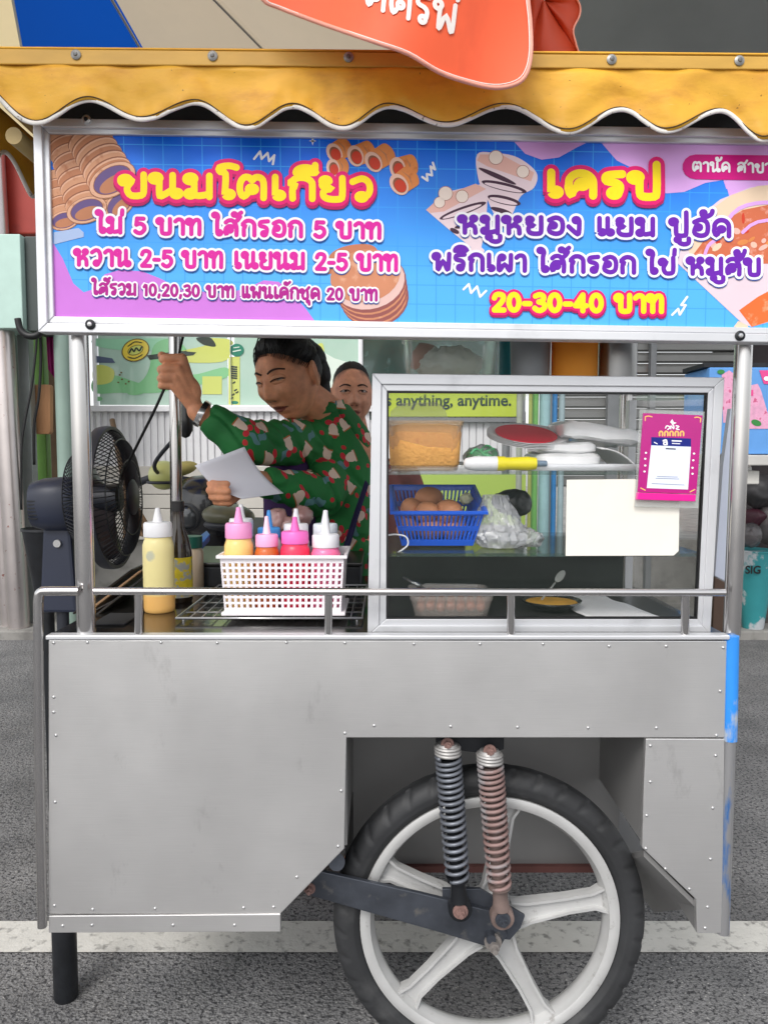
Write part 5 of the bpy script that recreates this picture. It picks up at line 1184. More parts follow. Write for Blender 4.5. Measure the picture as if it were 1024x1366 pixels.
# lime sign with dark words
LIME = M('sign_lime', (172, 190, 50), .35, 0, var=.06, vs=2, coat=.3)
sg = thing('lime_sign', 'lime green shop sign reading anything, anytime in dark letters', 'sign', W(600, 555))
wrect(MB(), 508, 522, 690, 556, -.06, -.04).build('sign_panel', LIME, sg, bevel=.003)
def words(txt, px, py, hpx, Y, m, par, bold=.016, name='lettering', rotz=None):
    cu = bpy.data.curves.new('words', 'FONT'); cu.body = txt; cu.size = 1; cu.bevel_depth = bold; cu.bevel_resolution = 1; cu.resolution_u = 5; cu.fill_mode = 'FRONT'
    ob = bpy.data.objects.new('words', cu); col.objects.link(ob); dg = bpy.context.evaluated_depsgraph_get(); me = bpy.data.meshes.new_from_object(ob.evaluated_get(dg))
    bpy.data.objects.remove(ob); me.materials.clear(); me.materials.append(m); me.name = name
    b0 = at(px, py, Y); k = hpx * Y / 1000 / .71
    for v_ in me.vertices: v_.co = Vector((v_.co.x * k, -abs(v_.co.z) * .02, v_.co.y * k))
    o = bpy.data.objects.new(name, me); col.objects.link(o); o.parent = par; o.location = b0 - offset(par); return o
words('s anything, anytime.', 514, 541, 15.0, YW_ - .063, M('sign_ink', (24, 52, 44), .5), sg, .022)
wrect(MB(), 690, 440, 700, 562, -.07, .02).build('door_frame', GREYM, shop); wrect(MB(), 510, 557, 690, 563, -.06, .0).build('window_rail', GREYM, shop)
SP = SPQ
wrect(MB(), 505, 632, 700, 700, -.06, -.02).build('lime_panel', M('lime_panel', (160, 186, 84), .5, 0, var=.06, vs=2), shop)
# roller shutter
SHUT = M('shutter_grey', (126, 126, 124), .5, .5, var=.12, vs=3, c2=(150, 120, 112), c2s=3, c2t=(.62, .8))
YSH_ = 5.6
mb = MB(); y_ = 425
while y_ < 640:
    a, b_ = at(742, y_, YSH_), at(1000, y_ + 14.2, YSH_)
    mb.prism([(a.x, YSH_, a.z), (a.x, YSH_ - .02, (a.z * .7 + b_.z * .3)), (a.x, YSH_ - .022, b_.z + .012), (a.x, YSH_, b_.z + .004), (a.x, YSH_ + .01, b_.z)], (b_.x - a.x, 0, 0)); y_ += 15
sh = mb.build('roller_shutter', SHUT, shop)
for x0, x1 in ((741, 752), (822, 838), (880, 888)): MB().span((at(x0, 0, 5.5).x, 5.5, .06), (at(x1, 0, 5.5).x, 5.56, 3.0)).build('shutter_post', GREYM, shop, bevel=.004)
DARKR = M('dark_store', (40, 34, 36), .8, 0, var=.4, vs=2)
wrect(MB(), 960, 380, 1300, 840, -.1, .0, 5.75).build('dark_back_wall', DARKR, shop)
wrect(MB(), -260, 380, 118, 830, .0, .1, 6.6).build('left_back_wall', M('left_wall', (96, 100, 98), .7, 0, var=.35, vs=2.2, c2=(46, 50, 50), c2s=3), shop)
# upper wall and canopy over the pavement
UPW = M('upper_wall', (150, 156, 152), .7, 0, var=.1)
MB().span((-9, 5.92, 2.45), (9, 6.4, 6.5)).build('upper_wall', UPW, shop)
can = thing('metal_canopy', 'dark grey sheet metal canopy jutting out over the pavement', 'canopy', (3, 5, 3.4))
CAN = M('canopy_grey', (168, 172, 172), .6, .2, var=.10, vs=2)
q0 = at(708, 78, 5.3); q1 = at(1040, 78, 5.3); q2 = at(1040, -140, 4.3); q3 = at(700, -140, 4.3)
def cang(u, v_): return Vector((.9 + 5.6 * u, 5.9 - 2.1 * v_, 3.05 + .62 * v_))
MB().grid(cang, 8, 4).build('canopy_sheet', CAN, can, solid=.03)
l0, l1 = at(922, 76, 5.0), at(958, -10, 5.0)
MB().tube([Vector((2.42, 5.86, 3.03)), Vector((2.42, 3.8, 3.64))], .014, 8).build('canopy_rib', BLACKM, can)
for x_ in (.95, 6.4): MB().cyl((x_, 5.88, .06), (x_, 5.88, 3.03), .03, seg=12).build('canopy_post', GREYM, can)
# red fascia and meter box at the far left
o = MB().span((at(-160, 0, 5.2).x, 5.1, at(0, 312, 5.1).z), (at(100, 0, 5.2).x, 5.3, at(0, 160, 5.1).z)).build('red_fascia', M('fascia_red', (150, 40, 26), .5, 0, var=.12, vs=3, c2=(120, 28, 20), c2s=4), None, bevel=.01); tag(o, 'rust red shop fascia board at the far left behind the sign', 'fascia')
bx = thing('meter_box', 'pale green electrical box with a dark side below the red fascia', 'electrical box', at(20, 420, 5.0))
MB().span((at(-14, 0, 5.0).x, 4.9, at(0, 438, 4.9).z), (at(26, 0, 5.0).x, 5.2, at(0, 312, 4.9).z)).build('box_front', M('box_green', (178, 206, 196), .5, 0, var=.05), bx, bevel=.006)
MB().span((at(27, 0, 5.0).x, 4.95, at(0, 440, 4.9).z), (at(50, 0, 5.0).x, 5.2, at(0, 312, 4.9).z)).build('box_side', M('box_dark', (62, 70, 68), .5), bx, bevel=.006)
# leaning street pole in steel
YPL = 5.02
po = thing('steel_pole', 'thick leaning steel pole standing on the pavement at the far left', 'pole', at(26, 836, YPL))
b0 = Vector((at(26, 836, YPL).x, YPL, .06)); b1 = at(4, 440, YPL); d = b1 - b0
MB().tube([b0, b0 + d * 1.9], .070, 28).build('pole_tube', M('pole_steel', (206, 198, 196), .28, .9, var=.08, vs=5, c2=(150, 90, 80), c2s=26, c2t=(.66, .72)), po, smooth=40)
MB().tube([b0 + Vector((-.105, .06, 0)), b0 + Vector((-.105, .06, 0)) + d * 1.9], .045, 24).build('pole_tube', MATS['pole_steel'], po, smooth=40)
# columns, boards, cloth between the pole and the cart
def col_(name, label, cat, x0, x1, y, m, ztop=3.0, round_=False, zb=.06, yd=.08, x0t=None):
    a, b_ = at(x0, 600, y).x, at(x1, 600, y).x
    if round_: o = MB().cyl(((a + b_) / 2, y, zb), ((a + b_) / 2, y, ztop), (b_ - a) / 2, seg=22).build(name, m, None, smooth=40)
    else: o = MB().span((a, y, zb), (b_, y + yd, ztop)).build(name, m, None, bevel=.004)
    return tag(o, label, cat)
col_('pipe', 'round grey green pipe just right of the leaning steel pole', 'pipe', 12, 30, 5.3, M('pipe_dark_green', (110, 124, 116), .5, 0, var=.15, vs=3), round_=True)
col_('square_post', 'square galvanised post with a black cable in front', 'post', 28, 43, 5.15, M('galvanised', (146, 152, 152), .45, .4, var=.1, vs=5), 2.2)
col_('green_board', 'bright green board standing behind the wooden cutting board', 'board', 44, 62, 5.5, M('board_green', (104, 150, 66), .6, 0, var=.1), 2.1)
o = MB().prism([at(a, b_, 5.25) for a, b_ in ((43, 513), (66, 513), (67.5, 516), (67.5, 576), (65, 579), (44, 579))], (0, .05, 0)).build('cutting_board', M('board_wood', (176, 128, 88), .6, 0, var=.12, vs=4, stretch=(6, 1, 1), bump=.06), None, bevel=.004); tag(o, 'worn wooden cutting board hanging before the green board', 'board')
col_('wooden_strip', 'narrow brown wooden strip beside the cutting board', 'wood strip', 68, 78, 5.45, M('strip_brown', (104, 84, 62), .7, 0, var=.15), 2.3)
o = MB().grid(lambda u, v_: at(62 + 16 * u + 3 * v_ - (6 * v_ * (1 - u)) * 0, 440 + (75 - 22 * (1 - u)) * v_, 5.2 + .02 * sin(u * 20)), 10, 8).build('magenta_cloth', M('cloth_magenta', (150, 16, 104), .7, 0, var=.2, vs=12), None, smooth=True, solid=.006); tag(o, 'magenta cloth hanging beside the green pipe', 'cloth')
col_('pipe', 'wide pale grey green pipe next to the front left cart post', 'pipe', 77, 98, 5.1, M('pipe_pale_green', (136, 158, 148), .5, 0, var=.12, vs=3), round_=True)
def cable(name, label, pts, r=.006, m=None):
    o = MB().tube(catmull([at(*q_) for q_ in pts], 6), r, 8).build(name, m or M('cable_black', (20, 20, 22), .5), None, smooth=True); return tag(o, label, 'cable')
cable('cable', 'thin black cable running down in front of the square post', [(50, 440, 5.0), (48, 470, 5.0), (42, 520, 5.0), (34, 560, 5.0), (29, 600, 5.0), (29, 680, 5.0)], .008)
cable('cable', 'black cable looping in front of the cutting board', [(54, 444, 5.1), (55, 480, 5.1), (52, 530, 5.1), (46, 566, 5.1), (46, 620, 5.1)], .010)
cable('cable', 'thick black cable bundle curving under the sign corner', [(24, 425, 4.8), (28, 440, 4.8), (38, 448, 4.8), (52, 446, 4.8), (58, 430, 4.8), (60, 400, 4.8)], .022)
# things in the case's background: coloured rolls standing in the shop
for i, (x0, x1, c_) in enumerate(((688, 696, (150, 156, 142)), (704, 709, (150, 160, 80)), (709, 717, (104, 166, 84)), (718, 733, (142, 178, 182)), (735, 742, (40, 120, 180)), (744, 752, (150, 170, 174)))):
    nm = ('grey', 'olive', 'green', 'wide pale blue', 'bright blue', 'pale grey blue')[i]
    col_('fabric_roll', nm + ' roll standing behind the display case', 'roll', x0, x1, 4.95 + .05 * i, M('roll_%d' % i, c_, .5, 0, var=.08), 1.75, True)
# broom, helmet, seat and parts of the parked scooter
br = thing('broom', 'straw broom with a wide brown head behind the custard bottle', 'broom', at(190, 715, 3.3))
mb = MB(); random.seed(2)
for i in range(46):
    u = i / 45; mb.tube([at(166 + 5 * u, 652 + 3 * u, 3.30), at(166 + 44 * u, 718 + 3 * sin(u * 9), 3.30 - .04 * random.random())], [.003, .006], 5)
mb.build('bristles', M('straw', (140, 112, 84), .9, 0, var=.2), br)
MB().tube([at(168, 656, 3.31), at(150, 560, 3.5)], .012, 10).build('broom_stick', M('strip_brown', (104, 84, 62)), br)
YSC = 2.95
scn = thing('scooter', 'black motor scooter with round lamp parked behind the cart', 'scooter', (at(270, 700, YSC).x, 3.4, 0))
cx_ = at(268, 700, YSC).x; BLK = M('scooter_black', (22, 24, 28), .25, 0, coat=.5)
zc_ = at(0, 685, YSC).z
mb = MB(); 
def sring(y, z, rx, rz, n=24, p=.8): return [Vector((cx_ + rx * (abs(cos(2 * pi * k / n)) ** p) * (1 if cos(2 * pi * k / n) > 0 else -1), y, z + rz * (abs(sin(2 * pi * k / n)) ** p) * (1 if sin(2 * pi * k / n) > 0 else -1))) for k in range(n)]
mb.loft([sring(2.93, zc_ + .02, .03, .04), sring(2.95, zc_, .10, .12), sring(3.0, zc_ - .02, .135, .17), sring(3.08, zc_ - .05, .13, .2), sring(3.14, zc_ - .1, .09, .16)]); mb.build('front_fairing', BLK, scn, smooth=50)
hl = at(250, 690, 2.94); MB().lathe([(0, -.012), (.034, -.012), (.045, -.004), (.047, .02), (0, .02)], hl, (0, 1, 0), 26).build('headlight', M('lamp_dark', (60, 64, 68), .15, .2, coat=.6), scn, smooth=40)
MB().lathe([(.047, -.014), (.056, -.012), (.058, .02), (.047, .02)], hl, (0, 1, 0), 26, close=True).build('headlight_ring', M('lamp_ring', (40, 42, 46), .3, .4), scn, smooth=40)
MB().tube(catmull([Vector((cx_ - .33, 3.12, zc_ + .10)), Vector((cx_ - .2, 3.06, zc_ + .14)), Vector((cx_, 3.04, zc_ + .12)), Vector((cx_ + .2, 3.06, zc_ + .14)), Vector((cx_ + .33, 3.12, zc_ + .10))], 5), .016, 12).build('handlebar', DARKP, scn, smooth=True)
mb = MB(); mb.loft([sring(3.15, .36, .16, .05), sring(3.5, .34, .17, .04), sring(3.6, .5, .14, .16), sring(3.9, .62, .16, .14), sring(4.25, .66, .12, .10), sring(4.32, .68, .03, .04)]); mb.build('body', BLK, scn, smooth=50)
mb = MB(); mb.loft([sring(3.5, .74, .06, .03), sring(3.6, .77, .14, .05), sring(3.95, .78, .15, .05), sring(4.25, .82, .12, .05), sring(4.32, .82, .05, .03)]); mb.build('seat', M('seat_black', (30, 30, 32), .6), scn, smooth=50)
MB().tube([(cx_, 3.1, zc_ - .05), (cx_, 2.98, .42), (cx_, 2.94, .25)], .03, 14).build('fork', BLK, scn, smooth=40)
for y in (2.94, 4.15):
    MB().lathe([(.16, -.035), (.20, -.05), (.235, -.04), (.25, 0), (.235, .04), (.20, .05), (.16, .035)], (cx_, y, .25), (1, 0, 0), 40, close=True).build('wheel', RUBBER, scn, smooth=60)
    MB().lathe([(0, -.04), (.05, -.04), (.06, -.015), (.165, -.02), (.165, .02), (.06, .015), (.05, .04), (0, .04)], (cx_, y, .25), (1, 0, 0), 30).build('wheel_rim', GREYM, scn, smooth=40)
# mirror hanging beside the rear post
m0 = at(247, 552, 2.75); mr = MB(); 
mr.loft([[m0 + Vector((.030 * s_ * cos(2 * pi * k / 20), .02 * s_ * sin(2 * pi * k / 20), z)) for k in range(20)] for s_, z in ((.12, .105), (.55, .085), (.85, .04), (1.0, -.02), (.9, -.06), (.5, -.082), (.1, -.088))])
mr.build('mirror', M('mirror_black', (22, 23, 26), .3, coat=.3), scn, smooth=True); MB().tube(catmull([m0 + Vector((-.008, .02, -.05)), Vector((cx_ - .16, 2.9, zc_ + .20)), Vector((cx_ - .18, 3.06, zc_ + .14))], 6), .008, 8).build('mirror_stem', DARKP, scn, smooth=True)
def helmet(name, label, c_, r, m):
    t = thing(name, label, 'helmet', c_)
    mb = MB(); prof = [(r * cos(a), r * 1.0 * sin(a)) for a in [radians(x_) for x_ in range(-32, 91, 10)]]
    mb.lathe(prof + [(0, r * .999)], c_, (0, 0, 1), 30); mb.build('shell', m, t, smooth=True, solid=.02); 
    MB().lathe([(r * .86, -r * .53), (r * .88, -r * .60), (r * .80, -r * .60), (r * .78, -r * .53)], c_, (0, 0, 1), 30, close=True).build('rim_band', DARKP, t)
    return t
h1 = at(219, 634, 3.06); 
mbh = MB().ell(h1, (.062, .07, .060), None, 26, 14); hh_ = thing('helmet', 'pale yellow green helmet hanging behind the rear cart post', 'helmet', h1)
mbh.build('shell', M('helmet_lime', (200, 204, 128), .35, coat=.3), hh_, smooth=True); MB().tube([h1 + Vector((.064 * cos(a), .072 * sin(a), -.028)) for a in [2 * pi * k / 24 for k in range(24)]], .006, 8, closed=True).build('rim_band', DARKP, hh_, smooth=True)
h2 = at(240, 626, 3.12); hp = MB().ell(h2, (.075, .06, .030), Matrix.Rotation(-.25, 3, 'Y'), 24, 12); o = hp.build('yellow_cap', M('cap_yellowish', (196, 184, 110), .7, 0, var=.1), None, smooth=True); tag(o, 'yellowish cloth cap lying on the scooter handlebar', 'cap')
h3 = at(305, 688, 2.72); hh2 = thing('helmet', 'olive green helmet half hidden below the held paper', 'helmet', h3)
MB().ell(h3, (.095, .10, .045), Matrix.Rotation(.08, 3, 'Y'), 28, 14).build('shell', M('helmet_olive', (92, 92, 70), .4, coat=.2), hh2, smooth=True); MB().ell(h3 + Vector((0, 0, -.03)), (.09, .095, .025), None, 24, 10).build('rim_band', DARKP, hh2, smooth=True)
# ------------------------------------------------------------------ pedestal fan
FY = 2.0; fc = at(150, 664, FY); fr = .185
fan = thing('pedestal_fan', 'dark pedestal fan turned sideways left of the cart post', 'fan', (at(85, 700, FY).x, FY, 0))
ax = Vector((.998, .03, .03)).normalized(); u_ = Vector((0, 0, 1)); u_ = (u_ - ax * ax.dot(u_)).normalized(); v2 = ax.cross(u_)
def fp(a, r, h): return fc + (u_ * cos(a) + v2 * sin(a)) * r + ax * h
GR = M('fan_grille', (24, 26, 32), .4, .2)
mb = MB()
for i in range(72):
    a = 2 * pi * i / 72
    mb.tube([fp(a, .045, .052), fp(a + .06, .10, .050), fp(a + .12, .155, .034), fp(a + .14, fr, .0)], .0014, 5, cap=False)
    mb.tube([fp(a, .05, -.085), fp(a, .12, -.085), fp(a, fr, -.0)], .0014, 5, cap=False)
for r_, h in ((.10, .050), (.155, .034), (.12, -.085)): mb.tube([fp(2 * pi * k / 48, r_, h) for k in range(48)], .0018, 6, closed=True)
mb.build('grille', GR, fan)
MB().lathe([(fr - .004, -.016), (fr + .004, -.018), (fr + .006, 0), (fr + .004, .012), (fr - .004, .012)], fc, ax, 64, close=True).build('grille_ring', DARKP, fan, smooth=40)
MB().lathe([(0, .050), (.046, .050), (.048, .056), (.040, .061), (0, .062)], fc, ax, 30).build('badge_disc', DARKP, fan, smooth=40)
mb = MB()
for k in range(3):
    a0 = 2 * pi * k / 3
    mb.grid(lambda u, v_: fp(a0 + 1.35 * u * (.7 + .3 * v_), .03 + .135 * v_, -.05 + .055 * u), 10, 8)
mb.build('blade', M('fan_blade', (70, 64, 66), .3, 0, coat=.3), fan, smooth=True, solid=.002)
MB().lathe([(0, -.045), (.035, -.045), (.038, .02), (0, .025)], fc, ax, 22).build('blade_hub', DARKP, fan, smooth=40)
mc = fc - ax * .085
def mring(h, rx, rz): return [mc - ax * h + u_ * (rz * (abs(sin(2 * pi * k / 28)) ** .7) * (1 if sin(2 * pi * k / 28) > 0 else -1)) + v2 * (rx * (abs(cos(2 * pi * k / 28)) ** .7) * (1 if cos(2 * pi * k / 28) > 0 else -1)) - u_ * .012 for k in range(28)]
MB().loft([mring(0, .052, .062), mring(.03, .066, .072), mring(.085, .066, .070), mring(.115, .058, .060), mring(.125, .03, .035)]).build('motor_housing', M('fan_navy', (40, 46, 64), .4, 0, var=.08), fan, smooth=40)
for k in range(6): MB().box(mc - ax * .098 + u_ * (-.045 + .009 * k) + Vector((0, -.0605, 0)), (.024, .006, .0035)).build('vent_slot', BLACKM, fan)
bx_ = mc - ax * .055
MB().hexa([bx_ + Vector((-.05, -.03, -.30)), bx_ + Vector((.05, -.03, -.30)), bx_ + Vector((.05, .03, -.30)), bx_ + Vector((-.05, .03, -.30)), bx_ + Vector((-.036, -.024, -.07)), bx_ + Vector((.036, -.024, -.07)), bx_ + Vector((.036, .024, -.07)), bx_ + Vector((-.036, .024, -.07))]).build('neck_plate', MATS['fan_navy'], fan, bevel=.008)
MB().lathe([(0, -.006), (.010, -.006), (.011, 0), (0, 0)], bx_ + Vector((.004, -.027, -.115)), (0, 1, 0), 16).build('pivot_screw', SCREW, fan)
MB().cyl((bx_.x, bx_.y, .03), (bx_.x, bx_.y, bx_.z - .295), .016, seg=18).build('stand_pole', DARKP, fan, smooth=40)
MB().lathe([(0, 0), (.054, 0), (.056, .012), (.05, .04), (.03, .055), (0, .055)], (bx_.x, bx_.y, .0005), (0, 0, 1), 40).build('stand_base', DARKP, fan, smooth=40)
# dark mesh bin behind the fan and clutter on the pavement
bn = at(58, 740, 2.5); bt = thing('mesh_bin', 'black mesh waste bin hanging behind the fan stand', 'bin', (bn.x, 2.5, 0))
MB().lathe([(0, 0), (.040, 0), (.072, .21), (.077, .21), (.075, .218), (.066, .205), (.042, .01), (0, .01)], (bn.x + .01, 2.5, at(0, 790, 2.5).z), (0, 0, 1), 26).build('bin_wall', BLACKM, bt, smooth=40)
MB().cyl((bn.x + .01, 2.5, 0.0005), (bn.x + .01, 2.5, at(0, 790, 2.5).z - .001), .02, seg=14).build('bin_stand', BLACKM, bt, smooth=40)
# ------------------------------------------------------------------ right edge: table of goods
YR_ = 4.2
def blk(name, label, cat, x0, y0, x1, y1, y, dy, m, bev=.006):
    a, b_ = at(x0, y0, y), at(x1, y1, y); o = MB().span((a.x, y, b_.z), (b_.x, y + dy, a.z)).build(name, m, None, bevel=bev); return tag(o, label, cat)
pb = thing('printed_box', 'blue and pink printed goods box on the stall shelf at the right', 'box', at(1000, 604, YR_))
a, b_ = at(946, 490, YR_), at(1090, 606, YR_)
MB().span((a.x, YR_, b_.z), (b_.x, YR_ + .35, a.z)).build('box_body', M('box_blue', (92, 150, 214), .45, 0, var=.08, vs=5), pb, bevel=.006)
def SPB(u, v_, k=0): return at(u, v_, YR_ - .002 - .0008 * k)
SPQ = SP; SP = SPB
PKB, RDB, GNB = M('box_pink', (220, 160, 190), .5, 0, var=.15, vs=30, c2=(196, 90, 130), c2s=30, c2t=(.58, .62)), M('box_hotpink', (220, 70, 140), .5), M('box_leaf', (50, 130, 60), .5)
poly([(962, 500), (972, 494), (980, 500), (978, 562), (964, 564)], PKB, 1); poly([(1000, 514), (1010, 512), (1014, 520), (1026, 560), (1030, 572), (996, 572), (996, 516)], PKB, 1); poly([(1012, 494), (1040, 494), (1040, 514), (1018, 512)], RDB, 2)
poly(ellipse(1008, 564, 7, 4, 20), GNB, 3); poly(ellipse(961, 496, 5, 3), GNB, 3); poly(ellipse(1022, 505, 4, 3), WHT, 4); poly([(1001, 520), (1004, 520), (1004, 528), (1001, 528)], RDB, 3)
flush('box_print', pb); SP = SPQ
blk('black_tray', 'black framed tray standing above the printed box', 'tray', 938, 484, 1090, 490, YR_ + .02, .3, BLACKM, .002)
blk('stall_shelf', 'pale shelf board under the printed box at the right', 'shelf', 984, 607, 1100, 621, YR_ - .05, .5, M('shelf_pale', (190, 188, 184), .5, 0, var=.05))
blk('carton', 'small white carton under the stall shelf at the right', 'carton', 992, 628, 1012, 646, YR_ + .02, .1, M('carton_white', (206, 204, 198), .6))
for x0 in (960, 1096): blk('shelf_leg', ('hidden' if False else ('left' if x0 < 1000 else 'right')) + ' leg of the stall shelf at the right edge', 'leg', x0, 621, x0 + 6, 846, YR_, .05, GREYM, .002).location.z += 0
wb = thing('white_board', 'tall white board leaning between the display case and the right post', 'board', at(960, 775, 1.95))
MB().prism([at(a, b_, 1.95) for a, b_ in ((974, 545), (977, 545), (972, 640), (968, 776), (953, 768), (958, 700), (964, 620))], (0, .02, 0)).build('board_sheet', M('board_white', (214, 220, 236), .4, 0, var=.03), wb)
MB().prism([at(a, b_, 1.94) for a, b_ in ((953, 770), (968, 778), (966, 846), (950, 846))], (0, .05, 0)).build('board_foot', M('board_brown', (86, 66, 54), .7, 0, var=.2), wb)
# tall teal cup with black letters
YT = 5.0; tcn = at(1003, 846, YT); 
cu_ = thing('advert_cup', 'giant teal paper cup with black letters standing at the right edge', 'cup', (tcn.x, YT, .06))
zt = at(0, 733, YT).z; r1 = 26 * YT / 1000
PZ = .0605
MB().lathe([(0, PZ), (r1 * .50, PZ), (r1 * .52, .07), (r1, zt - .01), (r1 * 1.04, zt - .008), (r1 * 1.04, zt), (r1 * .95, zt), (0, zt - .01)], (tcn.x, YT, 0), (0, 0, 1), 36).build('cup_wall', M('cup_teal', (58, 150, 156), .4, 0, var=.06, c2=(190, 196, 200), c2s=4, c2t=(.52, .56)), cu_, smooth=40)
words('SIG', 993, 765, 10.5, YT - r1 * .93, M('ink_black', (20, 20, 22), .5), cu_, .03)
dk = MB().ell(at(1001, 714, YT), (.07, .07, .085), None, 20, 12); o = dk.build('drink_bag', clear('bag_pinkgrey', (104, 98, 100), .6, .15, 1), None, smooth=True); tag(o, 'greyish sealed drink bag on top of the teal cup', 'bag')
yb_ = thing('sponge_box', 'yellow green upright box leaning on the teal cup', 'box', (at(993, 850, 4.96).x, 4.96, .06))
MB().span((at(985, 0, 4.93).x, 4.915, .0605), (at(1001, 0, 4.93).x, 4.98, at(0, 784, 4.93).z)).build('box_body', M('box_yellowgreen', (176, 178, 112), .5, 0, var=.15, vs=14), yb_, bevel=.01)
for (px, py, rx, rz, lb, c_) in ((1012, 655, .10, .10, 'upper black helmet shaped bundle at the right edge', (52, 50, 52)), (1022, 700, .07, .11, 'grey clear bag hanging at the right edge', (96, 90, 90)), (1026, 800, .09, .20, 'pinkish grey sack standing at the right edge', (112, 104, 102)), (1004, 690, .06, .05, 'maroon bundle beside the drink bag', (70, 30, 44))):
    mb = MB().ell(at(px, py, 5.2), (rx * 1.2, .10, rz * 1.2), None, 30, 18); crumple(mb, .02, 12, px * .1); o = mb.build('bundle', M('bundle_%d' % py, c_, .5, 0, var=.3, vs=12), None, smooth=True); tag(o, lb, 'bundle')
# ------------------------------------------------------------------ people
def Gs(x, z, x0, z0, sx, sz): return exp(-((x - x0) / sx) ** 2 - ((z - z0) / sz) ** 2)
def headpt(d, P):
    """one point of the head for unit direction d; +y is the face, +z up (metres)"""
    x, y, z = .0745 * d.x, .094 * d.y, .114 * d.z
    t = smooth01((-z - .015) / .095)
    x *= 1 - P.get('jaw', .30) * t * t
    if d.y < 0: y *= 1 - .42 * smooth01((-z - .02) / .09)
    else: y *= 1 - .10 * smooth01((z - .02) / .09)
    f = smooth01(d.y / .45)
    if f > 0:
        a = abs(x); g = 0
        w_ = P.get('nose', 1)
        nz = smooth01((.030 - z) / .055) * (1 if z > -.030 else max(0, 1 - (-.030 - z) / .012))
        g += .022 * w_ * nz * exp(-(x / (.0085 + .006 * smooth01((.01 - z) / .04))) ** 2)          # ridge and tip
        g += .0085 * Gs(a, z, .0150, -.031, .0075, .008)                                            # wings
        g += .0045 * Gs(a, z, .030, .035, .018, .008) - .0015 * Gs(x, z, 0, .03, .012, .01)          # brow
        g -= .0100 * Gs(a, z, .031, .014, .015, .010) - .0065 * Gs(a, z, .031, .0135, .0115, .0072)   # socket and lid
        g -= .0020 * Gs(a, z, .031, .0005, .014, .004)
        g += .0065 * Gs(a, z, .043, -.018, .020, .020) * P.get('cheek', 1)
        g -= .0022 * Gs(a, z, .006, .036, .003, .010) * P.get('frown', 0) + .0018 * Gs(a, z, .033, -.003, .013, .0028)
        g -= .0046 * Gs(a, z, .027 - .25 * (z + .044), -.044, .005, .017)                                               # nasolabial fold
        g += .0070 * Gs(x, z, 0, -.0555, .020, .0065) + .0085 * Gs(x, z, 0, -.0700, .017, .0065) - .0060 * Gs(x, z, 0, -.0625, .023, .0028)
        g -= .0040 * Gs(x, z, 0, -.081, .016, .006) + .0035 * Gs(a, z, .027, -.066, .006, .008)
        g += .0095 * Gs(x, z, 0, -.098, .020, .015)
        y += g * f
    return Vector((x, y, z))
def facept(x, z, P, out=.0008):
    dx, dz = x / .0745, z / .114
    for _ in range(6):
        dy = sqrt(max(.02, 1 - dx * dx - dz * dz)); p_ = headpt(Vector((dx, dy, dz)).normalized(), P)
        dx += (x - p_.x) / .0745; dz += (z - p_.z) / .114
    return p_ + Vector((x * 4, 1, 0)).normalized() * out
def sphere_dirs(nu, nv):
    D = []
    for j in range(nv + 1):
        t = -pi / 2 + pi * j / nv
        D.append([Vector((cos(t) * cos(2 * pi * i / nu), cos(t) * sin(2 * pi * i / nu), sin(t))) for i in range(nu)])
    return D
def remeshed(mb, name, m, parent, voxel, smooth=2, fold=None):
    me = mb.mesh(name, offset(parent)); tmp = bpy.data.objects.new(name, me); col.objects.link(tmp)
    r = tmp.modifiers.new('r', 'REMESH'); r.mode = 'VOXEL'; r.voxel_size = voxel; r.use_smooth_shade = True
    if smooth: s_ = tmp.modifiers.new('s', 'SMOOTH'); s_.factor = .5; s_.iterations = smooth
    me2 = bpy.data.meshes.new_from_object(tmp.evaluated_get(bpy.context.evaluated_depsgraph_get())); me2.name = name
    bpy.data.objects.remove(tmp); me2.materials.clear(); me2.materials.append(m)
    if fold:
        off = offset(parent); nr = [v_.normal.copy() for v_ in me2.vertices]
        for v_, n_ in zip(me2.vertices, nr): v_.co += n_ * fold(v_.co + off)
    for p_ in me2.polygons: p_.use_smooth = True
    o = bpy.data.objects.new(name, me2); col.objects.link(o); o.parent = parent; return o
def skin(name, c, c2):
    m = M(name, c, .50, 0, var=.16, vs=38, spec=.4, bump=.25, bs=330, c2=c2, c2s=20, c2t=(.5, .8), sss=.12); nt = m.node_tree; p = nt.nodes['Principled BSDF']
    at_ = nt.nodes.new('ShaderNodeAttribute'); at_.attribute_name = 'tint'; cur = p.inputs['Base Color'].links[0].from_socket
    sp_ = nt.nodes.new('ShaderNodeSeparateColor'); nt.links.new(at_.outputs['Color'], sp_.inputs[0])
    c_ = mixc(nt, E(nt, sp_.outputs[0]) * .85, cur, lin((126, 58, 56))); c_ = mixc(nt, E(nt, sp_.outputs[1]) * .8, c_, lin((52, 34, 28)))
    nt.links.new(c_, p.inputs['Base Color']); return m
HAIR = M('hair_black', (15, 13, 13), .42, 0, var=.5, vs=60, bump=.6, bs=150, stretch=(3, 3, .5), spec=.35)
EYEW = M('eye_white', (160, 146, 138), .25, coat=.5); EYED = M('eye_dark', (26, 18, 16), .15, coat=.6)
BROW = M('brow_dark', (58, 40, 33), .9)
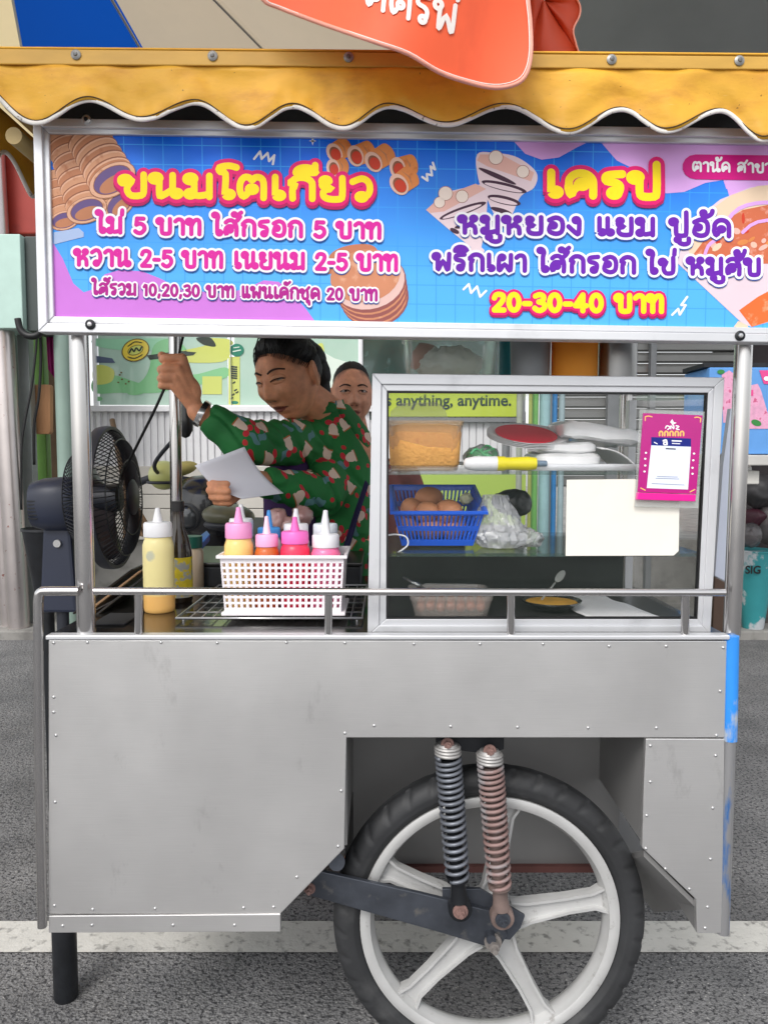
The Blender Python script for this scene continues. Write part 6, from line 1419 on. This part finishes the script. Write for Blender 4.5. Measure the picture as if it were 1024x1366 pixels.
def head_parts(body, root, P, c_, R, s_, skinm):
    """adds the head to the body's closed shapes; returns a function that builds eyes, brows and hair"""
    D = sphere_dirs(72, 64); T_ = lambda v_: c_ + R @ (v_ * s_)
    body.loft([[T_(headpt(d, P)) for d in ring] for ring in D])
    for sx_ in (-1, 1):     # ears: shell, raised rim, lobe
        e = Vector((sx_ * .0755, -.008, -.004)); Re = R @ Matrix.Rotation(sx_ * -.30, 3, 'Z') @ Matrix.Rotation(.12, 3, 'X')
        body.ell(T_(e), (.0055 * s_, .0165 * s_, .026 * s_), Re, 16, 12)
        oc = T_(e) + Re @ Vector((sx_ * .0045, 0, 0)) * s_
        body.tube([oc + Re @ Vector((sx_ * .002 * cos(a), (.0175 if sin(a) > 0 else .014) * cos(a), .0255 * sin(a) + .002)) * s_ for a in [radians(-60 + 310 * k / 22) for k in range(23)]], .0046 * s_, 8)
        body.tube([oc + Re @ Vector((0, .009 * cos(a), .016 * sin(a) + .001)) * s_ for a in [radians(40 + 230 * k / 12) for k in range(13)]], .0032 * s_, 8)
        body.ell(oc + Re @ Vector((0, .004, -.027)) * s_, (.0060 * s_, .0085 * s_, .010 * s_), Re, 10, 8)
    def finish():
        hair = MB(); rings = []
        for ring in sphere_dirs(84, 70):
            rr = []
            for d in ring:
                p_ = headpt(d, P); hl = p_.z - P.get('hy', .9) * p_.y - P.get('hz', 0) - .012 * (abs(p_.x) / .07) ** 2 * P.get('temple', 1)
                m_ = smooth01((hl + .006 * noise.noise(d * 22)) / .020) * (.42 + .58 * smooth01(hl / .06)); n_ = .0022 * noise.noise(Vector((d.x * 26, d.y * 6, d.z * 6))) + .0015 * noise.noise(d * 30)
                rr.append(T_(p_ + d * (-.012 + (.012 + P.get('vol', .012)) * m_ + n_ * m_)))
            rings.append(rr)
        hair.loft(rings)
        if P.get('tail'):
            tl = [Vector(q_) for q_ in P['tail']]; Q = catmull(tl, 5); n = len(Q)
            hair.tube([T_(q_ + Vector((.003 * sin(i * 1.3), 0, 0))) for i, q_ in enumerate(Q)], [s_ * r_ for r_ in [P['tr'][min(int(i / 5), len(P['tr']) - 1)] * (1 - (i % 5) / 5) + P['tr'][min(int(i / 5) + 1, len(P['tr']) - 1)] * (i % 5) / 5 for i in range(n)]], 20)
        random.seed(21)
        sw = Vector(P['sweep']).normalized()
        for i in range(P.get('locks', 210)):     # single locks combed back from the hairline, with a few strays
            a = radians(-20 + 220 * random.random()); lo_, hi_ = 0., 1.
            d0 = Vector((cos(a), sin(a) * .75 + .35, max(-.1, sin(a)) * .9)).normalized()
            for k in range(24):     # slide from the face to the crown until the hairline is met
                q_ = headpt(d0, P)
                if q_.z - P.get('hy', .9) * q_.y - P.get('hz', 0) - .012 * (abs(q_.x) / .07) ** 2 * P.get('temple', 1) > -.003: break
                d0 = d0.lerp(Vector((d0.x, -.3, 1)).normalized(), .06).normalized()
            st = .35 * random.random() if random.random() < .6 else 0; path = []
            jit = Vector((random.uniform(-.12, .12), random.uniform(-.12, .12), random.uniform(-.12, .12))); stray = .006 if random.random() < .06 else 0
            for k in range(9):
                t = st + (1 - st) * k / 8; dd_ = (d0 * (1 - t) + (sw + jit * .6) * t).normalized()
                path.append(T_(headpt(dd_, P) + dd_ * (.0015 + P.get('vol', .012) * min(1, t * 2.2) * (.85 + .25 * sin(i)) + stray * sin(pi * t))))
            hair.tube(path, [s_ * r2 for r2 in (.0004, .0009, .0013, .0016, .0017, .0017, .0016, .0012, .0006)], 5)
        hair.build('hair', HAIR, root, smooth=True)
        for sx_ in (-1, 1):
            op = P.get('open', .5)
            ec = facept(sx_ * .031, .0125, P, P.get('eyein', -.0085)); r_ = .0112
            eye = MB().ell(T_(ec), (r_ * s_ * 1.25, r_ * s_, r_ * s_), R, 20, 14).build('eyeball', EYEW, root, smooth=True)
            MB().ell(T_(ec + Vector((P.get('gx', 0), .0066, P.get('gz', 0)))), (.0062 * s_, .0052 * s_, .0062 * s_), R, 16, 10).build('iris', EYED, eye, smooth=True)
            # eyelids with lash line: upper lid drops with how far the eye is closed
            up = [(-.0165, .0112), (-.010, .0128 + .0045 * op), (0, .0132 + .0055 * op), (.010, .0126 + .004 * op), (.0165, .0104)]
            lo = [(-.0165, .0112), (-.010, .0115 - .0048 * op), (0, .0112 - .0055 * op), (.010, .0108 - .0045 * op), (.0165, .0104)]
            lid = MB(); big = [(-.019, .0125), (-.011, .0235), (0, .0250), (.011, .0232), (.019, .0115)]; low = [(-.019, .0115), (-.011, .0015), (0, .0005), (.011, .0015), (.019, .0105)]
            for inner, outer in ((up, big), (lo, low)):
                A = catmull([facept(sx_ * (.031 + a), b_, P, .0030) for a, b_ in inner], 4); B = catmull([facept(sx_ * (.031 + a), b_, P, -.0008) for a, b_ in outer], 4)
                n = len(A); rows_ = [[T_(A[i].lerp(B[i], v_) + R.inverted() @ (R @ Vector((0, .0014 * sin(pi * v_), 0)))) for i in range(n)] for v_ in (0, .25, .5, .75, 1)]
                b0 = len(lid.v); lid.v += [p_ for r2_ in rows_ for p_ in r2_]; lid.f += [(b0 + j * n + i, b0 + j * n + i + 1, b0 + (j + 1) * n + i + 1, b0 + (j + 1) * n + i) for j in range(4) for i in range(n - 1)]
            lid.build('eyelid', skinm, root, smooth=True, solid=.0006)
            MB().tube([T_(q_) for q_ in catmull([facept(sx_ * (.031 + a), b_ - .0003, P, .0036) for a, b_ in up], 4)], .0016 * s_, 6).build('eyelashes', BROW, root, smooth=True)
            br_ = catmull([facept(sx_ * a, b_, P, -.0009) for a, b_ in P['brow']], 4); nb = len(br_)
            MB().tube([T_(q_) for q_ in br_], [s_ * .0033 * (1 - .55 * abs(i / (nb - 1) - .35)) for i in range(nb)], 6).build('eyebrow', BROW, root, smooth=True)
    return finish
def tint_body(o, root, P, c_, R, s_):
    at_ = o.data.color_attributes.new('tint', 'FLOAT_COLOR', 'POINT'); off = offset(root); Ri = R.inverted()
    for i, v_ in enumerate(o.data.vertices):
        q_ = Ri @ (v_.co + off - c_) / s_; r_ = g_ = 0
        if q_.length < .16:
            hl = q_.z - P.get('hy', .9) * q_.y - P.get('hz', 0) - .012 * (abs(q_.x) / .07) ** 2 * P.get('temple', 1)
            g_ = smooth01((hl + .018 + .010 * noise.noise(Vector((q_.x * 130, q_.y * 30, q_.z * 30)))) / .034) * .8 if abs(q_.x) < .07 else 0
        if q_.y > .05 and abs(q_.z) < .13 and abs(q_.x) < .08:
            mw = .024 * (1 - .0)
            if abs(q_.x) < mw:
                up_ = .0055 * (1 - (abs(q_.x) / mw) ** 2); r_ = 1 if -.0625 - up_ * 1.9 < q_.z < -.0625 + up_ * 1.5 else 0
                g_ = .75 if abs(q_.z + .0625) < .0015 else 0
            if Gs(abs(q_.x), q_.z, .0085, -.0385, .0045, .003) > .4 : g_ = .8
        at_.data[i].color = (r_, g_, 0, 1)
def finger(mb, pts, r0, r1):
    P_ = [Vector(p_) for p_ in pts]; n = len(P_)
    for i in range(n - 1): mb.capsule(P_[i], P_[i + 1], r0 + (r1 - r0) * i / (n - 1), r0 + (r1 - r0) * (i + 1) / (n - 1), 12, 3)
def ring_e(c_, rx, ry, yaw=0, n=32, tilt=0, p=.85):
    out = []
    for k in range(n):
        a = 2 * pi * k / n; ca, sa = cos(a), sin(a); x_ = rx * (abs(ca) ** p) * (1 if ca > 0 else -1); y_ = ry * (abs(sa) ** p) * (1 if sa > 0 else -1)
        out.append(Vector((c_[0] + x_ * cos(yaw) - y_ * sin(yaw), c_[1] + x_ * sin(yaw) + y_ * cos(yaw), c_[2] + tilt * x_)))
    return out

# ---- the vendor in the green shirt
YV = 2.16
vend = thing('person', 'woman in a green bell patterned shirt gripping a cable and holding a paper', 'person', (at(440, 700, YV).x, YV, 0))
SK1 = skin('skin_vendor', (220, 154, 116), (186, 118, 88))
B = MB()
hc = at(385, 502, 2.03); yaw = radians(149); Rh = Matrix.Rotation(yaw, 3, 'Z') @ Matrix.Rotation(radians(-22), 3, 'X') @ Matrix.Rotation(radians(6), 3, 'Y')
P1_ = dict(jaw=.20, frown=1.6, sweep=(0, -1, .42), nose=1.0, cheek=1.7, hy=.84, hz=.006, vol=.011, open=.26, eyein=-.0098, gz=-.005, temple=-.2, brow=[(.010, .031), (.022, .0365), (.036, .0375), (.050, .031)],
           tail=[(0, -.070, .055), (0, -.108, .045), (0, -.128, .005), (0, -.125, -.05), (0, -.112, -.10)], tr=[.026, .030, .034, .030, .016])
fin1 = head_parts(B, vend, P1_, hc, Rh, 1.02, SK1)
nk = at(431, 541, 2.125); sh_r = at(402, 590, 2.06); sh_l = at(460, 586, 2.22); ch = at(436, 600, 2.17)
B.capsule(hc + Rh @ Vector((0, -.03, -.06)), nk + Vector((0, 0, -.02)), .050, .058, 20)
tors = [(at(436, 720, YV), .150, .115), (at(438, 660, YV), .135, .110), (at(438, 600, YV), .135, .105), (at(437, 570, YV), .105, .085), (at(437, 552, YV), .06, .06)]
xb_ = at(438, 700, YV).x
def leg_chain(x_): B.capsule((x_, YV + .02, .80), (x_, YV, .46), .085, .058, 16); B.capsule((x_, YV, .46), (x_, YV + .02, .09), .054, .036, 16); B.ell((x_, YV - .05, .035), (.042, .115, .034), None, 16, 10)
leg_chain(xb_ - .085); leg_chain(xb_ + .085)
B.loft([ring_e((xb_, YV + .02, .74), .10, .09), ring_e((xb_, YV + .02, .80), .155, .12), ring_e((xb_, YV + .01, .92), .160, .12)] + [ring_e(c_, a, b_) for c_, a, b_ in tors])
el_r = at(327, 590, 1.86); wr_r = at(263, 549, 1.835); hd_r = at(244, 512, 1.83)
B.capsule(sh_r, el_r, .050, .043); B.capsule(el_r, wr_r, .036, .0245)
# fist on the left: palm, four curled fingers, thumb
def hand_fist():
    wrp, kn = wr_r, [at(243, 478, 1.812), at(238, 492, 1.806), at(234, 504, 1.806), at(232, 514, 1.812)]
    pip = [at(221, 478, 1.806), at(219, 492, 1.80), at(217.5, 504, 1.80), at(217, 514, 1.806)]
    dip = [at(217, 479, 1.836), at(215, 493, 1.834), at(214.5, 505, 1.834), at(215, 515, 1.836)]
    tip = [at(233, 481, 1.850), at(230, 494, 1.850), at(228, 506, 1.850), at(227, 516, 1.850)]
    for i in range(4):
        B.capsule(wrp.lerp(kn[i], .18) + Vector((0, .004, 0)), kn[i], .0165, .0125, 14); r_ = (.0118, .0122, .0114, .0100)[i]
        finger(B, [kn[i], pip[i], dip[i], tip[i]], r_, r_ * .80)
    B.ell(wrp.lerp(kn[1], .55) + Vector((0, .010, 0)), (.030, .018, .040), Matrix.Rotation(-.55, 3, 'Y'), 18, 12)
    finger(B, [wrp.lerp(kn[0], .45) + Vector((.004, .022, 0)), at(238, 492, 1.860), at(224, 478, 1.858), at(216, 474, 1.850)], .0135, .0100)
hand_fist()
# the other hand holds the paper from below
el_l = at(428, 660, 2.0); wr_l = at(338, 641, 1.835); 
B.capsule(sh_l + Vector((-.01, 0, -.012)), el_l, .046, .042); B.capsule(el_l, wr_l, .040, .027)
YH = 1.765
kn = [at(300, 646, YH), at(299, 655, YH - .004), at(301, 663, YH - .002), at(305, 670, YH + .004)]
pp = [at(281, 645, YH - .016), at(280, 654, YH - .022), at(283, 663, YH - .020), at(288, 670, YH - .012)]
tp = [at(290, 646, YH - .030), at(291, 655, YH - .036), at(293, 664, YH - .034), at(297, 671, YH - .026)]
tt = [at(303, 645.5, YH - .030), at(304, 655.5, YH - .036), at(305, 664, YH - .032), at(307, 671, YH - .024)]
for i in range(4):
    B.capsule(wr_l, kn[i], .0165, .0115, 14); r_ = (.0102, .0106, .0100, .0088)[i]; finger(B, [kn[i], pp[i], tp[i], tt[i]], r_, r_ * .80)
B.ell(wr_l.lerp(kn[1], .55), (.034, .016, .026), None, 16, 10)
finger(B, [wr_l.lerp(kn[0], .3) + Vector((0, .01, .012)), at(305, 641, YH + .028), at(290, 638, YH + .020), at(279, 637, YH + .008)], .0125, .0090)
ob = remeshed(B, 'body', SK1, vend, .0030, 1); tint_body(ob, vend, P1_, hc, Rh, 1.02); fin1()
# shirt: printed with bells, bows, berries and leaves (a pattern of the cloth)
SH = M('shirt_green', (24, 104, 46), .75, 0, bump=.12, bs=300); nt = SH.node_tree; p = nt.nodes['Principled BSDF']
tc = nt.nodes.new('ShaderNodeTexCoord'); s3 = nt.nodes.new('ShaderNodeSeparateXYZ'); nt.links.new(tc.outputs['Object'], s3.inputs[0])
U, V_ = E(nt, s3.outputs[0]) + E(nt, s3.outputs[1]) * .5, E(nt, s3.outputs[2]) + E(nt, s3.outputs[1]) * .25
def motif(scale, ou, ov, rnd=.65):
    cb_ = nt.nodes.new('ShaderNodeCombineXYZ'); nt.links.new((U + ou).s, cb_.inputs[0]); nt.links.new((V_ + ov).s, cb_.inputs[1])
    vo_ = nt.nodes.new('ShaderNodeTexVoronoi'); vo_.voronoi_dimensions = '2D'; vo_.inputs['Scale'].default_value = scale; vo_.inputs['Randomness'].default_value = rnd
    nt.links.new(cb_.outputs[0], vo_.inputs['Vector']); sc_ = nt.nodes.new('ShaderNodeSeparateColor'); nt.links.new(vo_.outputs['Color'], sc_.inputs[0])
    sp_ = nt.nodes.new('ShaderNodeSeparateXYZ'); nt.links.new(vo_.outputs['Position'], sp_.inputs[0])
    lx, ly = U + ou - E(nt, sp_.outputs[0]), V_ + ov - E(nt, sp_.outputs[1]); a = E(nt, sc_.outputs[0]) * 6.283
    ca, sa = a.cos(), a.sin(); return lx * ca + ly * sa, ly * ca - lx * sa, E(nt, sc_.outputs[1])
def oval(x_, y_, cx_, cy_, rx, ry): return (((x_ - cx_) * (1 / rx)) * ((x_ - cx_) * (1 / rx)) + ((y_ - cy_) * (1 / ry)) * ((y_ - cy_) * (1 / ry))).lt(1.0)
def bellmask(x_, y_, h=.019): return (y_.abs().lt(h)) * (x_.abs().lt(.0145 + (y_ * -.36) - (y_.max(.006) - .006) * .9))
fine = noise_tex(nt, tc.outputs['Object'], 5, 3)
colc = mixc(nt, ramp(nt, fine, .3, .7), lin((22, 100, 46)), lin((34, 128, 60)))
x2, y2, r2 = motif(1 / .040, .013, .021, .8)
berry = oval(x2, y2, 0, 0, .0062, .0078) * r2.gt(.50); colc = mixc(nt, berry, colc, lin((196, 44, 48)))
x3, y3, r3 = motif(1 / .062, .31, .17, .8)
leaf = oval(x3, y3 + (x3 * 190).sin() * .003, 0, 0, .020, .0085) * r3.gt(.50); colc = mixc(nt, leaf, colc, lin((92, 138, 142)))
x1, y1, r1_ = motif(1 / .078, 0, 0, .6)
bow = oval(x1, y1, -.011, .022, .0105, .0075).max(oval(x1, y1, .011, .023, .0105, .0075)); colc = mixc(nt, bow * r1_.gt(.15), colc, lin((206, 44, 58)))
bl_ = oval(x1, y1, 0, .003, .0120, .0165).max((y1 + .0125).abs().lt(.0045) * x1.abs().lt(.0165)).max(bellmask(x1, y1, .013) * x1.abs().lt(.0135)) * r1_.gt(.15); colc = mixc(nt, bl_, colc, lin((232, 206, 188)))
rimb = bl_ * y1.lt(-.0138); colc = mixc(nt, rimb, colc, lin((190, 104, 54)))
nt.links.new(colc, p.inputs['Base Color'])
Cm = MB()
ctors = [(at(440, 800, YV), .158, .135), (at(438, 740, YV), .150, .130), (at(438, 690, YV), .142, .128), (at(437, 640, YV), .138, .124), (at(437, 604, YV), .132, .118), (at(438, 578, YV), .116, .102), (at(436, 556, 2.15), .088, .080), (at(433, 540, 2.14), .068, .066)]
Cm.loft([ring_e(c_, a, b_) for c_, a, b_ in ctors])
cuff_r = at(276, 556, 1.838)
Cm.capsule(at(416, 592, 2.09), sh_r, .070, .066, 20); Cm.capsule(sh_r, el_r, .066, .058, 20); Cm.tube([el_r + (el_r - cuff_r) * .1, el_r, el_r.lerp(cuff_r, .5), cuff_r], [.035, .056, .046, .036], 20)
Cm.capsule(at(442, 586, 2.17), sh_l, .066, .070, 20); Cm.capsule(sh_l, el_l, .070, .060, 20); Cm.tube([el_l + (el_l - wr_l) * .1, el_l, el_l.lerp(wr_l, .86)], [.035, .056, .038], 20)
def fold_(q_):
    n_ = noise.noise(Vector((q_.x * 9 + q_.z * 7, q_.y * 7, q_.z * 5))) * .007 - .008 * max(0, .16 - abs(noise.noise(Vector((q_.x * 13 + q_.z * 8, q_.y * 9, q_.z * 6 + 4))))) / .16 + noise.noise(q_ * 26) * .0022
    d_ = (q_ - el_r).length; n_ += .004 * sin(d_ * 150) * exp(-(d_ / .09) ** 2); d2 = (q_ - sh_r).length; n_ += .0035 * sin((q_.x * .8 + q_.z) * 170) * exp(-(d2 / .08) ** 2); return n_
remeshed(Cm, 'shirt', SH, vend, .0048, 2, fold_)
cl = []
for r_, dz in ((.060, -.016), (.062, .0), (.058, .014), (.0555, .012), (.058, -.010)):
    cl.append([nk + Vector((r_ * 1.05 * cos(2 * pi * k / 36) - .004, r_ * sin(2 * pi * k / 36) - .004, dz + .012 * cos(2 * pi * k / 36 - .4) - .008)) for k in range(36)])
MB().loft(cl, cap=False).build('collar', SH, vend, smooth=True)
# trousers and dark purple apron front
TR_ = MB()
for x_ in (xb_ - .085, xb_ + .085): TR_.capsule((x_, YV + .02, .80), (x_, YV, .46), .098, .074, 18); TR_.capsule((x_, YV, .46), (x_, YV + .02, .12), .070, .058, 18)
TR_.loft([ring_e((xb_, YV + .02, .70), .12, .10), ring_e((xb_, YV + .02, .78), .175, .135), ring_e((xb_, YV + .01, .93), .172, .130), ring_e((xb_, YV + .01, .96), .15, .12)])
remeshed(TR_, 'trousers', M('trouser_dark', (32, 30, 40), .85, 0, var=.2), vend, .009, 2)
PUR = M('apron_purple', (54, 26, 78), .8, 0, var=.35, vs=16, c2=(150, 60, 70), c2s=26, c2t=(.64, .70))
mb = MB().loft([ring_e(at(390, 760, 2.05), .070, .055), ring_e(at(388, 700, 2.04), .072, .055), ring_e(at(384, 640, 2.03), .066, .050), ring_e(at(388, 612, 2.05), .045, .04)]); crumple(mb, .006, 18, 2); mb.build('apron', PUR, vend, smooth=True)
MB().prism([at(487, 640, 2.02), at(492, 646, 2.02), at(478, 690, 2.0), at(463, 742, 1.99), at(454, 740, 1.99), at(470, 690, 2.0)], (0, .012, 0)).build('apron_strap', M('strap_navy', (36, 30, 74), .8, 0, var=.2), vend, bevel=.003)
MB().lathe([(.030, -.006), (.034, -.007), (.035, 0), (.034, .007), (.030, .006)], at(270, 552, 1.836), (cuff_r - wr_r), 30, close=True).build('bracelet', M('silver', (220, 220, 220), .2, 1.), vend, smooth=40)
# the paper in her hand
pc_ = [at(260, 621, 1.734), at(326, 596, 1.772), at(378, 658, 1.795), at(323, 665.5, 1.738)]
def pp_(u, v_):
    a = pc_[0].lerp(pc_[1], u); b_ = pc_[3].lerp(pc_[2], u); q_ = a.lerp(b_, v_); return q_ + Vector((-.010 * sin(pi * v_) , .012 * sin(pi * v_) * (.5 + u), .016 * sin(pi * v_) * (-.6 + .2 * u)))
o = MB().grid(pp_, 12, 12).build('paper_sheet', M('paper_bright', (232, 232, 240), .6, 0, var=.01), None, smooth=True, solid=.0012); tag(o, 'white paper sheet held in the hand of the woman in green', 'paper')
cable('cable', 'thin black cable hanging from the fist down to the fan', [(220, 517, 1.832), (206, 548, 1.85), (190, 580, 1.9), (174, 612, 1.95), (160, 640, 1.97)], .0035)
cable('cable', 'thin black cable rising from the fist beside the rear post', [(222, 500, 1.832), (232, 486, 1.838), (238, 478, 1.85), (241, 462, 1.88), (246, 440, 1.9), (252, 400, 1.9)], .0035)

# ---- the woman behind her
Y2 = 2.62
w2 = thing('person', 'second woman with tied dark hair looking out from behind the vendor', 'person', (at(478, 640, Y2).x, Y2, 0))
SK2 = skin('skin_second', (208, 150, 122), (176, 118, 96)); B = MB()
h2c = at(469, 528, Y2); R2 = Matrix.Rotation(radians(188), 3, 'Z') @ Matrix.Rotation(radians(-2), 3, 'X')
P2_ = dict(locks=0, sweep=(0, -1, .25), nose=.9, cheek=.9, hy=.62, hz=.046, vol=.010, open=.62, gz=0, temple=-.9, brow=[(.012, .030), (.024, .0345), (.038, .0345), (.050, .028)])
fin2 = head_parts(B, w2, P2_, h2c, R2, .95, SK2)
n2 = at(476, 600, Y2 + .02); B.capsule(h2c + R2 @ Vector((0, -.02, -.06)), n2, .046, .055, 18)
x2_ = n2.x
B.loft([ring_e((x2_, Y2 + .03, .74), .12, .10), ring_e((x2_, Y2 + .03, .9), .155, .12), ring_e((x2_, Y2 + .03, 1.06), .140, .105), ring_e((x2_, Y2 + .03, n2.z - .10), .155, .095), ring_e((x2_, Y2 + .03, n2.z - .04), .12, .08), ring_e((x2_, Y2 + .02, n2.z), .05, .05)])
for s_ in (-1, 1):
    B.capsule((x2_ + s_ * .165, Y2 + .03, n2.z - .08), (x2_ + s_ * .20, Y2 + .05, .98), .046, .038); B.capsule((x2_ + s_ * .20, Y2 + .05, .98), (x2_ + s_ * .17, Y2 - .08, .80), .036, .026)
    hp_ = Vector((x2_ + s_ * .165, Y2 - .095, .765)); B.ell(hp_, (.024, .018, .04), None, 14, 10)
    for i in range(4): q_ = hp_ + Vector((-.017 + .011 * i, -.006, -.028)); finger(B, [q_, q_ + Vector((0, -.004, -.028)), q_ + Vector((0, .006, -.05))], .0085, .007)
    finger(B, [hp_ + Vector((-s_ * .02, 0, 0)), hp_ + Vector((-s_ * .032, -.006, -.022)), hp_ + Vector((-s_ * .03, -.006, -.042))], .0095, .008)
    B.capsule((x2_ + s_ * .08, Y2 + .03, .78), (x2_ + s_ * .085, Y2 + .02, .45), .08, .055); B.capsule((x2_ + s_ * .085, Y2 + .02, .45), (x2_ + s_ * .085, Y2 + .04, .09), .052, .035); B.ell((x2_ + s_ * .085, Y2 - .03, .035), (.04, .11, .034), None, 16, 10)
ob = remeshed(B, 'body', SK2, w2, .0032, 1); tint_body(ob, w2, P2_, h2c, R2, .95); fin2()
C2 = MB().loft([ring_e((x2_, Y2 + .03, .70), .175, .145), ring_e((x2_, Y2 + .03, .9), .175, .14), ring_e((x2_, Y2 + .03, 1.06), .160, .125), ring_e((x2_, Y2 + .03, n2.z - .12), .172, .112), ring_e((x2_, Y2 + .03, n2.z - .055), .14, .095), ring_e((x2_, Y2 + .03, n2.z - .02), .095, .085), ring_e((x2_, Y2 + .02, n2.z + .006), .066, .066)])
for s_ in (-1, 1): C2.tube([(x2_ + s_ * .13, Y2 + .03, n2.z - .09), (x2_ + s_ * .165, Y2 + .03, n2.z - .10), (x2_ + s_ * .195, Y2 + .045, 1.05)], [.06, .064, .060], 18)
remeshed(C2, 'blouse', M('blouse_maroon', (118, 48, 46), .8, 0, var=.2, vs=14), w2, .006, 2, lambda q_: noise.noise(q_ * 12) * .005)
T2 = MB()
for s_ in (-1, 1): T2.capsule((x2_ + s_ * .08, Y2 + .03, .78), (x2_ + s_ * .085, Y2 + .02, .45), .092, .07); T2.capsule((x2_ + s_ * .085, Y2 + .02, .45), (x2_ + s_ * .085, Y2 + .04, .12), .068, .056)
T2.ell((x2_, Y2 + .03, .78), (.165, .13, .10), None, 20, 12)
remeshed(T2, 'trousers', MATS['trouser_dark'], w2, .010, 2)
